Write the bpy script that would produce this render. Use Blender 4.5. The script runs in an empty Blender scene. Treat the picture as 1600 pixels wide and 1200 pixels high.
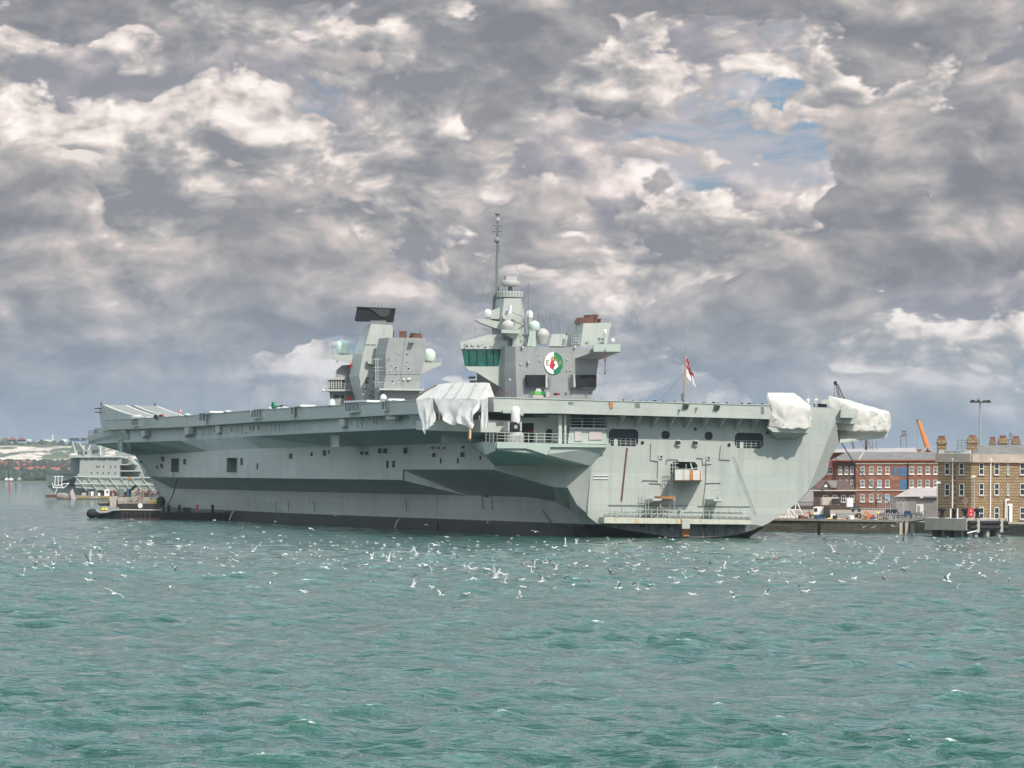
import bpy, bmesh, math, random
import numpy as np
from mathutils import Vector, Matrix, noise as mnoise
from mathutils.geometry import tessellate_polygon
random.seed(7)
SC = bpy.context.scene
COL = SC.collection
# ------------------------------------------------------------------ camera
FPX, HOR, CAMH = 6500.0, 740.0, 9.4          # focal length and horizon row, in pixels of the 1600 px wide photo
ROLL = math.radians(0.5)
cam = bpy.data.cameras.new("camera")
cam.sensor_width = 36.0
cam.lens = 36.0 * FPX / 1600
cam.shift_y = (HOR - 600) / 1600
cam.clip_start = 1.0
cam.clip_end = 60000
camo = bpy.data.objects.new("camera", cam)
COL.objects.link(camo)
camo.matrix_world = (Matrix.Translation((0, 0, CAMH)) @ Matrix.Rotation(math.radians(90), 4, 'X') @ Matrix.Rotation(ROLL, 4, 'Z'))
SC.camera = camo
SC.view_settings.view_transform = 'Standard'
SC.view_settings.look = 'None'
SC.view_settings.exposure = 0.12
SC.view_settings.gamma = 1.0
SC.cycles.use_adaptive_sampling = True
SC.cycles.adaptive_threshold = 0.02
SC.cycles.adaptive_min_samples = 12
SC.cycles.max_bounces = 5
SC.cycles.diffuse_bounces = 3
SC.cycles.glossy_bounces = 3
SC.cycles.transmission_bounces = 2
SC.cycles.volume_bounces = 0
# ------------------------------------------------------------------ sun
SUN_EL, SUN_AZ = math.radians(48), math.radians(36)   # azimuth: to the right of straight behind the camera
sd = Vector((math.sin(SUN_AZ) * math.cos(SUN_EL), -math.cos(SUN_AZ) * math.cos(SUN_EL), math.sin(SUN_EL)))
sl = bpy.data.lights.new("sun", 'SUN')
sl.energy = 4.0
sl.angle = math.radians(0.6)
sl.color = (1.0, 0.93, 0.82)
slo = bpy.data.objects.new("sun", sl)
slo.rotation_euler = sd.to_track_quat('Z', 'Y').to_euler()
COL.objects.link(slo)
# ------------------------------------------------------------------ sky
class NT:
    def __init__(s, nt): s.nt = nt
    def n(s, t, **k):
        o = s.nt.nodes.new(t)
        for a, b in k.items(): setattr(o, a, b)
        return o
    def l(s, a, b): s.nt.links.new(a, b)
    def val(s, sock, v):
        if isinstance(v, (int, float, tuple)): sock.default_value = v
        else: s.l(v, sock)
    def math(s, op, a, b=0.0, c=None, clamp=False):
        o = s.n('ShaderNodeMath', operation=op); o.use_clamp = clamp
        s.val(o.inputs[0], a); s.val(o.inputs[1], b)
        if c is not None: s.val(o.inputs[2], c)
        return o.outputs[0]
    def vmath(s, op, a, b=None, out=0):
        o = s.n('ShaderNodeVectorMath', operation=op)
        s.val(o.inputs[0], a)
        if b is not None: s.val(o.inputs[1], b)
        return o.outputs[out]
    def noise(s, vec, scale=1.0, detail=4.0, rough=0.5, dist=0.0, col=False):
        o = s.n('ShaderNodeTexNoise'); s.l(vec, o.inputs['Vector'])
        o.inputs['Scale'].default_value = scale; o.inputs['Detail'].default_value = detail
        o.inputs['Roughness'].default_value = rough; o.inputs['Distortion'].default_value = dist
        return o.outputs['Color' if col else 'Fac']
    def ramp(s, f, stops, interp='LINEAR'):
        o = s.n('ShaderNodeValToRGB'); cr = o.color_ramp; cr.interpolation = interp
        while len(cr.elements) < len(stops): cr.elements.new(0.5)
        for e, (p, c) in zip(cr.elements, stops):
            e.position = p; e.color = (c[0], c[1], c[2], 1) if isinstance(c, (tuple, list)) else (c, c, c, 1)
        s.l(f, o.inputs[0]); return o.outputs[0]
    def mix(s, f, a, b, typ='MIX'):
        o = s.n('ShaderNodeMix', data_type='RGBA', blend_type=typ)
        s.val(o.inputs[0], f)
        for i, v in ((6, a), (7, b)):
            s.val(o.inputs[i], (v[0], v[1], v[2], 1) if isinstance(v, tuple) else v)
        return o.outputs[2]
    def mapr(s, v, a, b, c=0.0, d=1.0, smooth=False):
        o = s.n('ShaderNodeMapRange', interpolation_type='SMOOTHSTEP' if smooth else 'LINEAR')
        s.val(o.inputs[0], v)
        for i, q in zip((1, 2, 3, 4), (a, b, c, d)): o.inputs[i].default_value = q
        return o.outputs[0]

def make_world():
    w = bpy.data.worlds.new("World"); SC.world = w; w.use_nodes = True
    nt = w.node_tree; nt.nodes.clear(); N = NT(nt)
    out = N.n('ShaderNodeOutputWorld'); bg = N.n('ShaderNodeBackground'); N.l(bg.outputs[0], out.inputs[0])
    sky = N.n('ShaderNodeTexSky', sky_type='NISHITA'); sky.sun_disc = False
    sky.sun_elevation = SUN_EL; sky.sun_rotation = math.pi - SUN_AZ
    sky.dust_density = 2.0
    tc = N.n('ShaderNodeTexCoord'); gen = tc.outputs['Generated']
    sep = N.n('ShaderNodeSeparateXYZ'); N.l(gen, sep.inputs[0]); z = sep.outputs[2]
    def scl(v, k):
        o = N.n('ShaderNodeVectorMath', operation='SCALE'); N.l(v, o.inputs[0]); N.val(o.inputs['Scale'], k); return o.outputs[0]
    # cloud space: the dome direction, the vertical stretched as heaped cloud looks from the side
    cb = N.n('ShaderNodeCombineXYZ'); N.l(N.math('ARCTAN2', sep.outputs[0], sep.outputs[1]), cb.inputs[0]); N.l(N.math('MULTIPLY', N.math('ARCSINE', z), 1.7), cb.inputs[1])
    q = cb.outputs[0]; flat = N.n('ShaderNodeCombineXYZ'); N.l(cb.inputs[0].links[0].from_socket, flat.inputs[0]); N.l(N.math('ARCSINE', z), flat.inputs[1])
    def noise2(v, sc, det, rg, col=False):
        o = N.n('ShaderNodeTexNoise', noise_dimensions='2D'); N.l(v, o.inputs['Vector']); o.inputs['Scale'].default_value = sc; o.inputs['Detail'].default_value = det; o.inputs['Roughness'].default_value = rg
        return o.outputs['Color' if col else 'Fac']
    warp = N.vmath('SUBTRACT', noise2(q, 30, 2, 0.5, col=True), (0.5, 0.5, 0.5))
    p = N.vmath('ADD', q, scl(warp, 0.012))
    def billow(v, sc):
        o = N.n('ShaderNodeTexVoronoi', feature='SMOOTH_F1', voronoi_dimensions='2D'); N.l(v, o.inputs['Vector'])
        o.inputs['Scale'].default_value = sc; o.inputs['Detail'].default_value = 3.0; o.inputs['Roughness'].default_value = 0.55
        o.inputs['Lacunarity'].default_value = 2.2; o.inputs['Smoothness'].default_value = 0.35; o.normalize = True
        return o.outputs['Distance']
    def dens(off, sc, d=(0, 0, 0), kb=0.55):
        v = N.vmath('ADD', p, tuple(a + b for a, b in zip(off, d)))
        f = noise2(v, sc, 6.0, 0.6); b = billow(v, sc * 1.9)
        return N.math('SUBTRACT', N.math('MULTIPLY_ADD', f, 1.0, 0.30), N.math('MULTIPLY', b, kb))
    def blob(az, el, r, k, sq=2.2):                                 # a region of the dome where cloud is thicker or thinner
        c = (az, el, 0)
        v = N.vmath('MULTIPLY', N.vmath('SUBTRACT', N.vmath('ADD', flat.outputs[0], scl(warp, 0.03)), c), (1.0, sq, 0.0))
        return N.mapr(N.vmath('LENGTH', v, out=1), 0.0, r, k, 0.0, smooth=True)
    def layer(base, off, sc, th, soft, blobs, ramp, lk, alpha=1.0, kb=0.55, e=0.0042):
        d0 = dens(off, sc, kb=kb); d1 = dens(off, sc, (e, e * 1.8, 0), kb)
        m = d0
        for bb in blobs: m = N.math('ADD', m, blob(*bb))
        a = N.mapr(m, th, th + soft, 0.0, alpha, smooth=True)
        # thickness falling away towards the sun reads as a lit flank; depth below the edge reads as base shade
        t = N.math('MULTIPLY_ADD', N.math('SUBTRACT', d0, d1), lk, 0.5)
        t = N.math('SUBTRACT', t, N.math('MULTIPLY', N.math('SUBTRACT', m, th), 0.85))
        return N.mix(a, base, N.ramp(t, ramp))
    blue = N.mix(0.70, scl(sky.outputs[0], 0.08), (0.185, 0.33, 0.50))
    far = N.mix(N.mapr(noise2(N.vmath('MULTIPLY', p, (1, 3.2, 1)), 14, 5, 0.6), 0.42, 0.62, 0, 0.9, smooth=True), blue, (0.47, 0.455, 0.49))
    R1 = [(0.05, (0.27, 0.275, 0.315)), (0.35, (0.37, 0.355, 0.385)), (0.55, (0.52, 0.475, 0.475)), (0.8, (0.80, 0.70, 0.67)), (1.0, (0.95, 0.87, 0.84))]
    R2 = [(0.05, (0.245, 0.255, 0.282)), (0.32, (0.34, 0.338, 0.352)), (0.52, (0.46, 0.44, 0.435)), (0.75, (0.74, 0.66, 0.62)), (1.0, (0.95, 0.87, 0.82))]
    R3 = [(0.05, (0.21, 0.22, 0.25)), (0.33, (0.285, 0.287, 0.308)), (0.56, (0.385, 0.372, 0.376)), (0.82, (0.57, 0.51, 0.49)), (1.0, (0.80, 0.72, 0.68))]
    c = layer(far, (1.7, 0.3, 0.62), 11.0, 0.44, 0.16, [(0.060, 0.077, 0.05, -0.30), (-0.02, 0.080, 0.03, -0.22), (0.012, 0.068, 0.02, -0.1), (0.075, 0.055, 0.035, 0.22), (0.02, 0.016, 0.05, -0.10)], R1, 4.2)
    c = layer(c, (4.1, 2.3, 1.35), 15.0, 0.555, 0.045, [(0.060, 0.077, 0.05, -0.30), (0.075, 0.058, 0.022, -0.12), (-0.085, 0.060, 0.045, 0.10), (0.03, 0.045, 0.05, 0.07)], R2, 4.1)
    c = layer(c, (7.3, 5.9, 2.91), 12.0, 0.60, 0.038, [(0.118, 0.066, 0.04, 0.24), (-0.125, 0.066, 0.05, 0.20), (-0.07, 0.052, 0.03, 0.10), (0.0, 0.086, 0.03, 0.12), (0.060, 0.072, 0.04, -0.25), (-0.05, 0.035, 0.04, 0.08)], R3, 3.6, 0.96)
    # clouds near the horizon sink into bluish air
    hz = N.mapr(z, 0.0, 0.056, 0.72, 0.0, smooth=True)
    c = N.mix(hz, c, (0.275, 0.375, 0.485))
    # overhead sky out of frame boosted and tinted blue to lift ambient light
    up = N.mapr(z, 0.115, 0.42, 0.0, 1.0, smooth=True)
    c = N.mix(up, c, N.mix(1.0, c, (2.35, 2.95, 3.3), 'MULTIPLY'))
    w.cycles.sampling_method = 'MANUAL'; w.cycles.sample_map_resolution = 512
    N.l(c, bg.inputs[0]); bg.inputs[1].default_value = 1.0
make_world()
# ------------------------------------------------------------------ frames: a pixel of the photo -> a point on a real plane
cR, sR = math.cos(ROLL), math.sin(ROLL)
def ray(px, py):
    u = px - 800; v = py - HOR
    return Vector(((u * cR + v * sR) / FPX, 1.0, -(-u * sR + v * cR) / FPX))
EYE = Vector((0, 0, CAMH))
def W(px, py, Y):                      # point at depth Y
    return EYE + ray(px, py) * Y
def G(px, py, z=0.0):                  # point on a level z
    d = ray(px, py); return EYE + d * ((z - CAMH) / d.z)
class Frame:
    def __init__(s, loc, rot):         # rot: 3x3
        s.M = Matrix.Translation(loc) @ rot.to_4x4(); s.I = s.M.inverted()
    def ray(s, px, py):
        return s.I @ EYE, s.I.to_3x3() @ ray(px, py)
    def U(s, px, py, x=None, y=None, z=None):
        o, d = s.ray(px, py)
        k = (x - o.x) / d.x if x is not None else (y - o.y) / d.y if y is not None else (z - o.z) / d.z
        return o + d * k
    def P(s, px, py, pt, nrm):
        o, d = s.ray(px, py); n = Vector(nrm)
        return o + d * ((Vector(pt) - o).dot(n) / d.dot(n))
    def L(s, w): return s.I @ Vector(w)
# ------------------------------------------------------------------ objects
def tag(o, label=None, cat=None, group=None, kind=None):
    if label: o['label'] = label
    if cat: o['category'] = cat
    if group: o['group'] = group
    if kind: o['kind'] = kind
    return o
def empty(name, M=None, **k):
    o = bpy.data.objects.new(name, None); COL.objects.link(o); o.empty_display_size = 1
    if M is not None: o.matrix_world = M
    return tag(o, **k)
class MB:
    def __init__(s): s.v = []; s.f = []; s.m = []
    def add(s, vs, fs, mi=0):
        b = len(s.v); s.v += [tuple(v) for v in vs]
        for f in fs: s.f.append(tuple(b + i for i in f)); s.m.append(mi)
        return s
    def box(s, a, b, mi=0):
        (x0, y0, z0), (x1, y1, z1) = a, b
        return s.add([(x0, y0, z0), (x1, y0, z0), (x1, y1, z0), (x0, y1, z0), (x0, y0, z1), (x1, y0, z1), (x1, y1, z1), (x0, y1, z1)],
                     [(0, 3, 2, 1), (4, 5, 6, 7), (0, 1, 5, 4), (1, 2, 6, 5), (2, 3, 7, 6), (3, 0, 4, 7)], mi)
    def loops(s, A, B, mi=0, caps=True):
        n = len(A); fs = [(i, (i + 1) % n, n + (i + 1) % n, n + i) for i in range(n)]
        if caps: fs += [tuple(range(n))[::-1], tuple(range(n, 2 * n))]
        return s.add(list(A) + list(B), fs, mi)
    def extr(s, A, d, mi=0):
        d = Vector(d); return s.loops([Vector(p) for p in A], [Vector(p) + d for p in A], mi)
    def quad(s, *p, mi=0): return s.add(p, [tuple(range(len(p)))], mi)
    def tube(s, p, q, r, n=6, r2=None, mi=0):
        p = Vector(p); q = Vector(q); d = q - p
        if d.length < 1e-6: return s
        r2 = r if r2 is None else r2
        R = d.to_track_quat('Z', 'Y').to_matrix()
        A = []; B = []
        for i in range(n):
            a = 2 * math.pi * (i + .5) / n; c = R @ Vector((math.cos(a), math.sin(a), 0))
            A.append(p + c * r); B.append(q + c * r2)
        return s.loops(A, B, mi)
    def path(s, pts, r, n=5, mi=0):
        for a, b in zip(pts, pts[1:]): s.tube(a, b, r, n, mi=mi)
        return s
    def lathe(s, c, prof, n=16, mi=0, R=None):
        c = Vector(c); vs = []; R = R or Matrix.Identity(3)
        for r, z in prof:
            for i in range(n):
                a = 2 * math.pi * i / n; vs.append(c + R @ Vector((r * math.cos(a), r * math.sin(a), z)))
        fs = []
        for k in range(len(prof) - 1):
            for i in range(n): fs.append((k * n + i, k * n + (i + 1) % n, (k + 1) * n + (i + 1) % n, (k + 1) * n + i))
        fs.append(tuple(range(n))[::-1]); fs.append(tuple(range((len(prof) - 1) * n, len(prof) * n)))
        return s.add(vs, fs, mi)
    def ball(s, c, r, n=12, zs=1.0, mi=0, z0=-1.0):
        k = max(4, n // 2); prof = []
        a0 = math.asin(z0)
        for i in range(k + 1):
            a = a0 + (math.pi / 2 - a0) * i / k
            prof.append((max(r * math.cos(a), 0.001 * r), r * zs * math.sin(a)))
        return s.lathe(c, prof, n, mi)
    def hull(s, pts, mi=0):
        bm = bmesh.new()
        for p in pts: bm.verts.new(p)
        g = bmesh.ops.convex_hull(bm, input=bm.verts)
        used = [v for v in bm.verts if v.link_faces]; idx = {v: i for i, v in enumerate(used)}
        fs = [tuple(idx[v] for v in f.verts) for f in bm.faces]
        vs = [v.co.copy() for v in used]; bm.free()
        return s.add(vs, fs, mi)
    def rail(s, pts, h=1.1, r=0.04, n=3, post=1.8, up=(0, 0, 1), mi=0):
        up = Vector(up)
        for a, b in zip(pts, pts[1:]):
            a = Vector(a); b = Vector(b); L = (b - a).length; k = max(1, int(round(L / post)))
            for i in range(k + 1):
                q = a.lerp(b, i / k); s.tube(q, q + up * h, r, 4, mi=mi)
            for j in range(1, n + 1):
                o = up * (h * j / n); s.tube(a + o, b + o, r * .85, 4, mi=mi)
        return s
    def build(s, name, mats, parent=None, smooth=False, **k):
        me = bpy.data.meshes.new(name); me.from_pydata([tuple(v) for v in s.v], [], s.f)
        if not isinstance(mats, (list, tuple)): mats = [mats]
        for m in mats: me.materials.append(m)
        me.polygons.foreach_set('material_index', s.m)
        bm = bmesh.new(); bm.from_mesh(me); bmesh.ops.recalc_face_normals(bm, faces=bm.faces); bm.to_mesh(me); bm.free()
        if smooth:
            me.polygons.foreach_set('use_smooth', [True] * len(me.polygons))
            try: me.set_sharp_from_angle(angle=math.radians(40))
            except Exception: pass
        me.update()
        o = bpy.data.objects.new(name, me); COL.objects.link(o)
        if parent is not None: o.parent = parent
        return tag(o, **k)
def copy_tree(o, parent=None):
    c = o.copy(); COL.objects.link(c)
    if parent is not None: c.parent = parent
    for ch in [x for x in COL.objects if x.parent == o]: copy_tree(ch, c)
    return c
def holed(outline, holes, to3d, depth_dir, depth, mb_wall, mb_in, mi_wall=0, mi_in=0):
    """wall polygon with real recesses; outline/holes in 2D, to3d maps them, depth_dir points into the wall"""
    L3 = [[Vector((a, b, 0)) for a, b in outline]] + [[Vector((a, b, 0)) for a, b in h] for h in holes]
    tri = tessellate_polygon(L3); flat = [p for l in L3 for p in l]
    mb_wall.add([to3d(p.x, p.y) for p in flat], [tuple(t) for t in tri], mi_wall)
    dd = Vector(depth_dir)
    for h in holes:
        A = [Vector(to3d(a, b)) for a, b in h]; B = [p + dd * depth for p in A]; n = len(A)
        mb_in.add(A + B, [(i, (i + 1) % n, n + (i + 1) % n, n + i) for i in range(n)] + [tuple(range(n, 2 * n))], mi_in)
# ------------------------------------------------------------------ materials
MATS = {}
def mat(name, color, rough=0.6, metal=0.0, var=0.12, vscale=0.5, bump=0.0, bscale=3.0, streak=0.0, dirt=(0.18, 0.15, 0.12), streak_scale=(1.2, 1.2, 0.12), trans=0.0, fn=None, spec=0.5):
    m = bpy.data.materials.new(name); m.use_nodes = True; nt = m.node_tree; N = NT(nt)
    b = nt.nodes['Principled BSDF']; b.inputs['Roughness'].default_value = rough; b.inputs['Metallic'].default_value = metal
    b.inputs['Specular IOR Level'].default_value = spec
    tc = N.n('ShaderNodeTexCoord'); ob = tc.outputs['Object']
    n1 = N.noise(ob, vscale, 5, 0.6)
    k = N.mapr(n1, 0.3, 0.7, 1 - var, 1 + var)
    o = N.n('ShaderNodeVectorMath', operation='SCALE'); o.inputs[0].default_value = color[:3]; N.l(k, o.inputs['Scale'])
    c = o.outputs[0]
    if streak:
        s_ = N.noise(N.vmath('MULTIPLY', ob, streak_scale), 1.0, 6, 0.65)
        c = N.mix(N.mapr(s_, 0.52, 0.75, 0.0, streak, smooth=True), c, dirt)
    if fn: c = fn(N, ob, c, b)
    N.l(c, b.inputs['Base Color'])
    if bump:
        bn = N.n('ShaderNodeBump'); bn.inputs['Strength'].default_value = bump; bn.inputs['Distance'].default_value = 0.1
        N.l(N.noise(ob, bscale, 4, 0.6), bn.inputs['Height']); N.l(bn.outputs[0], b.inputs['Normal'])
    if trans: b.inputs['Transmission Weight'].default_value = trans
    MATS[name] = m; return m
def plates(N, ob, c, b, sx=9.0, sz=2.6, amt=0.10):
    """welded plating: faint tone steps between plates and thin seams, on any upright face"""
    sp = N.n('ShaderNodeSeparateXYZ'); N.l(ob, sp.inputs[0])
    cb = N.n('ShaderNodeCombineXYZ'); N.l(N.math('ADD', sp.outputs[0], sp.outputs[1]), cb.inputs[0]); N.l(sp.outputs[2], cb.inputs[1])
    br = N.n('ShaderNodeTexBrick'); N.l(cb.outputs[0], br.inputs['Vector'])
    br.inputs['Scale'].default_value = 1.0; br.inputs['Brick Width'].default_value = sx; br.inputs['Row Height'].default_value = sz
    br.inputs['Mortar Size'].default_value = 0.035; br.inputs['Mortar Smooth'].default_value = 0.5
    br.inputs['Color1'].default_value = (1, 1, 1, 1); br.inputs['Color2'].default_value = (1 - amt * .6,) * 3 + (1,)
    br.inputs['Mortar'].default_value = (1 - amt * 1.6,) * 3 + (1,)
    return N.mix(1.0, c, br.outputs[0], 'MULTIPLY')
GREY = (0.435, 0.455, 0.42)
def hull_fn(N, ob, c, b):
    c = plates(N, ob, c, b, 8.0, 2.4, 0.15)
    pt = N.noise(N.vmath('MULTIPLY', ob, (0.10, 0.10, 0.30)), 1.0, 2, 0.4)
    c = N.mix(N.mapr(pt, 0.52, 0.56, 0.0, 0.22), c, (0.33, 0.385, 0.37))          # repainted areas
    sp = N.n('ShaderNodeSeparateXYZ'); N.l(ob, sp.inputs[0]); z = sp.outputs[2]
    # rust weeps in thin vertical streaks
    s_ = N.noise(N.vmath('MULTIPLY', ob, (2.2, 0.9, 0.10)), 1.0, 5, 0.7)
    c = N.mix(N.mapr(s_, 0.63, 0.76, 0.0, 0.42, smooth=True), c, (0.21, 0.13, 0.07))
    gr = N.noise(N.vmath('MULTIPLY', ob, (0.5, 0.22, 0.05)), 1.0, 5, 0.6)
    c = N.mix(N.mapr(gr, 0.50, 0.66, 0.0, 0.40, smooth=True), c, (0.28, 0.31, 0.295))
    tide = N.math('MULTIPLY_ADD', N.noise(N.vmath('MULTIPLY', ob, (0.05, 0.05, 0.05)), 1.0, 3, 0.5), 2.2, 2.9)
    c = N.mix(N.mapr(N.math('SUBTRACT', z, tide), -0.06, 0.06, 0.30, 0.0), c, (0.27, 0.30, 0.29))          # old wetted line
    nz = N.noise(ob, 0.35, 3, 0.5)
    edge = N.math('MULTIPLY_ADD', nz, 0.10, 1.72)
    boot = N.math('LESS_THAN', z, edge)
    scum = N.noise(N.vmath('MULTIPLY', ob, (0.3, 0.3, 2.5)), 1.0, 5, 0.7)
    dark = N.mix(N.mapr(scum, 0.45, 0.75, 0, 1), (0.006, 0.010, 0.014), (0.020, 0.030, 0.033))
    return N.mix(boot, c, dark)
mat('hull_paint', GREY, 0.5, var=0.05, vscale=0.12, bump=0.12, bscale=0.35, streak=0.5, dirt=(0.31, 0.34, 0.325), streak_scale=(0.9, 0.6, 0.07), fn=hull_fn)
mat('ship_paint', GREY, 0.55, var=0.06, vscale=0.3, streak=0.35, dirt=(0.26, 0.27, 0.24), streak_scale=(0.8, 0.8, 0.12), fn=lambda N, ob, c, b: plates(N, ob, c, b, 4.5, 2.4, 0.09))
mat('island_paint', (0.30, 0.31, 0.305), 0.55, var=0.06, vscale=0.4, streak=0.5, dirt=(0.20, 0.205, 0.20), streak_scale=(1.0, 1.0, 0.15), fn=lambda N, ob, c, b: plates(N, ob, c, b, 2.6, 1.7, 0.12))
mat('mint_paint', (0.40, 0.46, 0.415), 0.55, var=0.06, streak=0.3, dirt=(0.26, 0.30, 0.25))
mat('fitting_paint', (0.45, 0.49, 0.45), 0.5, var=0.08)
mat('underside_paint', (0.40, 0.44, 0.42), 0.6, var=0.08, vscale=0.25, streak=0.4, dirt=(0.30, 0.34, 0.32), streak_scale=(0.3, 0.12, 0.3))
mat('deck_paint', (0.09, 0.095, 0.095), 0.8, var=0.2)
mat('ramp_paint', (0.215, 0.215, 0.20), 0.8, var=0.10, vscale=0.3)
mat('white_paint', (0.80, 0.79, 0.76), 0.5, var=0.04)
mat('radome_white', (0.74, 0.73, 0.70), 0.4, var=0.03)
mat('radome_mint', (0.55, 0.66, 0.58), 0.4, var=0.03)
mat('radome_grey', (0.42, 0.405, 0.385), 0.45, var=0.03)
mat('dark_opening', (0.018, 0.026, 0.034), 0.7, var=0.3)
mat('louvre', (0.16, 0.18, 0.175), 0.6, var=0.2, vscale=2)
mat('black_paint', (0.014, 0.014, 0.016), 0.7, var=0.3, spec=0.25)
mat('radar_black', (0.014, 0.014, 0.017), 0.7, var=0.25, vscale=0.8, spec=0.2)
mat('rust_metal', (0.13, 0.055, 0.035), 0.85, var=0.35, vscale=1.5)
mat('rust_orange', (0.42, 0.17, 0.06), 0.9, var=0.3, vscale=2)
mat('glass_green', (0.012, 0.09, 0.065), 0.05, var=0.6, vscale=0.5, spec=0.8)
mat('glass_dark', (0.02, 0.03, 0.035), 0.08, var=0.3, spec=0.8)
mat('rope', (0.045, 0.045, 0.045), 0.9, var=0.2)
mat('rope_pale', (0.40, 0.36, 0.30), 0.9, var=0.2)
mat('wood', (0.40, 0.25, 0.14), 0.8, var=0.2, vscale=3)
mat('red_paint', (0.55, 0.035, 0.04), 0.5, var=0.1)
mat('green_paint', (0.0, 0.19, 0.085), 0.5, var=0.08)
mat('lime_cover', (0.12, 0.42, 0.07), 0.7, var=0.2, vscale=2)
mat('orange_paint', (0.62, 0.20, 0.04), 0.6, var=0.15)
mat('yellow_paint', (0.62, 0.42, 0.06), 0.6, var=0.15)
mat('blue_paint', (0.03, 0.10, 0.22), 0.6, var=0.1)
mat('navy_paint', (0.015, 0.025, 0.07), 0.35, var=0.1)
mat('pink_cover', (0.50, 0.42, 0.42), 0.8, var=0.1)
mat('gold_paint', (0.42, 0.30, 0.08), 0.5, var=0.2, vscale=4)
mat('brown_red', (0.22, 0.04, 0.03), 0.6, var=0.1)
def canvas_fn(N, ob, c, b):
    s_ = N.noise(ob, 0.7, 6, 0.65)
    return N.mix(N.mapr(s_, 0.52, 0.72, 0.0, 0.35, smooth=True), c, (0.48, 0.43, 0.37))
def translucent(name, k):
    nt = MATS[name].node_tree; b = nt.nodes['Principled BSDF']; t = nt.nodes.new('ShaderNodeBsdfTranslucent'); mx = nt.nodes.new('ShaderNodeMixShader'); o = nt.nodes['Material Output']
    nt.links.new(b.inputs['Base Color'].links[0].from_socket, t.inputs[0]); mx.inputs[0].default_value = k
    nt.links.new(b.outputs[0], mx.inputs[1]); nt.links.new(t.outputs[0], mx.inputs[2]); nt.links.new(mx.outputs[0], o.inputs[0])
mat('white_canvas', (0.86, 0.83, 0.785), 0.75, var=0.04, bump=0.5, bscale=1.4, fn=canvas_fn); translucent('white_canvas', 0.5)
def antifoul(N, ob, c, b):
    s_ = N.noise(N.vmath('MULTIPLY', ob, (1.4, 1.0, 0.35)), 1.0, 7, 0.7)
    c = N.mix(N.mapr(s_, 0.45, 0.62, 0, 0.8, smooth=True), c, (0.055, 0.06, 0.06))
    s2 = N.noise(N.vmath('MULTIPLY', ob, (2.6, 1.0, 0.5)), 1.0, 5, 0.7)
    c = N.mix(N.mapr(s2, 0.58, 0.68, 0, 0.8, smooth=True), c, (0.22, 0.32, 0.29))
    s3 = N.noise(N.vmath('MULTIPLY', ob, (3.4, 1.0, 0.2)), 1.0, 3, 0.6)
    return N.mix(N.mapr(s3, 0.63, 0.72, 0, 0.9, smooth=True), c, (0.24, 0.10, 0.04))
mat('worn_antifouling', (0.12, 0.125, 0.12), 0.8, var=0.3, vscale=1.2, fn=antifoul)
def rustband(N, ob, c, b):
    s3 = N.noise(N.vmath('MULTIPLY', ob, (2.2, 1.0, 0.25)), 1.0, 4, 0.6)
    return N.mix(N.mapr(s3, 0.56, 0.66, 0, 0.85, smooth=True), c, (0.50, 0.24, 0.07))
mat('rust_streaked_band', (0.50, 0.51, 0.42), 0.7, var=0.1, vscale=1.2, fn=rustband)
def brick_fn(c1, c2, mo, w=0.45, h=0.15, ms=0.02, blotch=None):
    def fn(N, ob, c, b):
        sp = N.n('ShaderNodeSeparateXYZ'); N.l(ob, sp.inputs[0])
        cb = N.n('ShaderNodeCombineXYZ'); N.l(N.math('ADD', sp.outputs[0], sp.outputs[1]), cb.inputs[0]); N.l(sp.outputs[2], cb.inputs[1])
        br = N.n('ShaderNodeTexBrick'); N.l(cb.outputs[0], br.inputs['Vector']); br.inputs['Scale'].default_value = 1.0
        br.inputs['Brick Width'].default_value = w; br.inputs['Row Height'].default_value = h; br.inputs['Mortar Size'].default_value = ms
        br.inputs['Bias'].default_value = -0.1
        br.inputs['Color1'].default_value = c1 + (1,); br.inputs['Color2'].default_value = c2 + (1,); br.inputs['Mortar'].default_value = mo + (1,)
        q = br.outputs[0]
        n = N.noise(ob, 0.8, 6, 0.7); q = N.mix(N.mapr(n, 0.35, 0.7, 0, 0.35), q, tuple(x * 0.5 for x in c1))
        if blotch: q = N.mix(N.mapr(N.noise(N.vmath('MULTIPLY', ob, (0.25, 0.25, 0.8)), 1, 3, 0.5), 0.52, 0.62, 0, 0.55, smooth=True), q, blotch)
        return q
    return fn
mat('stone_blocks', (0.3, 0.2, 0.12), 0.9, bump=0.4, bscale=4, fn=brick_fn((0.36, 0.255, 0.14), (0.26, 0.18, 0.10), (0.10, 0.07, 0.045), 0.95, 0.48, 0.055))
mat('red_brick', (0.2, 0.1, 0.06), 0.9, fn=brick_fn((0.27, 0.090, 0.05), (0.19, 0.063, 0.038), (0.18, 0.12, 0.09), 0.5, 0.16, 0.02, blotch=(0.36, 0.18, 0.09)))
mat('dark_brick', (0.13, 0.07, 0.05), 0.9, fn=brick_fn((0.115, 0.050, 0.036), (0.08, 0.038, 0.03), (0.10, 0.08, 0.07), 0.5, 0.16, 0.02))
mat('orange_brick', (0.35, 0.1, 0.04), 0.9, fn=brick_fn((0.38, 0.095, 0.04), (0.30, 0.075, 0.035), (0.24, 0.10, 0.06), 0.5, 0.16, 0.02))
mat('pale_stone', (0.40, 0.34, 0.28), 0.85, var=0.15, vscale=0.8, streak=0.6, dirt=(0.2, 0.16, 0.13))
mat('slate', (0.145, 0.13, 0.12), 0.7, var=0.25, vscale=0.5, streak=0.5, dirt=(0.22, 0.20, 0.19), streak_scale=(0.6, 0.15, 0.15))
mat('metal_roof', (0.34, 0.29, 0.27), 0.6, var=0.12, vscale=0.5)
mat('corrugated', (0.28, 0.26, 0.25), 0.6, var=0.15, vscale=1.0)
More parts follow.
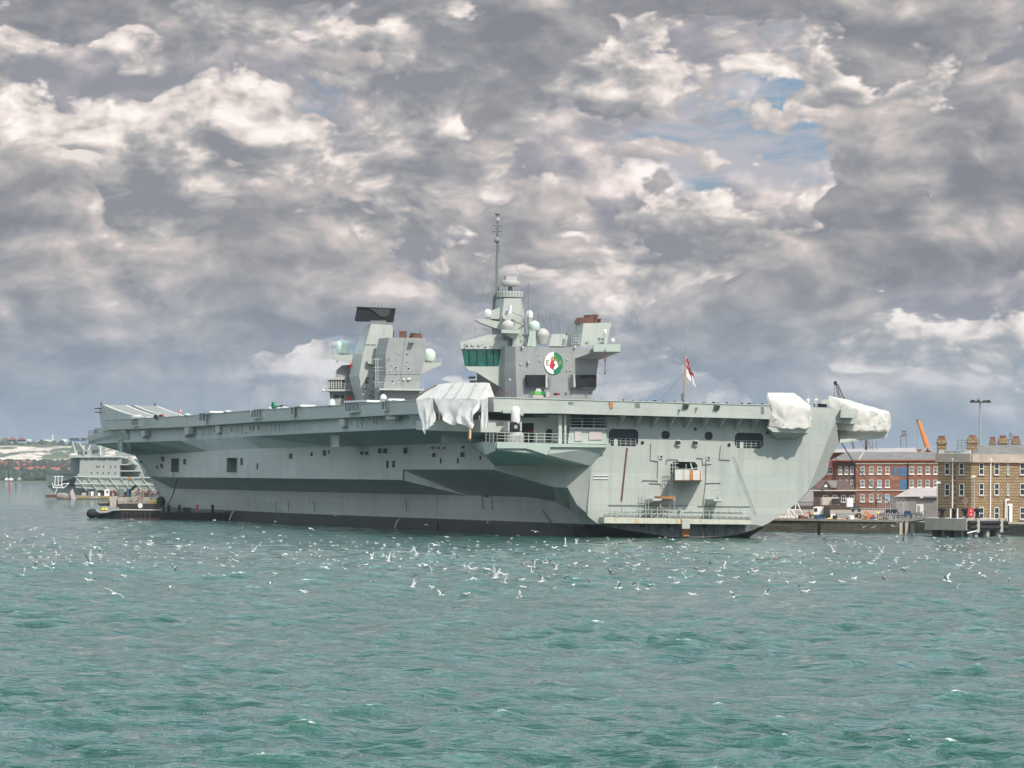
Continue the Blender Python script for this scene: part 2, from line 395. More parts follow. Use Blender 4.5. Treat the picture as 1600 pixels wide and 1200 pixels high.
mat('concrete', (0.42, 0.385, 0.34), 0.9, var=0.12, vscale=0.6, bump=0.3, streak=0.5, dirt=(0.16, 0.14, 0.11), streak_scale=(0.8, 0.8, 0.25))
mat('quay_stone', (0.16, 0.14, 0.105), 0.9, bump=0.4, fn=brick_fn((0.165, 0.14, 0.10), (0.12, 0.105, 0.08), (0.06, 0.055, 0.045), 1.2, 0.45, 0.04, blotch=(0.055, 0.065, 0.035)))
mat('quay_top', (0.26, 0.20, 0.15), 0.9, var=0.2, vscale=0.4)
mat('rubber', (0.018, 0.018, 0.018), 0.8, var=0.3)
mat('timber_dark', (0.035, 0.032, 0.028), 0.9, var=0.3, vscale=1)
mat('steel_grey', (0.30, 0.30, 0.30), 0.5, var=0.1)
mat('black_hull', (0.028, 0.027, 0.028), 0.5, var=0.3, vscale=0.4, streak=0.5, dirt=(0.10, 0.055, 0.04), streak_scale=(0.9, 0.9, 0.2))
mat('buff_paint', (0.50, 0.42, 0.36), 0.6, var=0.06, streak=0.3, dirt=(0.30, 0.16, 0.09))
mat('red_boot', (0.16, 0.07, 0.06), 0.8, var=0.2)
mat('radar_frame', (0.045, 0.045, 0.05), 0.7, var=0.2, spec=0.2)
mat('box_plating', (0.58, 0.56, 0.53), 0.7, var=0.1, streak=0.5, dirt=(0.40, 0.33, 0.27))
mat('pale_ship', (0.36, 0.375, 0.35), 0.55, var=0.05, streak=0.25, dirt=(0.3, 0.3, 0.27), streak_scale=(0.3, 0.3, 0.05), fn=lambda N, ob, c, b: plates(N, ob, c, b, 9, 3, 0.06))
mat('mast_paint', (0.20, 0.215, 0.21), 0.6, var=0.1)
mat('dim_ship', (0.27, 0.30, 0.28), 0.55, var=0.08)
mat('fender_foam', (0.26, 0.215, 0.175), 0.9, var=0.3, vscale=0.7)
mat('mud_line', (0.09, 0.06, 0.04), 0.95, var=0.3)
# ------------------------------------------------------------------ water
def G0(px, py):
    v = py - HOR - (px - 800) * math.tan(ROLL); Y = CAMH * FPX / v; return ((px - 800) / FPX * Y, Y)
def make_water():
    rng = np.random.default_rng(3)
    D0, D1 = 105.0, 1150.0
    step = 0.0023
    nr = int(math.log(D1 / D0) / step); rows = D0 * np.exp(np.linspace(0, math.log(D1 / D0), nr))
    nc = 760; u = np.linspace(-1, 1, nc)
    X = u[None, :] * (0.15 * rows[:, None] + 25); Y = np.repeat(rows[:, None], nc, 1)
    H = np.zeros_like(X); DX = np.zeros_like(X); DY = np.zeros_like(X)
    for i in range(110):
        lam = 0.9 * (13 / 0.9) ** (rng.random() ** 1.4)
        ang = rng.normal(0.55, 0.62) - math.pi / 2          # wind from the right behind the camera
        k = 2 * math.pi / lam; kx, ky = k * math.cos(ang), k * math.sin(ang)
        amp = 0.0088 * lam ** 1.0 * (0.5 + rng.random())
        if lam > 4: amp *= (4 / lam) ** 1.5
        ph = rng.random() * 6.28
        cut = np.clip((lam / (rows[:, None] * step * 2.2)) - 1, 0, 1)     # waves finer than the mesh fade out
        th = kx * X + ky * Y + ph
        H += amp * np.cos(th) * cut
        DX -= amp * 0.95 * math.cos(ang) * np.sin(th) * cut; DY -= amp * 0.95 * math.sin(ang) * np.sin(th) * cut
    # gusts: patches of rougher and smoother water
    g = 0.85 + 0.25 * np.sin(X * 0.045 + Y * 0.021 + 1) * np.sin(Y * 0.037 - X * 0.012) + 0.1 * np.sin(X * .11 - Y * .05)
    calm = 1.0 - 0.45 * np.exp(-((Y - 585 + 0.3 * X) / 60.0) ** 2)
    H *= g * calm; DX *= g * calm; DY *= g * calm
    fade = np.clip((D1 - Y) / 200, 0, 1)
    H = H * fade - 0.15 * (1 - fade)
    global WAVE
    WAVE = (D0, D1, nr, nc, H)
    co = np.stack([X + DX, Y + DY, H], -1).reshape(-1, 3)
    idx = np.arange(nr * nc).reshape(nr, nc)
    q = np.stack([idx[:-1, :-1], idx[:-1, 1:], idx[1:, 1:], idx[1:, :-1]], -1).reshape(-1, 4)
    # far and side water: large flat sheets joined on
    far = []
    zf = -0.15
    ring = [(-9000, 1150), (9000, 1150), (9000, 40000), (-9000, 40000)]
    base = len(co)
    def wx(y): return 0.15 * y + 25
    extra = [(-16000, -400, zf), (16000, -400, zf), (16000, D0, zf), (wx(D0), D0, zf), (-wx(D0), D0, zf), (-16000, D0, zf),
             (wx(D1), D1, zf), (16000, D1, zf), (-wx(D1), D1, zf), (-16000, D1, zf), (16000, 40000, zf), (-16000, 40000, zf)]
    co = np.concatenate([co, np.array(extra)])
    b = base
    polys = [(b + 0, b + 1, b + 2, b + 3, b + 4, b + 5), (b + 3, b + 2, b + 7, b + 6), (b + 5, b + 4, b + 8, b + 9), (b + 9, b + 8, b + 6, b + 7, b + 10, b + 11)]
    me = bpy.data.meshes.new('water')
    nq = len(q); loops = np.concatenate([q.reshape(-1)] + [np.array(p) for p in polys])
    tot = np.concatenate([np.full(nq, 4), [len(p) for p in polys]]); st = np.concatenate([[0], np.cumsum(tot)[:-1]])
    me.vertices.add(len(co)); me.vertices.foreach_set('co', co.astype(np.float32).reshape(-1))
    me.loops.add(len(loops)); me.loops.foreach_set('vertex_index', loops.astype(np.int32))
    me.polygons.add(len(tot)); me.polygons.foreach_set('loop_start', st.astype(np.int32)); me.polygons.foreach_set('loop_total', tot.astype(np.int32))
    me.update(); me.validate()
    me.polygons.foreach_set('use_smooth', [True] * len(me.polygons))
    m = bpy.data.materials.new('harbour_water'); m.use_nodes = True; nt = m.node_tree; N = NT(nt); b = nt.nodes['Principled BSDF']
    tc = N.n('ShaderNodeTexCoord'); ob = tc.outputs['Object']
    sp = N.n('ShaderNodeSeparateXYZ'); N.l(ob, sp.inputs[0]); z = sp.outputs[2]
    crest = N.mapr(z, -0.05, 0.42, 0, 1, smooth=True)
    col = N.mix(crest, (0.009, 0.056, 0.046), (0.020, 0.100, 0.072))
    silt = N.noise(N.vmath('MULTIPLY', ob, (0.012, 0.02, 1)), 1.0, 3, 0.5)
    col = N.mix(N.mapr(silt, 0.35, 0.7, 0, 0.6), col, (0.012, 0.066, 0.042))
    # broken water: small crests turned white
    fz = N.math('MULTIPLY_ADD', N.noise(N.vmath('MULTIPLY', ob, (0.05, 0.05, 0)), 1, 3, 0.5), 0.30, z)
    rp = G0(392, 918); dd = N.vmath('LENGTH', N.vmath('MULTIPLY', N.vmath('SUBTRACT', ob, (rp[0], rp[1], 0)), (1.0, 0.28, 0)), out=1)
    fz = N.math('ADD', fz, N.mapr(dd, 2.0, 13.0, 0.16, 0.0, smooth=True))        # a tide rip breaking in one place
    fn = N.noise(N.vmath('MULTIPLY', ob, (1.6, 2.4, 2)), 1.0, 6, 0.7)
    foam = N.math('MULTIPLY', N.mapr(fz, 0.52, 0.62, 0, 1, smooth=True), N.mapr(fn, 0.50, 0.60, 0, 1, smooth=True))
    col = N.mix(foam, col, (0.75, 0.78, 0.76))
    N.l(col, b.inputs['Base Color'])
    b.inputs['IOR'].default_value = 1.333
    N.l(N.math('MULTIPLY_ADD', foam, 0.6, 0.05), b.inputs['Roughness'])
    bn = N.n('ShaderNodeBump'); bn.inputs['Strength'].default_value = 1.0; bn.inputs['Distance'].default_value = 0.045
    h = N.noise(N.vmath('MULTIPLY', ob, (1.1, 1.7, 1)), 1.0, 6, 0.62, 0.6)
    b2 = N.n('ShaderNodeBump'); b2.inputs['Strength'].default_value = 1.0; b2.inputs['Distance'].default_value = 1.0
    N.l(N.noise(N.vmath('MULTIPLY', ob, (0.11, 0.30, 1)), 1.0, 6, 0.62, 0.5), b2.inputs['Height']); N.l(b2.outputs[0], bn.inputs['Normal'])
    N.l(h, bn.inputs['Height']); N.l(bn.outputs[0], b.inputs['Normal'])
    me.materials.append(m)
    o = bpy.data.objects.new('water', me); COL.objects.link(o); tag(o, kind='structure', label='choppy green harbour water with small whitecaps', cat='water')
make_water()
def wave_z(x, y):
    D0, D1, nr, nc, H = WAVE
    if not D0 < y < D1: return -.15
    i = int(math.log(y / D0) / math.log(D1 / D0) * (nr - 1)); j = int((x / (0.15 * y + 25) + 1) / 2 * (nc - 1))
    i = min(max(i, 1), nr - 2); j = min(max(j, 1), nc - 2)
    return float(H[i - 1:i + 2, j - 1:j + 2].max())
# ------------------------------------------------------------------ the carrier
HEAD = math.radians(68)
SHIP = Frame((28.2, 625.0, 0.0), Matrix.Rotation(math.pi / 2 - HEAD, 3, 'Z') @ Matrix.Rotation(math.radians(0.65), 3, 'Y'))
S = SHIP.U                                     # local axes: x to starboard, y forward, z up; transom at y = 0
ship = empty('aircraft_carrier', SHIP.M, label='huge grey aircraft carrier with twin islands moored stern towards the viewer', cat='aircraft carrier')
M = MATS
def lerp_tab(tab, s):
    if s <= tab[0][0]: return tab[0][1]
    for (a, va), (b, vb) in zip(tab, tab[1:]):
        if s <= b: return va + (vb - va) * (s - a) / (b - a)
    return tab[-1][1]
ZD = lambda s: 20.2 - 0.0016 * max(s, 0)       # deck level
EDGE = [(643, 625), (609, 627), (563, 630), (515, 634), (473, 635.5), (397, 640.5), (293, 649.5), (230, 652.6), (196, 654.5)]
def deck_pt(px, py):
    z = 20.2
    for _ in range(8):
        p = S(px, py, z=z); z = ZD(p.y)
    return p
EP = [deck_pt(*p) for p in EDGE]
edge_tab = [(-3.0, -34.5), (12.0, -35.2)] + [(p.y, p.x) for p in EP if p.y > 14]
edge_tab = sorted(edge_tab)
# smooth out measuring noise
edge = lambda s: sum(lerp_tab(edge_tab, s + k) for k in (-12, -6, 0, 6, 12)) / 5 if 30 < s < 225 else lerp_tab(edge_tab, s)
WALL = [(8, -29.5), (65, -23.4), (140, -22.8), (150, -22.2), (176, -19.0), (190, -16.6), (212, -12.6), (240, -8.2), (262, -4.2), (281, 0.0)]
ZT = lambda s: 13.75 - 0.0050 * (s - 40)       # top of the upright side
ZK = lambda s: 7.95 if s > 66 else 9.65        # lower knuckle
def onwall(px, py):
    for (s0, t0), (s1, t1) in zip(WALL, WALL[1:]):
        p = SHIP.P(px, py, (t0, s0, 0), ((s1 - s0), -(t1 - t0), 0))
        if s0 - .01 <= p.y <= s1 + .01: return p
    return p
# --- upright upper side with its real openings
OPEN = [  # x0, y0, x1, y1 of each opening in the photograph
    (268, 716, 280, 738), (355, 715, 371, 738.5), (257, 713, 260, 721), (254.5, 724, 257.5, 732), (287, 717, 291, 726), (376, 715.5, 380, 727),
    (401, 724, 403.5, 733.5), (452.5, 708, 457, 717.5), (485, 707, 488.5, 713), (505, 703, 510, 713), (513, 703, 515.5, 709), (563.5, 705, 568.5, 711), (571, 705, 576, 711),
    (591, 700, 597, 709), (599, 700, 605.5, 709), (631, 699, 637, 709), (603.5, 720, 607, 731.5), (613, 720, 617, 730.5), (674, 697.5, 679, 702), (683, 698, 687, 702), (692, 698, 696, 702),
    (676, 707, 681, 714.5), (720, 706, 726, 714.5), (687.5, 716, 690, 724), (714, 716, 717, 724), (249, 727, 251, 733), (231, 719, 233.5, 724), (236, 719, 238, 724),
    (722, 696.5, 726, 701), (749, 712, 752, 718)]
hull = MB(); BAYS = []
RAKE = [(240, 0), (262, 1.0), (281, 2.5)]
segs = list(zip(WALL, WALL[1:]))
for (s0, t0), (s1, t1) in segs:
    # break at s=66 where the lower edge steps
    L = math.hypot(s1 - s0, t1 - t0); d = Vector(((t1 - t0) / L, (s1 - s0) / L, 0)); o = Vector((t0, s0, 0))
    to3 = lambda u, z, o=o, d=d: o + d * u + Vector((0, (z - 7.95) * (lerp_tab(RAKE, o.y + d.y * u) if o.y > 230 else 0), z))
    holes = []
    for x0, y0, x1, y1 in OPEN:
        A = onwall(x0, y0); B = onwall(x1, y1)
        if min(A.y, B.y) > s0 + .2 and max(A.y, B.y) < s1 - .2:
            ua, ub = sorted(((A - o).dot(d), (B - o).dot(d))); za, zb = sorted((A.z, B.z))
            if zb < ZT(s0) - .1 and za > ZK(s0) + .1:
                holes.append([(ua, za), (ub, za), (ub, zb), (ua, zb)])
    zk = ZK((s0 + s1) / 2) if s0 >= 65 else 9.65
    out = [(0, zk), (L, zk), (L, ZT(s1)), (0, ZT(s0))]
    inward = Vector((d.y, -d.x, 0))
    holed(out, [], to3, inward, 1.6, hull, hull) if not holes else None
    if holes:
        one = MB(); holed(out, holes, to3, inward, 1.6, hull, one)
        for k in range(0, len(one.f), 5):
            q = MB(); base = min(i for f in one.f[k:k + 5] for i in f); q.v = one.v[base:base + 8]; q.f = [tuple(i - base for i in f) for f in one.f[k:k + 5]]; q.m = [0] * 5; BAYS.append(q)
    for h in holes:                                   # a coaming round each opening
        (ua, za), (ub, _), (_, zb), _ = h
        if (ub - ua) > 1.5:
            for a, b_ in (((ua, za), (ub, za)), ((ub, za), (ub, zb)), ((ub, zb), (ua, zb)), ((ua, zb), (ua, za))):
                hull.tube(to3(*a) - inward * .05, to3(*b_) - inward * .05, 0.09, 4)
# --- profile rings below and above the upright side
def wt(s):
    return lerp_tab(WALL, s)
def ring(s, sg0=0):
    """section of the port side: keel to knuckle"""
    w = wt(s)
    if sg0 > 0:
        pass
    if s <= 0.01:  return [(0, .05), (-3.4, .15), (-8.0, .55), (-13.0, 1.15), (-16.6, 1.75), (-18.3, 3.2), (-18.4, 3.4)]
    if s <= 4.1:   return [(0, -2), (-5, -1.6), (-11, -1.0), (-15.5, -.2), (-17.0, 1.4), (-18.0, 3.0), FB[1]]
    if s <= 8.1:   return [(0, -4), (-8, -3.5), (-14, -2), (-16.6, -.8), (-17.3, 1.4), (-17.8, 3.8), FB[2]]
    if s <= 14.1:  return [(0, -5), (-10, -4), (-15, -2.4), (-17.0, -.8), (-17.4, 1.6), (-17.7, 5.0), FB[3]]
    if s <= 25.1:  return [(0, -5), (-12, -4), (-16, -2.4), (-17.2, -.8), (-17.4, 1.6), (-17.6, 5.6), FB[4]]
    lw = lerp_tab([(25, -17.4), (140, -17.2), (165, -15.2), (190, -11.8), (212, -8.4), (235, -4.6), (255, -1.8), (268, 0)], s)
    kw = w if s > 65.5 or s < 26 else lw - (w - lw) * -.35
    zk = 7.95 if s > 65.5 else 9.65
    bow = max(0, (s - 190) / 78.0)
    return [(0, -5), (lw * .7, -4), (lw * .92, -2.4), (lw * .98, -.8), (lw, 1.6), (lw - .0 if s < 150 else lw * 1.04, 5.65), (w, zk)]
FP = tuple(S(924, 728, y=0.0)); FN = (8.0, 29.5 + FP[0], 0)
FB = [tuple((lambda q: (q.x, q.z, q.y))(SHIP.P(x, y, FP, FN))) for x, y in ((918, 806), (901, 788), (887, 762), (865, 761), (772, 734))]
STN = [0, 4, 8, 14, 25, 45, 64.9]
STN2 = [65.6, 72, 100, 140, 165, 190, 212, 235, 255, 268]
R1 = [ring(s) for s in STN]; R2 = [ring(s) for s in STN2]
def loft(stn, rings, sgn=1):
    n = len(rings[0]); vs = []; fs = []
    for s, r in zip(stn, rings):
        for q_ in r:
            t, z = q_[0], q_[1]; sx = q_[2] if len(q_) > 2 else s
            if s >= 268: t = 0
            if s >= 268: sx = s + max(0, z) * 1.68       # the raked stem
            elif s >= 255: sx = s + max(0, z) * 0.7
            vs.append((t * sgn, sx, z))
    for i in range(len(stn) - 1):
        for j in range(n - 1): fs.append((i * n + j, (i + 1) * n + j, (i + 1) * n + j + 1, i * n + j + 1))
    return vs, fs
RS = [[(0, .05), (-3.4, .15), (-6, .5), (-8.7, 1.2), (-11.4, 2.35), (-15.6, 5.1), (-17.9, 7.3)], [(0, -2), (-4, -1.6), (-8, -1), (-10, 0), (-12.5, 1.6), (-16, 5.0), (-18.5, 7.4)],
      [(0, -4), (-4, -3.5), (-7, -2), (-9, -.8), (-12, 1.4), (-15.8, 4.8), (-18.6, 7.4)], [(0, -5), (-8, -4), (-10, -2.4), (-11.5, -.8), (-13.5, 1.6), (-16.4, 5), (-20, 8)], [(0, -5), (-11, -4), (-14, -2.4), (-15, -.8), (-16, 1.6), (-17.2, 5.6), (-24, 9.65)]] + R1[5:]
for sg in (1, -1):
    hull.add(*loft(STN, R1 if sg > 0 else RS, sg))
    a = [( -17.6, 5.6), (-19.2, 7.4), (-23.4, 9.65)]
    hull.add(*loft(STN2, [ring(x) for x in STN2], sg))
    # the joint between the two bodies: the after end of the lower blister, drawn in
    hull.add([(-17.3 * sg, 52, 5.6), (-17.35 * sg, 66, 5.65), (-23.4 * sg, 65.6, 7.95), (-23.4 * sg, 65.6, 9.65), (-18.6 * sg, 55, 6.6)], [(0, 1, 2, 4), (4, 2, 3)])
    hull.add([(-17.4 * sg, 64.9, 5.6), (-17.35 * sg, 65.6, 5.65), (-17.3 * sg, 65.6, -2), (-17.3 * sg, 64.9, -2)], [(0, 1, 2, 3)])
# close the gap between wall bottom and the knuckle ring at the bow, then the starboard wall
top = MB()
def walltop(s): return ZT(s)
UP = [(25, 0), (65, 0), (100, 0), (140, 0), (150, 0), (176, 0), (190, 0), (212, 0), (240, 0), (262, 0), (281, 0)]
stw = [24] + [s for s, _ in UP][1:]
def upper(s, sg):
    w = lerp_tab(WALL, s)
    e = edge(s) + 1.3
    if s > 225: e = lerp_tab([(225, edge(225) + 1.3), (262, -12.5), (284, -10.5)], s)
    e = min(e, w - .5)
    fw = max(0, (s - 240)) / 41.0
    return [(w * sg, s + (ZT(s) - 7.95) * lerp_tab(RAKE, s), ZT(s)), (e * sg, s + fw * 6, 15.75 - 0.004 * (s - 60)), (e * sg, s + fw * 6, 18.2)]
for sg in (1, -1):
    n = 3; vs = []; fs = []
    for s in stw: vs += upper(s if sg > 0 else max(s, 25), sg) if True else []
    for i in range(len(stw) - 1):
        for j in range(2): fs.append((i * n + j, (i + 1) * n + j, (i + 1) * n + j + 1, i * n + j + 1))
    # blunt front of the flare
    top.add(vs, fs)
f0, f1 = upper(281, 1), upper(281, -1)
top.add(f0 + f1, [(0, 1, 4, 3), (1, 2, 5, 4)])
for (s0, t0), (s1, t1) in segs:                                   # starboard upright side
    if s0 < 25: s0, t0 = 25, -24.5
    zk = 7.95 if s0 >= 65 else 9.65
    hull.quad((-t0, s0, zk), (-t1, s1, zk), (-t1, s1 + (ZT(s1) - 7.95) * lerp_tab(RAKE, s1), ZT(s1)), (-t0, s0 + (ZT(s0) - 7.95) * lerp_tab(RAKE, s0), ZT(s0)))
# forward of s=268 the knuckle ring runs on to the stem
for sg in (1, -1):
    hull.add([(-4.2 * sg, 262, 7.95), (0, 281, 7.95), (-1.8 * sg, 255 + 5.6, 7.95), (-8.2 * sg, 240, 7.95), (-4.6 * sg, 235, 7.9), (0, 268 + 13, 7.9)], [(0, 1, 2), (0, 2, 4, 3)])
# --- transom
TR = [(948, 651), (948, 694), (924, 728), (918.5, 790), (918, 806), (925, 812), (937, 820.3), (960, 824.5), (1000, 831), (1030, 836), (1060, 839), (1095, 840), (1135, 838), (1150, 836), (1175, 829), (1200, 818), (1222, 803), (1240, 790), (1262, 768), (1262, 656)]
tr2 = []
for x, y in TR:
    p = S(x, y, y=0.0); tr2.append((p.x, p.z))
TH = [(951, 671, 997.5, 696.5), (1033.5, 673.5, 1046.5, 685.5), (1101, 675, 1113.5, 687), (1148, 677, 1193, 700), (1047, 722, 1090, 748)]
th2 = []
def rrect(a, b, c, d, r=0.45):
    r = min(r, .22 * (c - a))
    return [(a + r, b), (c - r, b), (c, b + r), (c, d - r), (c - r, d), (a + r, d), (a, d - r), (a, b + r)]
for x0, y0, x1, y1 in TH:
    A = S(x0, y1, y=0.0); B = S(x1, y0, y=0.0); th2.append(rrect(A.x, A.z, B.x, B.z))
one = MB(); holed(tr2, th2, lambda u, z: Vector((u, 0, z)), (0, 1, 0), 4.5, hull, one)
for k in range(0, len(one.f), 9):
    q = MB(); base = min(i for f in one.f[k:k + 9] for i in f); q.v = one.v[base:base + 16]; q.f = [tuple(i - base for i in f) for f in one.f[k:k + 9]]; q.m = [0] * 9; BAYS.append(q)
# port quarter: the chamfer between transom and side
FP, FN = (-18.0, 0, 0), (25, 5.5, 0)
FP = tuple(S(924, 728, y=0.0)); FN = (8.0, 29.5 + FP[0], 0)
fac = [(924, 728), (918.5, 790), (918, 806), (901, 788), (887, 762), (865, 761), (772, 734), (772, 728)]
hull.quad(*[SHIP.P(x, y, FP, FN) for x, y in fac])
# above the chamfer, behind the gun platform: plain plating up to the deck
hull.quad(tuple(S(948, 694, y=0.0)), tuple(S(948, 651, y=0.0)), (-16.0, 8, 18.2), (-16.0, 8, 14.0))
hull.quad((-16.0, 8, 13.6), (-16.0, 8, 18.2), (-34, 20.4, 18.2), (-34, 20.4, 13.6))
# starboard quarter mirrored by eye
Q = lambda x, y, s: S(x, y, y=s)
hull.add([Q(1262, 656, 0.0), Q(1262, 768, 0.0), Q(1291.5, 741, 9.0), Q(1297, 716, 9.0), Q(1311, 693, 9.0), Q(1306, 656, 7.0)], [(0, 1, 2, 3, 4, 5)])
hull.add([Q(1291.5, 741, 9.0), Q(1297, 716, 9.0), Q(1311, 693, 9.0), (24.5, 25, 9.7), (25, 25, 12), (28, 25, 15.2), (28, 25, 18.2), Q(1306, 656, 7.0)], [(0, 1, 4, 3), (1, 2, 5, 4), (2, 7, 6, 5)])
hull.add([Q(1262, 768, 0.0), Q(1240, 790, 0.0), (17.0, 12, 4.5), (20.5, 14, 8.2), Q(1291.5, 741, 9.0), (24.5, 25, 9.7)], [(0, 1, 2, 3, 4), (4, 3, 5)])
hullo = hull.build('hull', [M['hull_paint']], ship)
top.build('flared_upper_side', [M['underside_paint']], ship)
for q in BAYS: q.build('hull_opening', [M['louvre']], ship)
# dark interior at the big mooring openings of the transom
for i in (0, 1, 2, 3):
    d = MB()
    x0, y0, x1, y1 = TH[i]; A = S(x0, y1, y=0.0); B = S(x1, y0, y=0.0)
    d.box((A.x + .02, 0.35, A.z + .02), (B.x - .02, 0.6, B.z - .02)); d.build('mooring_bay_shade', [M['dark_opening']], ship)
for i in (0, 3):
    x0, y0, x1, y1 = TH[i]; A = S(x0, y1, y=0.0); B = S(x1, y0, y=0.0); r = MB()
    r.rail([(A.x + .3, .15, A.z), (B.x - .3, .15, A.z)], h=1.15, r=.04, post=.9)
    r.box((A.x + .9, .1, A.z), (A.x + 1.5, .3, A.z + 1.0))
    r.build('bay_railing', [M['fitting_paint']], ship)
# --- flight deck
P_ = lambda s: Vector((edge(s), s, ZD(s)))
ss = [12, 25, 40, 55, 75, 95, 115, 135, 155, 175, 195, 215, 235, 252, 268]
port = [Vector((edge(s), s, ZD(s))) for s in ss]
cs = S(771, 621, y=-3.0); ce = S(1215, 632.5, y=-3.0)
stb = [Vector((ce.x, 7.0, 20.2)), S(1267, 636, y=7.0) * 1.0, S(1340, 641, y=9.0) * 1.0, Vector((33, 25, 20.2)), Vector((36, 60, 20.1)), Vector((36, 150, 20.0)), Vector((28, 215, 19.9)), Vector((6, 268, ZD(268)))]
loop = [Vector((cs.x, -3, 20.2)), Vector((cs.x, 3, 20.2))] + port[0:] + stb[::-1] + [Vector((ce.x, -3, 20.2))]
dk = MB()
low = [Vector((p.x * (1 - .003), p.y, p.z - 2.15)) for p in loop]
n = len(loop)
dk.add(loop + low, [(i, (i + 1) % n, n + (i + 1) % n, n + i) for i in range(n)], 0)
tri = tessellate_polygon([[Vector((p.x, p.y, 0)) for p in loop]])
dk.add(loop, [tuple(t) for t in tri], 1); dk.add(low, [tuple(t) for t in tri], 2)
dk.build('flight_deck', [M['ship_paint'], M['deck_paint'], M['underside_paint']], ship)
# deck-edge coaming lip
lip = MB()
for a, b in zip(port, port[1:]): lip.tube(a + Vector((-.05, 0, -.05)), b + Vector((-.05, 0, -.05)), .09, 4)
lip.tube((cs.x, -3.06, 20.15), (ce.x, -3.06, 20.15), .09, 4)
lip.build('deck_edge_coaming', [M['fitting_paint']], ship)
# --- ski jump
sk = MB()
LY = 271.0
L0 = S(157.5, 632.8, y=LY); L1 = S(245.5, 634.0, y=LY)
zl = (L0.z + L1.z) / 2
def rz(s):
    u = max(0, (s - 236) / (LY - 236)); return ZD(236) + .03 + (zl - ZD(236)) * u ** 1.6
rs = [236 + i * (LY - 236) / 14 for i in range(15)]
tl = L0.x + .2; tr = L1.x + .6
A = [Vector((tl, s, rz(s))) for s in rs]; B = [Vector((tr, s, rz(s))) for s in rs]
A2 = [Vector((tl, s, ZD(s) - 1.4)) for s in rs]; B2 = [Vector((tr, s, ZD(s) - 1.4)) for s in rs]
m = len(rs)
sk.add(A + B, [(i, i + 1, m + i + 1, m + i) for i in range(m - 1)], 0)
sk.add(A + A2, [(i, i + 1, m + i + 1, m + i) for i in range(m - 1)], 1)
sk.add(B + B2, [(i, i + 1, m + i + 1, m + i) for i in range(m - 1)], 1)
nose = [A[-1], A[-1] + Vector((.3, 3.2, -.9)), A[-1] + Vector((.6, 3.4, -2.6)), A2[-1]]
nose2 = [B[-1], B[-1] + Vector((-.3, 3.2, -.9)), B[-1] + Vector((-.6, 3.4, -2.6)), B2[-1]]
sk.loops(nose, nose2, 1)
ski = sk.build('ski_jump', [M['ramp_paint'], M['ship_paint']], ship)
def strip(px0, px1, mtl, name, dz):
    t0 = S(px0, 633, y=LY).x; t1 = S(px1, 633, y=LY).x; q = MB()
    vs = [Vector((t0, s, rz(s) + dz)) for s in rs] + [Vector((t1, s, rz(s) + dz)) for s in rs]
    q.add(vs, [(i, i + 1, m + i + 1, m + i) for i in range(m - 1)]); q.build(name, [mtl], ski)
strip(198.5, 210, M['deck_paint'], 'centre_strip', .006)
for a, b in ((163.2, 165), (196.5, 198.6), (210, 211.8), (244, 245.4)): strip(a, b, M['white_paint'], 'white_line', .012)
for x, y0, y1 in ((158, 628.5, 633), (242, 630, 634)): MB().tube(S(x, y1, y=LY), S(x, y0, y=LY), .14, 5).build('bow_light_post', [M['black_paint']], ship)
for y in (638, 644): MB().tube(S(161, y, y=LY), S(148, y + .4, y=LY), .10, 5).build('bow_probe', [M['black_paint']], ship)
# --- forward mooring platform under the ramp
q = MB()
yy = 288.0
def bp(px, py, t): return S(px, py, x=t)
A = [bp(136, 684, -10.5), bp(160, 681, -11), bp(206, 690, -12.5)]
q.hull([bp(135.5, 683, -10.5), bp(137, 690, -10.5), bp(160, 682, -11.5), bp(165, 698, -10), bp(204, 705, -11), bp(204, 690, -13), bp(195, 672, -14), bp(160, 674, -12),
        (0, 288, 16.5), (0, 284, 14), (0, 262, 13), (10.5, 289, 16.5), (10, 262, 13), (6, 262, 18), (0, 284, 16.5)])
q.build('mooring_platform', [M['ship_paint']], ship)
q = MB(); a = bp(138, 684, -10.6); b_ = bp(158, 683, -11.2)
q.rail([a, b_], h=1.5, r=.05, post=1.6); q.rail([a, (0, 289, a.z)], h=1.5, r=.05, post=2.2)
q.build('platform_railing', [M['rust_metal']], ship)
# front fascia panel ahead of the first block
q = MB()
a = deck_pt(194, 656); ft = Vector((a.x, a.y, 0))
fa = S(160, 658, x=-12.5); fb = S(195, 656.5, x=-13.2); fc = S(195, 673, x=-13.2); fd = S(159, 673.5, x=-12.5)
q.extr([fa, fb, fc, fd], (7, 0, 0)); q.build('forward_deck_edge', [M['ship_paint']], ship)
# --- wedge shaped blocks standing on the deck edge
def edge_block(pts, s, d):
    MB().extr([S(x, y, y=s) for x, y in pts], (0, d, 0)).build('edge_block', [M['ship_paint']], ship)
edge_block([(198, 654), (206.5, 655.5), (204.5, 676.5), (199.5, 677.5)], 256, 4.0)
edge_block([(616.5, 624.5), (630, 626.5), (624, 655.5), (617.5, 655)], 40, 4.2)
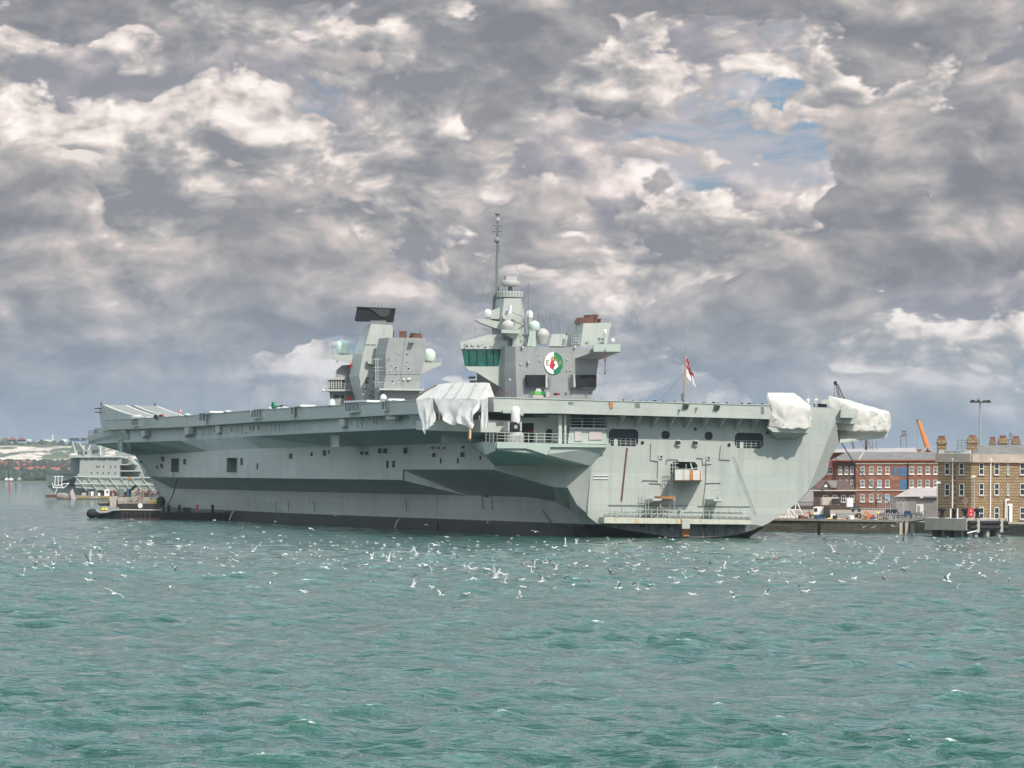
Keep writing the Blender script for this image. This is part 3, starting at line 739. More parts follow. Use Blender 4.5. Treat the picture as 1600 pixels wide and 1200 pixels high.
# recessed davit boxes let into the deck edge (white canopy roofs, slatted fronts)
def catwalk(x0, x1, y0, y1, roof=None, slats=4):
    e = deck_pt((x0 + x1) / 2, (y0 + y1) / 2 - 6); t = edge(e.y) - .12
    a = S(x0, y1, x=t); b = S(x1, y0, x=t); q = MB()
    s0, s1 = sorted((a.y, b.y)); z0, z1 = sorted((a.z, b.z))
    q.box((t, s0, z0), (t + .3, s1, z1), 0)
    for i in range(slats + 1):
        s = s0 + (s1 - s0) * i / slats; q.box((t - .18, s - .12, z0), (t - .02, s + .12, z1), 1)
    q.box((t - .25, s0 - .15, z0 - .2), (t - .02, s1 + .15, z0), 1)
    o = q.build('life_raft_recess', [M['louvre'], M['fitting_paint']], ship)
    if roof:
        r = MB(); p = S(roof[0], roof[2], x=t); p2 = S(roof[1], roof[2] - 1, x=t)
        r.box((t - .3, min(p.y, p2.y), z1 + .1), (t + 2.4, max(p.y, p2.y), z1 + .42)); r.build('canopy', [M['white_paint']], o)
catwalk(206.5, 229.5, 654.5, 665, (207, 231, 653), 7)
catwalk(312, 318, 646, 657, (313, 330, 645), 1)
catwalk(393, 410.5, 640, 652, (398, 424, 637.5), 4)
catwalk(455, 460.5, 636.5, 648, (455, 472, 634.5), 1)
catwalk(540, 563, 629.5, 643, (540, 576, 626.5), 6)
catwalk(597.5, 607.5, 627, 640, (598, 610, 625), 2)
# boxes slung beneath the edge and cranes on it
for x0, x1, y0, y1 in ((223, 234, 673, 682), (291, 303, 667.5, 679), (340, 352, 665, 677), (386, 400, 663, 676), (456.5, 470, 660, 671), (535, 550, 655, 667)):
    g = MB(); e = deck_pt((x0 + x1) / 2, y0 - 17); t = edge(e.y) - .15
    s0_ = S(x1, y1, x=t).y; A = [S(x, y, y=s0_) for x, y in ((x0 + 3, y0), (x1, y0), (x1, y1), (x0 + 3.5, y1 - .5))]
    g.extr(A, (0, 2.6, 0)); g.hull([A[2], A[3], A[2] + Vector((2, 9, -.4)), A[3] + Vector((2, 9, -.4)), A[2] + Vector((2, 0, .8)), A[3] + Vector((0, 1, .5))])
    g.build('underslung_platform', [M['ship_paint']], ship)
# floodlights on the deck edge
for x, y in ((293, 650), (356, 645), (445, 639.5), (518.5, 635), (184, 659), (163, 658), (170, 658)):
    g = MB(); e = deck_pt(x, y); t = edge(e.y) - .3 if e.y < 262 else e.x - .3
    c = S(x, y, x=t)
    g.lathe(c, [(.15, -.3), (.75, .15), (.7, .35), (.2, .5)], 10); g.tube(c, c + Vector((.6, 0, -.9)), .08, 4)
    g.build('deck_edge_floodlight', [M['fitting_paint']], ship)
# long vertical framed panels on the flare
for x0, x1, y0, y1 in ((351, 362, 679, 701), (517, 531, 672, 697), (185, 192, 686, 706)):
    s_ = onwall((x0 + x1) / 2, 700).y; t = edge(s_ + 8) + 1.1
    A = [S(x0, y0, x=t), S(x1, y0, x=t), S(x1, y1, x=t + .4), S(x0 + 2, y1, x=t + .4)]
    g = MB(); g.loops(A, [q_ + Vector((5.0, 0, 0)) for q_ in A], 0)
    o_ = g.build('exhaust_trunk', [M['ship_paint']], ship)
    g = MB(); B_ = [q_ + Vector((-.08, 0, 0)) for q_ in A]; g.path(B_ + B_[:1], .16, 4); g.build('trunk_frame', [M['fitting_paint']], o_)
# small pipes, ventilators and frames along the gallery under the deck
rr = random.Random(5)
for i in range(46):
    g = MB(); s_ = 44 + i * 3.6 + rr.random() * 1.5
    e = edge(s_) + 1.22
    h0 = 15.95 - 0.004 * (s_ - 60); k = rr.random()
    if k < .3: g.box((e - .10, s_, h0 + .3), (e + .02, s_ + .10, 18.05)); nm = 'gallery_post'
    elif k < .6: g.box((e - .25, s_, h0 + .9), (e + .02, s_ + .5, h0 + 1.7)); nm = 'gallery_locker'
    else: g.path([(e - .1, s_, 18), (e - .1, s_, h0 + .6), (e - .1, s_ + 1.0, h0 + .6)], .05, 4); nm = 'gallery_pipe'
    g.build(nm, [M['ship_paint']], ship)
a = S(952, 650, y=0.0).x; b = S(1212, 655, y=0.0).x
for i in range(10):
    g = MB(); t = a + (b - a) * (i + .5) / 10
    g.loops([(t, -2.6, 18.05), (t, -.02, 18.05), (t, -.02, 16.3)], [(t + .22, -2.6, 18.05), (t + .22, -.02, 18.05), (t + .22, -.02, 16.3)])
    g.build('overhang_bracket', [M['ship_paint']], ship)
g = MB()
for i in range(26):
    t = a + (b - a) * i / 25; g.tube((t, -.12, 16.9), (t, -.12, 18.05), .05, 4)
g.tube((a, -.12, 17.2), (b, -.12, 17.2), .06, 4); g.tube((a, -.14, 17.6), (b, -.14, 17.6), .05, 4)
g.build('overhang_pipework', [M['fitting_paint']], ship)
# ------------------------------------------------------------------ platforms and sponsons of the quarter
def FP(name, pts, s, depth, m, parent=None, **k):
    return MB().extr([S(x, y, y=s) for x, y in pts], (depth * .404 if depth > 2.4 else 0, depth, 0)).build(name, [M[m]], parent if parent is not None else ship, **k)
def HP(name, pts, m, parent=None, **k):       # convex solid through photo points on given planes
    return MB().hull([p if isinstance(p, Vector) else Vector(p) for p in pts]).build(name, [M[m]], parent if parent is not None else ship, **k)
fa_ = lambda x, y: SHIP.P(x, y, FP0, FN)
FP0 = S(924, 728, y=0.0)
T1 = S(948, 694.5, y=0.0)
def PL(x, y, off=0.0):                         # plane of the platform's after edge, parallel to the chamfer
    return SHIP.P(x, y, Vector((T1.x, -.6, 0)), (5.9, -17.5, 0)) + Vector((0, off, 0))
T0 = PL(776, 691)
zt = (T0.z + T1.z) / 2
tp = S(758, 692, x=T0.x - .1)
HP('gun_platform', [Vector((T0.x, T0.y, zt)), Vector((T1.x, -.6, zt)), Vector((-17, 12, zt)), Vector((-29, 21, zt)), Vector((T0.x, tp.y + 2, zt)), PL(777, 703), S(759, 710, x=T0.x), PL(853, 710), PL(946, 698), fa_(773, 728) , S(923, 728, y=0.1), Vector((-27, 15, 10.6)), Vector((-18, 14, 10.6))], 'underside_paint')
fz = [(775, 691.5), (948, 694.8), (947, 699), (857, 698.5), (853, 711), (826, 702), (820, 700.5), (775, 700.5)]
MB().extr([PL(x, y, -.12) for x, y in fz], (0, -.25, 0)).build('platform_facia', [M['mint_paint']], ship)
MB().extr([S(x, y, x=T0.x - .12) for x, y in ((758, 691.5), (775.5, 691.5), (774, 705), (759, 711))], (-.15, 0, 0)).build('platform_side_facia', [M['ship_paint']], ship)
MB().extr([PL(851, 698, -.3), PL(860, 698, -.3), fa_(862, 728), PL(852, 712, -.3)], (0, .5, 0)).build('quarter_fin', [M['mint_paint']], ship)
g = MB(); z = zt
g.rail([(T0.x, tp.y, z), (T0.x, T0.y - .1, z), PL(862, 692, -.1), PL(893, 693, -.1)], h=1.35, r=.055, post=1.5); g.build('gun_platform_railing', [M['fitting_paint']], ship)
# recess behind the gun: wall, green shutter box, doorway
HP('shutter_housing', [S(812, 652, y=.2), S(855, 652, y=.2), S(855, 661, y=-.6), S(815, 661, y=-.6), S(812, 650, y=2.8), S(855, 650, y=2.8), S(855, 661, y=2.8), S(815, 661, y=2.8)], 'mint_paint')
FP('shutter_rail', [(786, 640.5), (853, 641), (853, 646), (786, 645.5)], -3.35, .3, 'mint_paint')
FP('recess_wall', [(834, 648), (892, 648), (892, 693), (834, 693)], 1.5, 5, 'ship_paint')
dr = MB(); dr.extr([S(x, y, y=1.4) for x, y in ((853.5, 673), (856, 670.5), (861, 670.5), (863, 673), (863, 690), (853.5, 690))], (0, .06, 0)); dr.build('doorway', [M['dark_opening']], ship)
FP('pipe_stack', [(873, 648), (878, 648), (878, 693), (873, 693)], -1.5, .5, 'fitting_paint')
FP('pipe_stack', [(882, 648), (885, 648), (885, 693), (882, 693)], -1.5, .5, 'fitting_paint')
for x, y in ((826, 672), (832, 671)): FP('hose_rack', [(x, y), (x + 5, y), (x + 4, y + 3), (x, y + 3)], 2.6, .3, 'rust_orange')
# deckhouse at the end of the platform, with a railed roof and a bracket frame below
dh = FP('deckhouse', [(890, 670), (947, 671), (949, 694), (887, 693)], -.6, 5, 'mint_paint')
FP('roof_slab', [(890, 667.5), (948.5, 668.5), (948.5, 671.5), (890, 670.5)], -.9, 5.5, 'fitting_paint', dh)
for a in ((898, 672.5, 909, 689), (920.5, 673, 940, 687)): FP('canvas_panel', [(a[0], a[1]), (a[2], a[1]), (a[2], a[3]), (a[0], a[3])], -.75, .1, 'pink_cover', dh)
g = MB(); a, b = S(891, 668, y=-.8), S(946, 668.6, y=-.8); g.rail([a + Vector((0, 4, 0)), a, b, b + Vector((0, 4, 0))], h=1.35, r=.055, post=1.9); g.build('roof_railing', [M['fitting_paint']], dh)
g = MB(); g.path([S(896, 696.5, y=-.9), S(921, 704.5, y=-.9), S(931, 697, y=-.9), S(908, 704, y=-.9)], .12, 5); g.path([S(921, 704, y=-.9), S(921, 712, y=-.9), S(926, 700, y=-.9)], .16, 5); g.build('bracket_frame', [M['fitting_paint']], ship)
# close-in gun
gx = S(805, 690, y=-4.6)
ciws = empty('gun_mount_root', None) if False else None
g = MB(); g.lathe((gx.x, -4.6, zt), [(1.3, 0), (1.3, .9), (1.2, 1.3), (1.0, 1.5)], 14)
gun = g.build('close_in_gun', [M['radome_grey']], ship)
g = MB(); c0 = S(805.5, 658, y=-4.6); top_ = S(806, 634.5, y=-4.6).z
g.lathe((c0.x, -4.6, 0), [(.55, c0.z - .6), (.68, c0.z), (.68, top_ - .85), (.58, top_ - .4), (.4, top_ - .12), (.12, top_)], 16); g.build('gun_radome', [M['radome_white']], gun, smooth=True)
g = MB(); g.tube(S(812, 648, y=-5.0), S(817, 648, y=-5.0), .28, 8); g.build('gun_sensor', [M['steel_grey']], gun)
for sx in (795, 814):
    g = MB()
    a = S(sx - 1.5, 674, y=-5.4); b = S(sx + 1.5, 659, y=-5.4); g.box((a.x, -5.4, a.z), (b.x, -3.9, b.z)); g.build('gun_yoke', [M['radome_grey']], gun)
g = MB(); c = S(804.5, 667, y=-5.6); g.tube(c, c + Vector((0, 2.2, 0)), 0.72, 16, mi=0); g.build('ammunition_drum', [M['black_paint']], gun)
g = MB(); g.tube(c + Vector((.1, -.15, 0)), c + Vector((.1, 0.05, 0)), 0.3, 10); g.build('drum_hub', [M['steel_grey']], gun)
# port quarter sponson under the canvas
XS = -36.3
A = [S(650, 657.5, x=XS), S(751, 656, x=XS), S(751, 675, x=XS), S(716, 672, x=XS), S(681, 666, x=XS), S(650, 671.5, x=XS)]
HP('port_quarter_sponson', A + [p + Vector((5, 0, 0)) for p in A] + [Vector((-27, 34, 13.9)), Vector((-28.5, 20, 14.2)), Vector((-30, 34, 16.0))], 'ship_paint')
HP('deck_notch', [Vector((-35, 22, 18.1)), Vector((-35, 32, 18.1)), Vector((-26, 32, 13.7)), Vector((-27.5, 21, 13.7)), Vector((-26, 22, 18.1)), Vector((-30, 34, 18.1)), Vector((-34, 22, 16.4)), Vector((-34, 32, 16.4))], 'underside_paint')
# ladder down to the gun platform
g = MB(); a = S(758.5, 652, y=.6); b = S(772, 689, y=.6)
for off in (0, .9):
    g.tube(a + Vector((0, off, 0)), b + Vector((0, off, 0)), .07, 4)
    for h in (.55, 1.05): g.tube(a + Vector((0, off, h)), b + Vector((0, off, h)), .05, 4)
    for i in range(7): q = a.lerp(b, i / 6) + Vector((0, off, 0)); g.tube(q, q + Vector((0, 0, 1.05)), .05, 4)
for i in range(15): q = a.lerp(b, (i + .5) / 15); g.box((q.x - .12, q.y, q.z - .03), (q.x + .12, q.y + .9, q.z + .03))
g.build('inclined_ladder', [M['fitting_paint']], ship)
# starboard quarter sponson
HP('after_sponson', [S(1199, 668, y=-3.2), S(1264, 668.5, y=-3.2), S(1263, 676.5, y=-3.2), S(1208, 675, y=-3.2), S(1213, 686, y=-.1), S(1247, 686, y=-.1), S(1199, 662, y=0.0), S(1264, 662, y=0.0), S(1203, 672, y=-3.0)], 'ship_paint')
# the deck edge block and lower sponson beyond it
HP('deck_edge_house', [S(x, y, y=s) for x, y in ((1314, 637.5), (1340, 641), (1333, 653), (1313, 652.5)) for s in (6.8, 10.0)], 'ship_paint')
HP('starboard_sponson', [S(1310, 671, y=13.0), S(1386, 674, y=13.0), S(1386, 683.5, y=13.0), S(1380, 684.5, y=13), S(1313, 692, y=10.0), S(1310, 671, y=26.0), S(1389, 674, y=26.0), S(1386, 683.5, y=26.0), Vector((28, 26, 14.5))], 'ship_paint')
FP('hull_slot', [(1281.8, 680.5), (1286, 681.5), (1285, 692.5), (1281, 692)], 5.6, .3, 'dark_opening')
FP('hull_slot', [(1267.5, 689), (1269.5, 689.5), (1268, 699), (1266, 698.5)], 1.6, .3, 'louvre')
FP('hull_slot', [(1295, 684.5), (1297.5, 685), (1296.5, 692), (1294, 691.5)], 8.0, .3, 'louvre')
# --- fittings on the transom
def tpath(pts, r=.06, name='transom_pipe', m='louvre', y=-.1): return MB().path([S(a, b, y=y) for a, b in pts], r, 4).build(name, [M[m]], ship)
tpath([(1017, 693), (1016, 719), (1028, 721), (1027, 747)])
tpath([(1141, 719), (1124, 718), (1126, 697)], y=-.1); tpath([(1103, 721), (1103, 745), (1101, 768), (1098, 791)])
tpath([(1041, 726), (1042, 718), (1057, 718), (1060, 720)]); tpath([(1088, 716), (1097, 716), (1098, 726), (1112, 725)])
tpath([(1003, 754), (1004, 750.5), (1027, 751), (1027, 754)]); tpath([(1102, 755), (1126, 754.5)])
tpath([(1014, 755), (1032, 756), (1033, 762)]); tpath([(951, 789.5), (1075, 790)]); tpath([(1090, 791), (1172, 791.5)])
tpath([(952, 801), (1052, 799.5)], .05); tpath([(1068, 800), (1160, 801)], .05)
for x0, x1 in ((972, 978), (996, 997), (1009, 1010), (1140, 1141), (1157, 1158)): tpath([(x0, 790), (x0, 800)], .05, 'stanchion', 'fitting_paint')
g = MB(); g.extr([S(x, y, y=-.04) for x, y in ((978.5, 700), (980.8, 700), (972, 783), (969.5, 783))], (0, -.07, 0)); g.build('rust_weep', [M['rust_metal']], ship)
for a in ((1030, 711, 1036, 717), (1104, 712.5, 1110, 718.5)):
    o = FP('vent_box', [(a[0], a[1]), (a[2], a[1]), (a[2], a[3]), (a[0], a[3])], -.18, .2, 'fitting_paint'); FP('vent_grille', [(a[0] + 2, a[1] + 1), (a[2] - 1, a[1] + 1), (a[2] - 1, a[3] - 1.5), (a[0] + 2, a[3] - 1.5)], -.22, .05, 'dark_opening', o)
for x, y, r in ((1059, 692, .5), (1086, 692.4, .5), (1061, 797.5, .3)):
    c = S(x, y, y=0.0); g = MB(); g.lathe(c + Vector((0, .0, 0)), [(r * .62, 0), (r, .05), (r, .35), (r * .62, .4), (r * .6, .0)], 14, R=Matrix.Rotation(math.pi / 2, 3, 'X')); o = g.build('fairlead', [M['mint_paint']], ship, smooth=True)
    c2 = S(x - .3, y - .3, y=-.45); MB().tube(c2, c2 + Vector((0, .1, 0)), r * .6, 12).build('fairlead_throat', [M['dark_opening']], o)
for x, y in ((1004, 691.5), (1139.5, 695), (1086.5, 670.5), (1199.5, 676)):
    c = S(x, y, y=-.1); MB().tube(c, c + Vector((0, .15, 0)), .26, 10).build('hawse_pipe', [M['dark_opening']], ship)
for x, y in ((928, 743), (905, 743)):
    g = MB(); 
    for dy in (0, 5): g.tube(S(x, y + dy, y=-.1), S(x + 23, y + dy, y=-.1) if x > 920 else S(x + 18, y + dy, y=-.1), .07, 4)
    if x > 920: g.build('name_batten', [M['white_paint']], ship)
# stern access platform with hanging box
bx = FP('stern_access_box', [(1055, 734), (1097, 734.5), (1096.5, 750), (1055, 750)], -3.6, 3.6, 'pale_stone')
bx.data.materials[0] = M['box_plating']
for x0, x1, m_ in ((1067, 1070, 'buff_paint'), (1078, 1083, 'rust_orange'), (1094, 1095.2, 'rust_orange')): FP('box_panel', [(x0, 735), (x1, 735), (x1, 749.5), (x0, 749.5)], -3.66, .06, m_, bx)
FP('box_floor', [(1052, 750), (1098, 750.5), (1097, 752), (1052, 751.5)], -3.8, 3.8, 'rust_metal', bx)
g = MB(); a, b = S(1047.5, 739, y=-1.8), S(1054.5, 739, y=-1.8)
for x in (1047, 1051, 1055): g.tube(S(x, 722, y=-1.8), S(x, 748, y=-1.8), .05, 4)
for y in (724, 730, 736, 742, 747): g.tube(S(1047, y, y=-1.8), S(1060, y, y=-1.8), .05, 4)
g.path([S(1056, 733, y=-3.2), S(1077, 733, y=-3.2), S(1090, 731, y=-3.2)], .06, 4); g.tube(S(1082, 734, y=-3), S(1079, 724, y=-1), .09, 4); g.tube(S(1072, 734, y=-2), S(1072, 725, y=-2), .05, 4)
g.build('box_scaffold', [M['fitting_paint']], ship)
# scaffold tower under it
g = MB()
for x in (1008.5, 1013, 1032, 1046.5, 1054): g.tube(S(x, 757 if x < 1020 else 760, y=-1.6), S(x, 803, y=-1.6), .05, 4)
for x in (1047, 1051, 1055): g.tube(S(x, 748, y=-1.9), S(x, 784, y=-1.9), .045, 4)
for y in (768, 773, 779): g.tube(S(1008, y, y=-1.6), S(1032, y, y=-1.6), .045, 4); g.tube(S(1046, y - 2, y=-1.6), S(1055, y - 2, y=-1.6), .045, 4)
for y in range(751, 783, 3): g.tube(S(1047, y, y=-1.9), S(1051, y, y=-1.9), .035, 4)
g.tube(S(1031, 788, y=-1.6), S(1054, 780, y=-1.6), .09, 4); g.tube(S(1030, 790, y=-1.6), S(1044, 799, y=-1.6), .06, 4); g.tube(S(1033, 779, y=-1.6), S(1055, 779, y=-1.6), .06, 4)
g.build('scaffold_frame', [M['radome_grey']], ship)
FP('rusty_walkway', [(1033, 775.5), (1054, 776.5), (1054.5, 779.5), (1033, 779)], -2.4, 2.3, 'rust_orange')
HP('stern_bracket', [S(1008, 780, y=-.05), S(1008, 788, y=-.05), S(1020, 779, y=-2.6), S(1034, 779, y=-2.6), S(1034, 782, y=-2.6), S(1020, 782.5, y=-2.6), S(1030, 779, y=-.05)], 'fitting_paint')
HP('stern_bracket', [S(1103, 780, y=-.05), S(1103, 790, y=-.05), S(1115, 780, y=-3.0), S(1129, 780, y=-3.0), S(1129, 783, y=-3.0), S(1115, 783, y=-3.0), S(1122, 780, y=-.05)], 'fitting_paint')
g = MB(); g.path([S(1106, 779, y=-1), S(1106, 770, y=-1), S(1110, 769, y=-1)], .05, 4); g.path([S(1119, 780, y=-2.9), S(1119, 769, y=-2.9), S(1127, 769, y=-2.9), S(1127, 780, y=-2.9)], .05, 4); g.tube(S(1123, 780, y=-2), S(1123, 776, y=-2), .3, 8); g.build('bracket_rail', [M['fitting_paint']], ship)
# waterline walkway across the transom
z0 = S(1060, 814, y=0.0)
wx0, wx1 = S(946, 806, y=-1.5), S(1172, 810, y=-1.5)
wl = FP('stern_walkway', [(944, 808), (1173, 812.5), (1173.5, 819.5), (944, 817.5)], -1.8, 1.9, 'rust_streaked_band')
wk = MB(); wk.extr([S(x, y, y=-.03) for x, y in ((944.5, 817.5), (1173.5, 819.3), (1190, 821.5), (1175, 828.5), (1150, 835.5), (1135, 837.8), (1095, 840.3), (1060, 839.5), (1030, 836.5), (1000, 831.5), (960, 825), (944.5, 822.5))], (0, -.16, 0)); wk.build('worn_lower_transom', [M['worn_antifouling']], ship)
g = MB()
pts = [S(x, 806.8 + (x - 945) * .018, y=-1.7) for x in range(946, 1173, 9)]
for i, p in enumerate(pts):
    h = 1.1 if i % 3 else 1.5; g.tube(p, p + Vector((0, 0, h)), .06, 4)
for h in (.55, 1.1): g.tube(pts[0] + Vector((0, 0, h)), pts[-1] + Vector((0, 0, h)), .045, 4)
rr = random.Random(8)
for i in range(0, len(pts) - 1):
    if rr.random() < .55: g.tube(pts[i] + Vector((0, .2, .1)), pts[i + 1] + Vector((0, .4, 1.0 * rr.random() + .4)), .07, 4)
g.build('walkway_railing', [M['fitting_paint']], ship)
g = MB(); g.extr([S(x, y, y=-.02) for x, y in ((943, 804.5), (1172, 808), (1173, 812), (944, 809))], (0, -.05, 0)); g.build('walkway_shadow_gap', [M['louvre']], ship)
for x in (1003.5, 1044.5, 1099.5, 1139.5):
    c = S(x, 821, y=-.2); MB().tube(c, c + Vector((0, -.18, 0)), .33, 12).build('overboard_discharge', [M['black_paint']], ship)
FP('stern_ladder_plate', [(1066, 811.5), (1078, 812), (1078, 826), (1066, 826)], -2.0, .3, 'ship_paint')
FP('rusted_plate', [(1066, 826), (1078, 826), (1077, 838), (1067, 838)], -.35, .2, 'rust_orange')
for x, y in ((962, 655), ): pass
# fittings on the stern facia
FP('lifebuoy_locker', [(951.5, 628.5), (958, 628.5), (957.5, 638), (954, 639)], -3.12, .2, 'rust_orange')
for x0, y0, x1, y1 in ((992, 630, 1000, 637), (888, 628, 896, 632), (1189, 636, 1194, 647)):
    FP('facia_recess', [(x0, y0), (x1, y0), (x1, y1), (x0, y1)], -3.04, .1, 'louvre')
for x, y in ((1067, 631), (1115.5, 633)):
    HP('facia_chute', [S(x, y, y=-3.0), S(x + 10, y, y=-3.0), S(x + 10, y + 1, y=-3.9), S(x + 3, y, y=-3.9), S(x + 1, y + 9, y=-3.0), S(x + 8, y + 8, y=-3.0)], 'louvre')
for x, y in ((1060, 640), (1087, 637)): MB().path([S(x, y, y=-3.2), S(x + 3, y, y=-3.2), S(x, y + 6, y=-3.2)], .09, 4).build('facia_pipe', [M['louvre']], ship)
rr = random.Random(2)
for i in range(22):
    x = 960 + i * 11.3 + rr.random() * 5; y = 624.3 + (x - 900) * .0275
    w = rr.choice((1.2, 2, 4)); c = S(x, y, y=-2.4); d_ = S(x + w, y, y=-2.4)
    MB().box((c.x, -2.9, 20.2), (d_.x, -2.5, 20.2 + rr.choice((.08, .12, .2)))).build('deck_edge_fitting', [M['black_paint']], ship)
# ensign staff
et = S(1068, 628, y=-1.0); e2 = S(1071.5, 541, y=-1.0)
g = MB(); g.tube(et, e2, .13, 8, .06); st_ = g.build('ensign_staff', [M['wood']], ship)
MB().tube(S(1070.5, 582, y=-1.0), S(1030, 625.5, y=-1.0), .06, 5).build('staff_stay', [M['louvre']], st_)
MB().tube(S(1070.3, 590, y=-1.0), S(1066, 626, y=-.6), .06, 5).build('staff_leg', [M['wood']], st_)
MB().tube(S(1067, 615, y=-1.1), S(1066.7, 626, y=-1.1), .3, 6).build('staff_tabernacle', [M['louvre']], st_)
# the ensign, hanging in folds: white field, red cross, the union in the hoist corner
def flag_mesh(name, hoist_top, hoist_bot, fly_top, fly_bot, parent, nu=18, nv=10, union=True, ruffle=.22):
    vs = []; fs = []; mi = []
    for i in range(nu + 1):
        u = i / nu
        for j in range(nv + 1):
            v = j / nv
            a = hoist_top.lerp(hoist_bot, v); b = fly_top.lerp(fly_bot, v); p = a.lerp(b, u)
            p = p + Vector((ruffle * .25 * math.sin(v * 9 + u * 5) * min(1, u * 3), ruffle * math.sin(v * 7 + u * 9) * min(1, u * 3), 0)); vs.append(p)
    for i in range(nu):
        for j in range(nv):
            fs.append((i * (nv + 1) + j, i * (nv + 1) + j + 1, (i + 1) * (nv + 1) + j + 1, (i + 1) * (nv + 1) + j))
            u = (i + .5) / nu; v = (j + .5) / nv
            if union and u < .44 and v < .44:
                d1 = abs(u / .44 - v / .44); d2 = abs(u / .44 + v / .44 - 1)
                k = 1 if abs(u / .44 - .5) < .14 or abs(v / .44 - .5) < .16 else 0 if min(d1, d2) < .14 else 2
            else: k = 1 if abs(u - .5) < .07 or abs(v - .5) < .09 else 0
            mi.append(k)
    g = MB(); g.v = vs; g.f = fs; g.m = mi
    return g.build(name, [M['white_paint'], M['red_paint'], M['navy_paint']], parent, smooth=True)
flag_mesh('ensign', S(1072.3, 556, y=-1.0), S(1073, 588, y=-1.0), S(1079, 572, y=-1.4), S(1089, 607, y=-.6), st_, ruffle=.18)
for x in (430, 450, 490, 634):                      # fender guides and marks low on the side
    a = S(x, 783, x=-17.55); b = S(x + 1.5, 799, x=-17.55); MB().tube(a, b, .07, 4).build('fender_guide', [M['louvre']], ship)
for x0, y0, y1 in ((752, 771, 796), (766.5, 771, 797)): MB().tube(S(x0, y0, x=-17.6), S(x0 + 3, y1, x=-17.6), .07, 4).build('draught_guide', [M['louvre']], ship)
for x in (757, 760.5): FPm = MB().box(tuple(S(x, 777, x=-17.62)), tuple(S(x + 1.8, 772, x=-17.62) + Vector((.02, 0, 0)))).build('draught_mark', [M['black_paint']], ship)
for k in range(7): MB().box(tuple(S(844 + k * 2.9, 773.5, x=-17.9)), tuple(S(845.9 + k * 2.9, 770, x=-17.9) + Vector((.02, 0, 0)))).build('red_marking', [M['brown_red']], ship)
MB().path([S(847, 797, x=-17.75), S(862, 818, x=-17.6)], .07, 4).build('hull_scrape', [M['rust_metal']], ship)
for x, y0 in ((366, 799), (625, 811)):
    a = S(x, y0, x=-17.2 if x > 500 else -15.0); pts = [a + Vector((-.9 * k / 5, 0, -a.z * (k / 5) ** 2)) for k in range(6)]; MB().path(pts, .07, 5).build('discharge_water', [M['white_paint']], ship)
# ------------------------------------------------------------------ islands
def island(name): 
    return None
# aft island -------------------------------------------------
SA = 95.0
a = S(805, 541, y=SA); b = S(937.5, 541, y=SA); c = S(790, 541, y=SA + 2.2)
g = MB()
zt_, zb = a.z, 20.0
fr = 14.0
def rg(z, pts): return [Vector((x, y, z)) for x, y in pts]
t_r = b.x
lo = [(S(809, 622, y=SA).x, SA), (S(919, 622, y=SA).x, SA), (S(919, 622, y=SA).x, SA + fr), (S(793, 622, y=SA + 2).x, SA + fr), (S(793, 622, y=SA + 2).x, SA + 2.2)]
md = [(S(806, 575, y=SA).x, SA), (S(932.5, 580, y=SA).x, SA), (S(932.5, 580, y=SA).x, SA + fr), (S(789, 575, y=SA + 2).x, SA + fr), (S(789, 575, y=SA + 2).x, SA + 2.2)]
hi = [(a.x, SA), (b.x, SA), (b.x, SA + fr), (c.x, SA + fr), (c.x, SA + 2.2)]
zm = S(806, 580, y=SA).z
L_ = rg(zb, lo); Mi = rg(zm, md); Hh = rg(zt_, hi)
n = 5; g.add(L_ + Mi + Hh, [(i, (i + 1) % n, n + (i + 1) % n, n + i) for i in range(n)] + [(n + i, n + (i + 1) % n, 2 * n + (i + 1) % n, 2 * n + i) for i in range(n)] + [tuple(range(10, 15)), tuple(range(5))[::-1]])
aft = g.build('aft_island', [M['island_paint']], ship)
def AP(name, pts, s, depth, m='island_paint'): return FP(name, pts, s, depth, m, aft)
# flying control position
AP('flyco_eave', [(719, 534), (793, 532), (793, 545.5), (720.5, 545.3)], SA + 4, 9, 'mint_paint').data.materials[0] = M['ship_paint']
g = MB(); A = [S(x, y, y=SA + 4.15) for x, y in ((721, 545.4), (783.5, 545.4), (779, 572.6), (726.5, 572.6))]; g.extr(A, (3.4, 8.6, 0)); gl = g.build('flyco_window_band', [M['glass_green']], aft)
for x0, x1 in ((732.5, 735), (744.5, 746.5), (760, 761.5), (770.5, 771.8)): FP('window_mullion', [(x0, 545.5), (x0 + 1.0, 545.5), (x0 + 1.9, 572.4), (x0 + .9, 572.4)], SA + 4.05, .12, 'black_paint', gl)
g = MB(); A = [S(x, y, y=SA + 3.95) for x, y in ((726, 572.6), (779, 572.6), (783.5, 545.4), (800, 545.4), (800, 611), (787, 607.5), (763, 593.5), (745, 582), (732, 578))]
B = [Vector((p.x + 3.5 + (1.2 if i > 3 else 0), p.y + 8.8, p.z)) for i, p in enumerate(A)]; g.loops(A, B); g.build('flyco_lower_body', [M['ship_paint']], aft)
g = MB(); g.hull([S(745, 582, y=SA + 6), S(745, 597, y=SA + 7), S(790, 608, y=SA + 5), S(790, 580, y=SA + 6), S(757, 622, y=SA + 9), S(793, 622, y=SA + 9), S(793, 622, y=SA + 14)]); g.build('flyco_support', [M['island_paint']], aft)
AP('flyco_roof', [(720, 534.5), (731, 531.5), (762, 523), (803, 523), (803, 541), (722, 538)], SA + 5, 7, 'ship_paint')
for x, y in ((735, 588), (737, 594)): FP('equipment_rack', [(x, y), (x + 8, y), (x + 8, y + 4), (x, y + 4)], SA + 6, 1, 'louvre', aft)
g = MB(); g.rail([S(722, 533, y=SA + 5), S(760, 522.5, y=SA + 6)], h=1.0, r=.035, post=1.0); g.rail([S(762, 523, y=SA + 6), S(785, 523, y=SA + 6)], h=1.1, r=.035, post=1.0); g.build('flyco_railing', [M['fitting_paint']], aft)
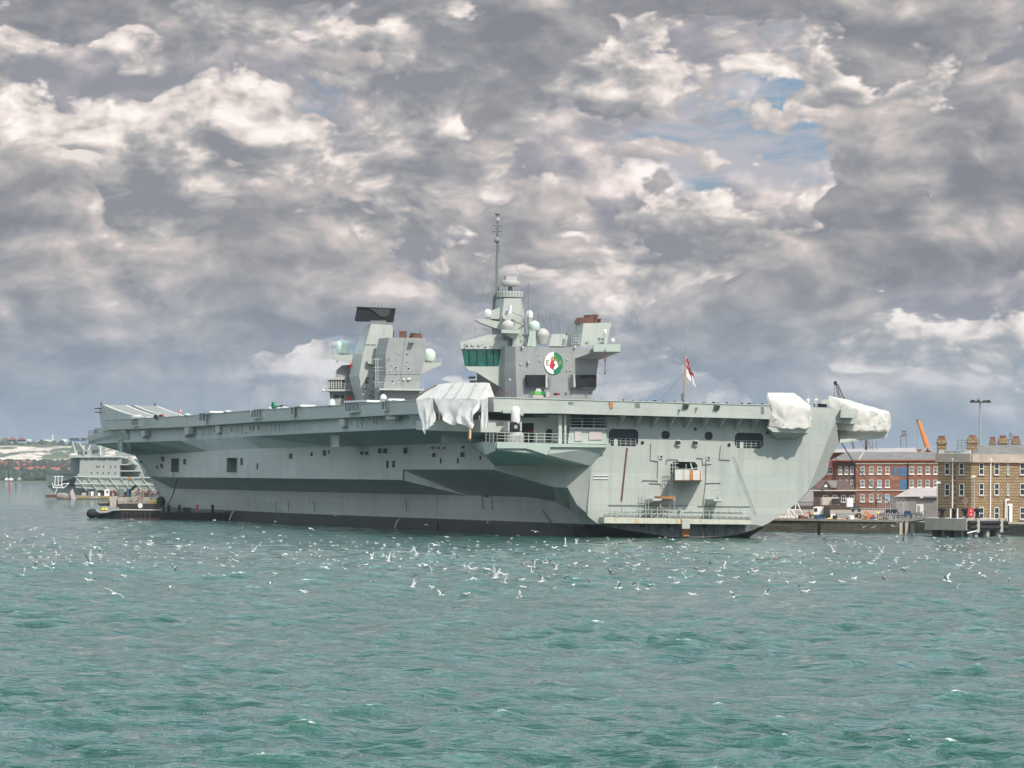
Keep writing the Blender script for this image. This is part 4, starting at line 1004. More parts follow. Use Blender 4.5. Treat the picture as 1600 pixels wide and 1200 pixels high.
# mast tower
tw = MB(); A = [S(x, y, y=SA + 5) for x, y in ((788, 466), (815, 466), (819.5, 500), (823, 541), (787, 541), (784, 500))]; tw.extr(A, (0, 5.0, 0)); tower = tw.build('radar_tower', [M['ship_paint']], aft)
FP('tower_step', [(766, 486), (776, 482), (788, 478), (788, 500), (766, 498)], SA + 6, 4, 'ship_paint', tower)
c = S(796.5, 466, y=SA + 7.5); c2 = S(796.5, 455.6, y=SA + 7.5); R0 = 2.45
g = MB(); g.lathe((c.x, c.y, 0), [(R0 * .86, c.z), (R0, c.z + .15), (R0, c2.z - .1), (R0 * .97, c2.z)], 28); rn = g.build('radar_gallery', [M['ship_paint']], tower)
for k in range(28):
    an = 2 * math.pi * k / 28; v = Vector((math.cos(an), math.sin(an), 0)); 
    if v.y < .4: MB().tube((c.x + v.x * R0, c.y + v.y * R0, c.z + .1), (c.x + v.x * R0, c.y + v.y * R0, c2.z), .07, 4).build('gallery_rib', [M['louvre']], rn)
rc = S(797.5, 442.5, y=SA + 7.5)
g = MB(); prof = [(.3, -.62), (1.2, -.58), (1.62, -.35), (1.72, 0), (1.62, .33), (1.3, .42), (.2, .44)]; g.lathe(rc, prof, 24); rad = g.build('rotating_radar', [M['radome_grey']], tower, smooth=True)
g = MB(); cc = S(798, 435.5, y=SA + 7.5); g.box((cc.x - 1.0, cc.y - .4, rc.z + .4), (cc.x + 1.0, cc.y + .4, cc.z + .45)); g.build('radar_antenna_bar', [M['radome_grey']], rad)
g = MB(); g.tube((rc.x, rc.y, rc.z - .6), (rc.x, rc.y, c2.z), .28, 8, .5); g.box((rc.x - 1.4, rc.y - .6, c2.z), (rc.x + 1.2, rc.y + .6, c2.z + .2)); g.build('radar_pedestal', [M['louvre']], rad)
# pole mast
ym = SA + 9.0
g = MB(); g.tube(S(777, 470, y=ym), S(777.5, 396, y=ym), .36, 8, .24); g.hull([S(773.5, 400, y=ym), S(775, 395, y=ym), S(772.5, 468, y=ym), S(779, 468, y=ym), S(769, 486, y=ym), S(781, 486, y=ym), S(773, 486, y=ym + 1), S(775, 396, y=ym + .3)]); pole = g.build('pole_mast', [M['mast_paint']], aft)
g = MB(); g.tube(S(777.8, 396, y=ym), S(777.8, 381, y=ym), .26, 10); g.tube(S(777.8, 381, y=ym), S(777.3, 336, y=ym), .15, 6); g.build('mast_top_pole', [M['louvre']], pole)
for sx in (773.7, 780.5): MB().tube(S(sx, 396, y=ym), S(sx, 383, y=ym), .03, 4).build('mast_whip', [M['louvre']], pole)
MB().ball(S(777, 375.3, y=ym), .52, 14, 1.05).build('mast_sphere', [M['mast_paint']], pole, smooth=True)
for y, w in ((360.7, 6.8), (357.5, 2.5), (352.2, 6.5), (365, 2.2), (368, 1.8)): MB().tube(S(777.3 - w, y, y=ym), S(777.3 + w, y, y=ym), .15, 6).build('mast_crossarm', [M['louvre']], pole)
for x, y in ((771.5, 351.5), (783, 352)): MB().ball(S(x, y, y=ym), .14, 8).build('mast_light', [M['louvre']], pole)
MB().tube(S(777.3, 345, y=ym), S(777.3, 339.5, y=ym), .36, 10).build('mast_drum', [M['radome_grey']], pole)
g = MB(); g.lathe(S(777.3, 334.6, y=ym), [(.12, -.28), (.5, -.02), (.52, .06), (.1, .1)], 14); g.tube(S(775.5, 335, y=ym), S(775.5, 328, y=ym), .025, 4); g.build('masthead_disc', [M['louvre']], pole)
# platforms and radomes
def dome(x, y0, y1, s, r_px, m, par, name='radome', ped=None):
    a = S(x, y1, y=s); b = S(x, y0, y=s); k = (S(x + 10, y0, y=s) - S(x, y0, y=s)).x / 10; r = r_px * k; h = b.z - a.z
    g = MB(); pr = [(r * .82, 0), (r * .93, h * .18)] + [(r * math.cos(t_), (h - r) + r * math.sin(t_)) for t_ in [i * math.pi / 2 / 7 - (.25 if i == 0 else 0) for i in range(7)]] + [(.02, h)]
    pr = [(p, max(q, 0)) for p, q in pr if q >= 0]
    g.lathe(a, pr, 20); o = g.build(name, [M[m]], par, smooth=True)
    if ped: 
        q = S(x, ped, y=s); MB().tube((a.x, a.y, q.z), a, r * .45, 10, r * .7).build('radome_pedestal', [M['ship_paint']], o)
    return o
AP('mast_platform', [(742, 499), (753, 498), (790, 504), (790, 517), (775, 513), (750, 504)], SA + 5, 6, 'ship_paint')
g = MB(); g.rail([S(747, 498, y=SA + 5), S(786, 498, y=SA + 5)], h=1.1, r=.035, post=1.0); g.build('platform_rail', [M['fitting_paint']], aft)
dome(762.3, 483, 495.5, SA + 6, 5.4, 'radome_white', aft, ped=498)
HP('radome_bracket', [S(x, y, y=s) for x, y in ((783, 515), (812, 517)) for s in (SA + 1, SA + 5)] + [S(806, 531, y=SA + 3), S(800, 530, y=SA + 5), S(784, 520, y=SA + 1), S(811, 521, y=SA + 1)], 'mint_paint', aft)
dome(793.4, 499.8, 516, SA + 2.5, 9.4, 'radome_grey', aft)
dome(827.4, 485, 497, SA + 4, 5.2, 'radome_white', aft, ped=514)
dome(835, 501, 515.5, SA + 3, 7.8, 'radome_mint', aft)
HP('radome_tower', [S(x, y, y=s) for x, y in ((828, 516.5), (837, 516.5), (837.5, 541), (823.5, 541)) for s in (SA + 2, SA + 5)], 'mint_paint', aft)
g = MB(); cx = S(848, 513, y=SA + 3); r = 1.22; zz = S(848, 538, y=SA + 3).z; zc = S(848, 524, y=SA + 3).z
g.lathe((cx.x, cx.y, 0), [(.8, zz), (r * .98, zc - .15), (r, zc)] + [(r * math.cos(t_), zc + r * math.sin(t_)) for t_ in [i * math.pi / 2 / 7 for i in range(1, 7)]] + [(.02, zc + r)], 22); g.build('radome', [M['radome_grey']], aft, smooth=True)
FP('mast_deckhouse', [(800, 523), (832, 522), (832, 541), (800, 541)], SA + 4.5, 5, 'mint_paint', aft)
AP('after_deckhouse', [(862, 522), (888, 522), (884, 541), (858, 541)], SA + 4, 5, 'ship_paint')
g = MB(); g.tube(S(826, 541, y=SA + 3), S(825.5, 440, y=SA + 3), .05, 5); g.build('whip_aerial', [M['louvre']], aft)
for x, y0, y1 in ((813, 500, 474), (834, 505, 484), (841, 505, 483.5), (853, 505, 483.5), (859, 508, 488)): MB().tube(S(x, y0 + 12, y=SA + 6), S(x, y0 - 18 if x < 820 else y1, y=SA + 6), .04, 4).build('whip_aerial', [M['louvre']], aft)
MB().path([S(812, 475, y=SA + 6), S(823, 463, y=SA + 6)], .06, 4).build('yardarm', [M['louvre']], aft)
g = MB(); g.tube(S(848, 500.5, y=SA + 5), S(880, 496, y=SA + 5), .06, 4)
for p in ((871, 497, 866, 521), (872, 498, 876, 521), (872, 498, 873, 521)): g.tube(S(p[0], p[1], y=SA + 5), S(p[2], p[3], y=SA + 5), .04, 4)
for k in range(10):
    an = k * math.pi / 5; g.tube(S(848, 501, y=SA + 5), S(848 + 5.5 * math.cos(an), 501 + 7 * math.sin(an), y=SA + 5), .035, 4)
for x in (842, 853): g.tube(S(x, 490, y=SA + 5), S(x, 515, y=SA + 5), .035, 4)
g.build('lattice_aerial', [M['louvre']], aft)
MB().path([S(788, 490, y=SA + 4), S(795, 486, y=SA + 4), S(820, 496, y=SA + 4)], .07, 4).build('signal_boom', [M['louvre']], aft)
FP('director', [(795, 490), (799, 489), (800, 477), (797, 478)], SA + 3.5, .8, 'radome_white', aft)
HP('director_shelf', [S(x, y, y=s) for x, y in ((786, 493), (805, 492), (803, 498), (795, 501), (786, 498)) for s in (SA + 3, SA + 5)], 'ship_paint', aft)
rr = random.Random(12)
for x0, x1, y in ((803, 822, 541), (858, 884, 540), (896, 928, 540)):
    MB().rail([S(x0, y, y=SA + .3), S(x1, y, y=SA + .3)], h=1.2, r=.035, post=1.0).build('island_railing', [M['fitting_paint']], aft)
for i in range(14): 
    x = 803 + rr.random() * 20; y = 500 + rr.random() * 36; FP('wall_fitting', [(x, y), (x + 2, y), (x + 2, y + 2), (x, y + 2)], SA + 4.35, .2, rr.choice(('louvre', 'fitting_paint')), aft)
for i in range(16):
    x = 724 + rr.random() * 58; y = 536.5 + rr.random() * 7; FP('eave_fitting', [(x, y), (x + 1.3, y), (x + 1.3, y + 1.5), (x, y + 1.5)], SA + 3.8, .2, rr.choice(('black_paint', 'louvre', 'fitting_paint')), aft)
for i in range(22):
    x = 810 + rr.random() * 118; y = 543 + rr.random() * 76
    if 846 < x < 884 and 546 < y < 590 or 583 < y < 608: continue
    w = .9 + rr.random() * 1.8; FP('wall_fitting', [(x, y), (x + w, y), (x + w, y + w), (x, y + w)], SA - .22, .25, rr.choice(('louvre', 'fitting_paint', 'ship_paint')), aft)
for x in (742, 770, 806, 862, 900): MB().tube(S(x, 540 if x > 800 else 533, y=SA + 6), S(x, 505 if x > 800 else 512, y=SA + 6), .035, 4).build('whip_aerial', [M['louvre']], aft)
MB().tube(S(778, 366, y=SA + 9), S(826, 452, y=SA + 4), .025, 4).build('halyard', [M['louvre']], aft)
MB().tube(S(776, 366, y=SA + 9), S(745, 500, y=SA + 6), .025, 4).build('halyard', [M['louvre']], aft)
# aft uptake
up = MB(); A = [S(x, y, y=SA + 4) for x, y in ((912, 505), (955.5, 504), (948, 538), (907, 541))]; B = [Vector((p.x - .2, p.y + 6.6, p.z)) for p in A]; up.loops(A, B); upt = up.build('aft_uptake', [M['mint_paint']], aft); upt.data.materials[0] = M['ship_paint']
for pts in ([(904, 505), (909, 496), (919, 496), (919, 505)], [(917, 505), (921, 492), (931, 491), (930, 505)], [(927, 505), (929, 491.5), (935, 491), (933, 505)], [(936, 505), (938, 498), (939.5, 498), (938.5, 505)]):
    FP('exhaust_stack', pts, SA + 5, 2.4, 'rust_metal', upt)
MB().rail([S(893, 541, y=SA + 2), S(945, 538, y=SA + 2)], h=1.9, r=.035, n=4, post=.8).build('uptake_railing', [M['fitting_paint']], upt)
for x, y in ((936, 528), (939, 534), (942, 528), (896, 530), (901, 533), (916, 534), (886, 520)): FP('equipment_box', [(x, y), (x + 5, y), (x + 5, y + 4), (x, y + 4)], SA + 2.5, .6, 'louvre', upt)
fl = MB(); A = [S(x, y, y=SA - 5.0) for x, y in ((927.5, 538), (969.5, 537.5), (969.5, 549.5), (928, 549.5))]; 
fl.extr(A, (2.6, 6.5, 0)); fp_ = fl.build('after_platform', [M['mint_paint']], aft)
HP('platform_underside', [S(928, 549.8, y=SA - 5), S(969, 550, y=SA - 5), S(898.6, 560.7, y=SA - .05), S(937.5, 562, y=SA - .05), S(898.6, 559.5, y=SA - .05), S(969, 550, y=SA + .5), S(937.5, 552, y=SA + .5)], 'ship_paint', fp_)
dome(945.3, 514.5, 521.5, SA - 3, 2.8, 'radome_white', fp_, ped=538)
MB().tube(S(945.3, 523, y=SA - 3), S(945.3, 540, y=SA - 3), .11, 6).build('radome_post', [M['fitting_paint']], fp_)
MB().ball(S(957.5, 532, y=SA - 3), .34, 12).build('searchlight', [M['radome_white']], fp_, smooth=True)
g = MB(); g.tube(S(945.5, 546, y=SA - 5.2), S(945.3, 584, y=SA - 5.2), .08, 5); g.tube(S(936, 552, y=SA - 5), S(945.3, 565, y=SA - 5.2), .06, 4); g.tube(S(950, 554, y=SA - 5), S(945.3, 565, y=SA - 5.2), .06, 4); g.ball(S(945.3, 583.5, y=SA - 5.2), .17, 8); g.build('lamp_hanger', [M['rust_metal']], fp_)
# big black display screens on the after face
for x0, x1 in ((822.7, 853.3), (898.7, 932.3)):
    sc_ = FP('display_screen', [(x0, 585.8), (x1, 585.8), (x1 - .5, 605), (x0 + 1, 604.6)], SA - 1.1, .7, 'black_paint', aft)
    FP('screen_frame', [(x1 - .6, 585) if x0 < 850 else (x0 - 2.4, 585), (x1 + 2, 585) if x0 < 850 else (x0 - .2, 585), (x1 + 2.4, 605) if x0 < 850 else (x0 + .8, 605), (x1 - .6, 605) if x0 < 850 else (x0 - 2.0, 605)], SA - 1.2, 1.1, 'fitting_paint', sc_)
    g = MB(); lx = x1 + 5 if x0 < 850 else x0 - 5
    for y in (586, 590, 594, 598, 602): g.tube(S(lx - 3, y, y=SA - .5), S(lx + 3, y, y=SA - .5), .08, 4)
    g.tube(S(lx - 3, 585, y=SA - .5), S(lx - 3, 605, y=SA - .5), .05, 4); g.build('screen_ladder', [M['louvre']], sc_)
    HP('screen_bracket', [S(x0 + 6, 605, y=SA - 1), S(x1 - 2, 605, y=SA - 1), S(x0 + 10, 609, y=SA - .1), S(x1 - 3, 610, y=SA - .1), S(x0 + 6, 605, y=SA - .1), S(x1, 605, y=SA - .1)], 'island_paint', sc_)
for x, y in ((826, 565.5), (817, 542), (899, 541.5), (797, 593)): FP('wall_lamp', [(x - 1.5, y - 1.5), (x + 1.5, y - 1.5), (x + 1.5, y + 1.5), (x - 1.5, y + 1.5)], SA - .5, .45, 'fitting_paint', aft)
# the ship's crest: halved disc, rose, crown, E and R
cc = S(865, 567.4, y=SA - .1); R1_ = abs((S(879.7, 567, y=SA - .1) - cc).x); R2_ = S(865, 550.2, y=SA - .1).z - cc.z
def disc(name, cx, cz, rx, rz, a0, a1, y, m, par, n=28, wob=0, th=.08):
    pts = [Vector((cx, y, cz))] if abs(a1 - a0) < 6.2 else []
    pts = []
    for i in range(n + 1):
        a_ = a0 + (a1 - a0) * i / n; k = 1 + wob * math.cos(5 * a_ + math.pi / 2)
        pts.append(Vector((cx + rx * k * math.cos(a_), y, cz + rz * k * math.sin(a_))))
    return MB().extr(pts, (0, th, 0)).build(name, [M[m]], par)
crest = disc('crest', cc.x, cc.z, R1_ * 1.03, R2_ * 1.03, 0, 2 * math.pi * 27 / 28, SA - .12, 'radome_grey', aft, 27)
H_ = math.pi / 2
disc('white_half', cc.x, cc.z, R1_, R2_, H_, 3 * H_, SA - .20, 'white_paint', crest)
disc('green_half', cc.x, cc.z, R1_, R2_, -H_, H_, SA - .20, 'green_paint', crest)
disc('rose_red_half', cc.x + .0, cc.z - R2_ * .17, R1_ * .44, R2_ * .42, H_, 3 * H_, SA - .26, 'red_paint', crest, wob=.06)
disc('rose_white_half', cc.x + .0, cc.z - R2_ * .17, R1_ * .44, R2_ * .42, -H_, H_, SA - .26, 'white_paint', crest, wob=.06)
disc('rose_centre', cc.x, cc.z - R2_ * .17, R1_ * .12, R2_ * .12, 0, 6.0, SA - .32, 'brown_red', crest, 12)
cw = MB()
for i, (x, h) in enumerate(((-.34, .42), (-.17, .5), (0, .56), (.17, .5), (.34, .42))): cw.tube((cc.x + x * R1_ * .8, SA - .3, cc.z + R2_ * .27), (cc.x + x * R1_, SA - .3, cc.z + R2_ * (h + .04)), .06, 5)
cw.box((cc.x - R1_ * .3, SA - .34, cc.z + R2_ * .22), (cc.x + R1_ * .3, SA - .24, cc.z + R2_ * .31)); cw.path([(cc.x - R1_ * .34, SA - .3, cc.z + R2_ * .46), (cc.x - R1_ * .2, SA - .3, cc.z + R2_ * .58), (cc.x, SA - .3, cc.z + R2_ * .6), (cc.x + R1_ * .2, SA - .3, cc.z + R2_ * .58), (cc.x + R1_ * .34, SA - .3, cc.z + R2_ * .46)], .05, 4)
cw.build('crown', [M['gold_paint']], crest)
def text_mesh(txt, h, m, name, parent, origin, xdir, zdir, th=.03, align='CENTER', squeeze=1.0):
    cu = bpy.data.curves.new('t', 'FONT'); cu.body = txt; cu.size = h * 1.38; cu.align_x = align; cu.extrude = 0.0
    to = bpy.data.objects.new('t', cu); COL.objects.link(to); bpy.context.view_layer.update()
    me = bpy.data.meshes.new_from_object(to.evaluated_get(bpy.context.evaluated_depsgraph_get())); COL.objects.unlink(to); bpy.data.objects.remove(to)
    X = Vector(xdir).normalized(); Z = Vector(zdir).normalized(); Y = Z.cross(X); o = Vector(origin)
    g = MB(); g.v = [tuple(o + X * v.co.x * squeeze + Z * v.co.y - Y * th * 0) for v in me.vertices]; g.f = [tuple(p.vertices) for p in me.polygons]; g.m = [0] * len(g.f)
    return g.build(name, [M[m]], parent)
text_mesh('E', R2_ * .5, 'brown_red', 'letter_E', crest, (cc.x - R1_ * .68, SA - .24, cc.z - R2_ * .22), (1, 0, 0), (0, 0, 1))
text_mesh('R', R2_ * .5, 'gold_paint', 'letter_R', crest, (cc.x + R1_ * .70, SA - .24, cc.z - R2_ * .22), (1, 0, 0), (0, 0, 1))
# forward island ---------------------------------------------
SF = 178.0
g = MB(); A = [S(x, y, y=SF) for x, y in ((607.7, 527.5), (665.8, 528), (665.8, 556), (657, 585), (655.7, 607), (655, 636), (600, 636), (600, 600), (603, 585), (602.5, 553))]
B = [Vector((p.x + .3, p.y + 6.4, p.z)) for p in A]; g.loops(A, B); fwd = g.build('forward_island', [M['island_paint']], ship)
def FF(name, pts, s, depth, m='island_paint', par=None): return FP(name, pts, s, depth, m, par or fwd)
for y in (584.6,): MB().tube(S(603, y, y=SF - .03), S(657, y, y=SF - .03), .05, 4).build('wall_seam', [M['louvre']], fwd)
MB().path([S(633.5, 528, y=SF - .03), S(626.5, 584, y=SF - .03), S(626.5, 602, y=SF - .03)], .045, 4).build('wall_seam', [M['louvre']], fwd)
for x, y in ((618.8, 575), (638.6, 576), (613.5, 596)):
    o = FF('vent_frame', [(x - 2.6, y - 2.6), (x + 2.6, y - 2.6), (x + 2.6, y + 4), (x - 2.6, y + 4)], SF - .1, .12, 'ship_paint'); FF('vent_opening', [(x - 1.4, y - 1.6), (x + 1.4, y - 1.6), (x + 1.4, y + 1.4), (x - 1.4, y + 1.4)], SF - .16, .08, 'dark_opening', o)
HP('camera_shelf', [S(639, 533, y=SF), S(648, 532, y=SF), S(648, 535, y=SF - 1.2), S(640, 536, y=SF - 1.2), S(642, 537, y=SF)], 'louvre', fwd)
FF('exhaust_stack', [(624, 528), (624, 517), (635, 517), (635, 528)], SF + 2, 2.5, 'rust_metal')
cx = S(649.5, 527, y=SF + 3); g = MB(); g.lathe((cx.x, cx.y, 0), [(1.25, cx.z - .3), (1.25, cx.z + .25), (1.08, cx.z + .3), (1.08, cx.z + .75)], 18); g.build('exhaust_ring', [M['rust_metal']], fwd)
MB().tube(S(614.5, 529, y=SF + 1), S(615, 516.5, y=SF + 1), .12, 6).build('vent_pipe', [M['rust_metal']], fwd)
FF('lower_gallery', [(593, 606.5), (662, 607.5), (662, 610.5), (593, 609.5)], SF - 1.6, 6, 'fitting_paint')
MB().rail([S(593, 607, y=SF - 1.5), S(662, 607.5, y=SF - 1.5)], h=1.15, r=.04, post=1.3).build('gallery_railing', [M['fitting_paint']], fwd)
for x, y in ((631, 593), (638, 592.5), (640.5, 592)): MB().ball(S(x, y, y=SF - .3), .2, 8).build('flood_lamp', [M['radome_white']], fwd)
FF('deck_house', [(590, 610), (655, 611), (655, 640), (590, 640)], SF + 1, 5)
g = MB(); A = [S(x, y, y=SF + 8) for x, y in ((580, 506), (613, 508), (616, 540), (616, 636), (572, 636), (563.5, 599.5), (561, 587.5), (567, 553))]
B = [Vector((p.x + (.4 if i in (0,) else -.2 if i in (7, 6, 5) else 0), p.y + 5.0, p.z)) for i, p in enumerate(A)]; g.loops(A, B); tw2 = g.build('search_radar_tower', [M['ship_paint']], fwd)
FF('tower_seam_band', [(570.5, 537.9), (588, 538.2), (588, 539), (570.3, 538.7)], SF + 7.9, .1, 'louvre', tw2)
ped = FF('radar_pedestal', [(577.5, 507), (579, 501), (603, 501), (604.7, 507)], SF + 8.5, 3.2, 'louvre', tw2)
pan = FF('search_radar', [(560.5, 479.5), (618.2, 482.3), (614.8, 503.8), (559, 502), (556.5, 500)], SF + 9.5, .9, 'radar_black', tw2)
FF('radar_curved_frame', [(574, 480.6), (611, 482.8), (609, 489), (605, 493.5), (600, 495.3), (595, 495), (590, 491.5), (585, 487), (580, 483.5)], SF + 9.3, .2, 'radar_frame', pan)
FF('radar_rim', [(560.3, 478.9), (618.6, 481.6), (618.4, 483), (560.2, 480.4)], SF + 9.2, 1.4, 'radar_frame', pan)
for x, y1 in ((584.5, 472), (591, 476), (596.5, 472)): MB().tube(S(x, 481, y=SF + 9.6), S(x, y1, y=SF + 9.6), .06, 4).build('radar_spike', [M['louvre']], pan)
br = FF('bridge', [(512.5, 592), (566, 589), (572, 640), (518, 640), (514.5, 612), (513, 608)], SF + 15, 9)
HP('bridge_upper_house', [S(x, y, y=s) for x, y in ((523, 592), (526, 578), (534, 571), (562, 568), (568, 592)) for s in (SF + 15, SF + 21)], 'island_paint', fwd)
g = MB(); g.extr([S(x, y, y=SF + 14.9) for x, y in ((512, 593.2), (540, 593.2), (539, 607), (514.5, 607))], (2.4, 6, 0)); gw = g.build('bridge_window', [M['glass_dark']], br)
for x in (513.5, 517.3, 520.5, 524.5, 528.5, 532.5, 539): FF('window_mullion', [(x, 593), (x + 1.6, 593), (x + 1.6, 607), (x, 607)], SF + 14.75, .2, 'ship_paint', gw)
FF('bridge_roof_edge', [(510.5, 590.7), (541, 589.8), (541, 593.4), (511, 593.4)], SF + 14.5, 7, 'ship_paint', br)
FF('bridge_wing', [(504, 608), (563, 608), (563, 611), (512, 611.3), (505, 610)], SF + 13.8, 6, 'ship_paint', br)
MB().rail([S(504, 608, y=SF + 13.9), S(563, 608, y=SF + 13.9)], h=1.15, r=.04, post=1.1).build('bridge_railing', [M['fitting_paint']], br)
MB().rail([S(514, 590.5, y=SF + 15), S(541, 589.5, y=SF + 15)], h=1.1, r=.035, post=1.1).build('roof_railing', [M['fitting_paint']], br)
MB().ball(S(505.5, 610, y=SF + 13.5), .3, 8).build('bridge_searchlight', [M['radome_white']], br)
for a in ((522, 617, 530, 622), (533, 617, 537, 622), (541, 616, 549, 630)): FF('dark_scuttle', [(a[0], a[1]), (a[2], a[1]), (a[2], a[3]), (a[0], a[3])], SF + 14.85, .2, 'dark_opening' if a[0] < 540 else 'louvre', br)
FF('red_board', [(549.5, 603.5), (559.5, 603.5), (559.5, 606.5), (549.5, 606.5)], SF + 14.6, .2, 'brown_red', br)
FF('red_locker', [(544, 620), (549, 620), (549, 626), (544, 626)], SF + 13.5, .5, 'red_paint', br)
HP('port_radome_platform', [S(x, y, y=s) for x, y in ((505.7, 556), (512, 554.8), (568, 554), (568, 560), (562, 571.7), (512, 559.5)) for s in (SF + 13, SF + 18)], 'ship_paint', fwd)
MB().rail([S(513, 554.5, y=SF + 14), S(566, 554, y=SF + 14)], h=1.0, r=.03, post=1.2).build('platform_rail', [M['fitting_paint']], fwd)
MB().tube(S(527, 557, y=SF + 13.5), S(527, 566, y=SF + 13.5), .12, 6).build('platform_strut', [M['fitting_paint']], fwd)
flag_mesh('signal_flag', S(547.5, 566, y=SF + 12.5), S(547.5, 575, y=SF + 12.5), S(551.5, 571, y=SF + 12.5), S(551.5, 579, y=SF + 12.5), fwd, 6, 6, False, .1).data.materials[0] = M['red_paint']
dome(535, 531.5, 551.5, SF + 16, 10.9, 'radome_mint', fwd, ped=555)
dome(558.5, 549, 554, SF + 14, 2.0, 'radome_white', fwd)
HP('starboard_radome_platform', [S(x, y, y=s) for x, y in ((660, 566), (691, 567), (689, 570), (666, 580), (658, 584)) for s in (SF + 2, SF + 8)], 'ship_paint', fwd)
dome(670, 544.5, 563.5, SF + 6, 10.0, 'radome_mint', fwd, ped=567)
MB().rail([S(676, 567, y=SF + 3), S(690, 567.5, y=SF + 3)], h=.9, r=.035, post=1).build('platform_rail', [M['fitting_paint']], fwd)
FF('equipment_cluster', [(574, 564), (586, 560), (586, 570), (575, 568)], SF + 7, 1.5, 'ship_paint')
g = MB()
for x in (587, 590.5): g.tube(S(x, 559, y=SF - 1), S(x, 606, y=SF - 1), .07, 4)
for y in (561, 574, 579, 597): g.tube(S(583, y, y=SF - 1), S(598, y, y=SF - 1), .05, 4)
for y in range(562, 605, 5): g.tube(S(587, y, y=SF - 1), S(590.5, y, y=SF - 1), .04, 4)
g.build('aerial_ladder', [M['fitting_paint']], fwd)
rr = random.Random(3)
for i in range(18): 
    x = 564 + rr.random() * 32; y = 588 + rr.random() * 34; w = 1 + rr.random() * 2.5; FF('wall_fitting', [(x, y), (x + w, y), (x + w, y + w), (x, y + w)], SF + 6.5, .6, rr.choice(('louvre', 'fitting_paint', 'island_paint', 'dark_opening')))
for i in range(20):
    x = 606 + rr.random() * 48; y = 532 + rr.random() * 68; w = .7 + rr.random() * 1.6; FF('uptake_fitting', [(x, y), (x + w, y), (x + w, y + w), (x, y + w)], SF - .16, .2, rr.choice(('louvre', 'fitting_paint', 'ship_paint')))
for x, y0, y1 in ((520, 556, 538), (545, 556, 536), (600, 528, 512), (656, 528, 514), (684, 567, 553)): MB().tube(S(x, y0, y=SF + 3), S(x, y1, y=SF + 3), .04, 4).build('whip_aerial', [M['louvre']], fwd)
MB().rail([S(563, 607, y=SF + 7), S(592, 607, y=SF + 7)], h=1.2, r=.04, post=1.0).build('gallery_railing', [M['fitting_paint']], fwd)
# ------------------------------------------------------------------ things in their own right
class Thing:
    def __init__(s, name, label, cat, M_=None, pivot=(0, 0, 0), group=None, kind=None):
        s.M = M_ or Matrix.Identity(4); s.p = Vector(pivot)
        s.o = empty(name, s.M @ Matrix.Translation(s.p), label=label, cat=cat, group=group, kind=kind)
    def part(s, mb, name, m, parent=None, smooth=False, **k):
        for i, v in enumerate(mb.v): mb.v[i] = tuple(Vector(v) - s.p)
        return mb.build(name, [M[x] for x in m] if isinstance(m, (list, tuple)) else [M[m]], parent or s.o, smooth, **k)
def single(mb, name, m, label, cat, M_=None, group=None, kind=None, smooth=False):
    xs = [v[0] for v in mb.v]; ys = [v[1] for v in mb.v]; zs = [v[2] for v in mb.v]
    pv = Vector(((min(xs) + max(xs)) / 2, (min(ys) + max(ys)) / 2, min(zs)))
    mb.v = [tuple(Vector(v) - pv) for v in mb.v]
    o = mb.build(name, [M[x] for x in m] if isinstance(m, (list, tuple)) else [M[m]], None, smooth, label=label, cat=cat, group=group, kind=kind)
    o.matrix_world = (M_ or Matrix.Identity(4)) @ Matrix.Translation(pv)
    return o
def crumple(pts, amp, seed, step=0.55, fold=(0.9, 0.9, 0.35)):
    bm = bmesh.new()
    for p in pts: bm.verts.new(p)
    bmesh.ops.convex_hull(bm, input=bm.verts)
    for v in [v for v in bm.verts if not v.link_faces]: bm.verts.remove(v)
    for _ in range(6):
        es = [e for e in bm.edges if e.calc_length() > step * 1.6]
        if not es: break
        bmesh.ops.subdivide_edges(bm, edges=es, cuts=1); bmesh.ops.triangulate(bm, faces=bm.faces)
    bm.normal_update()
    for v in bm.verts:
        q = Vector((v.co.x * fold[0] + seed + .8 * mnoise.noise(v.co * .5), v.co.y * fold[1], v.co.z * fold[2]))
        n = abs(mnoise.noise(q)) * 1.6 + .5 * abs(mnoise.noise(q * 2.3)) + .2 * mnoise.noise(q * 5)
        v.co += v.normal * (n - .45) * amp * (.25 if v.normal.z > .55 else 1.0)
    vs = [v.co.copy() for v in bm.verts]; fs = [tuple(v.index for v in f.verts) for f in bm.faces]
    bm.verts.index_update(); fs = [tuple(v.index for v in f.verts) for f in bm.faces]; bm.free()
    g = MB(); g.add(vs, fs); return g
def along(pts, u):
    L = [0]
    for a, b in zip(pts, pts[1:]): L.append(L[-1] + (b - a).length)
    d = u * L[-1]
    for i in range(len(pts) - 1):
        if d <= L[i + 1] + 1e-9: return pts[i].lerp(pts[i + 1], (d - L[i]) / max(1e-9, L[i + 1] - L[i]))
    return pts[-1]
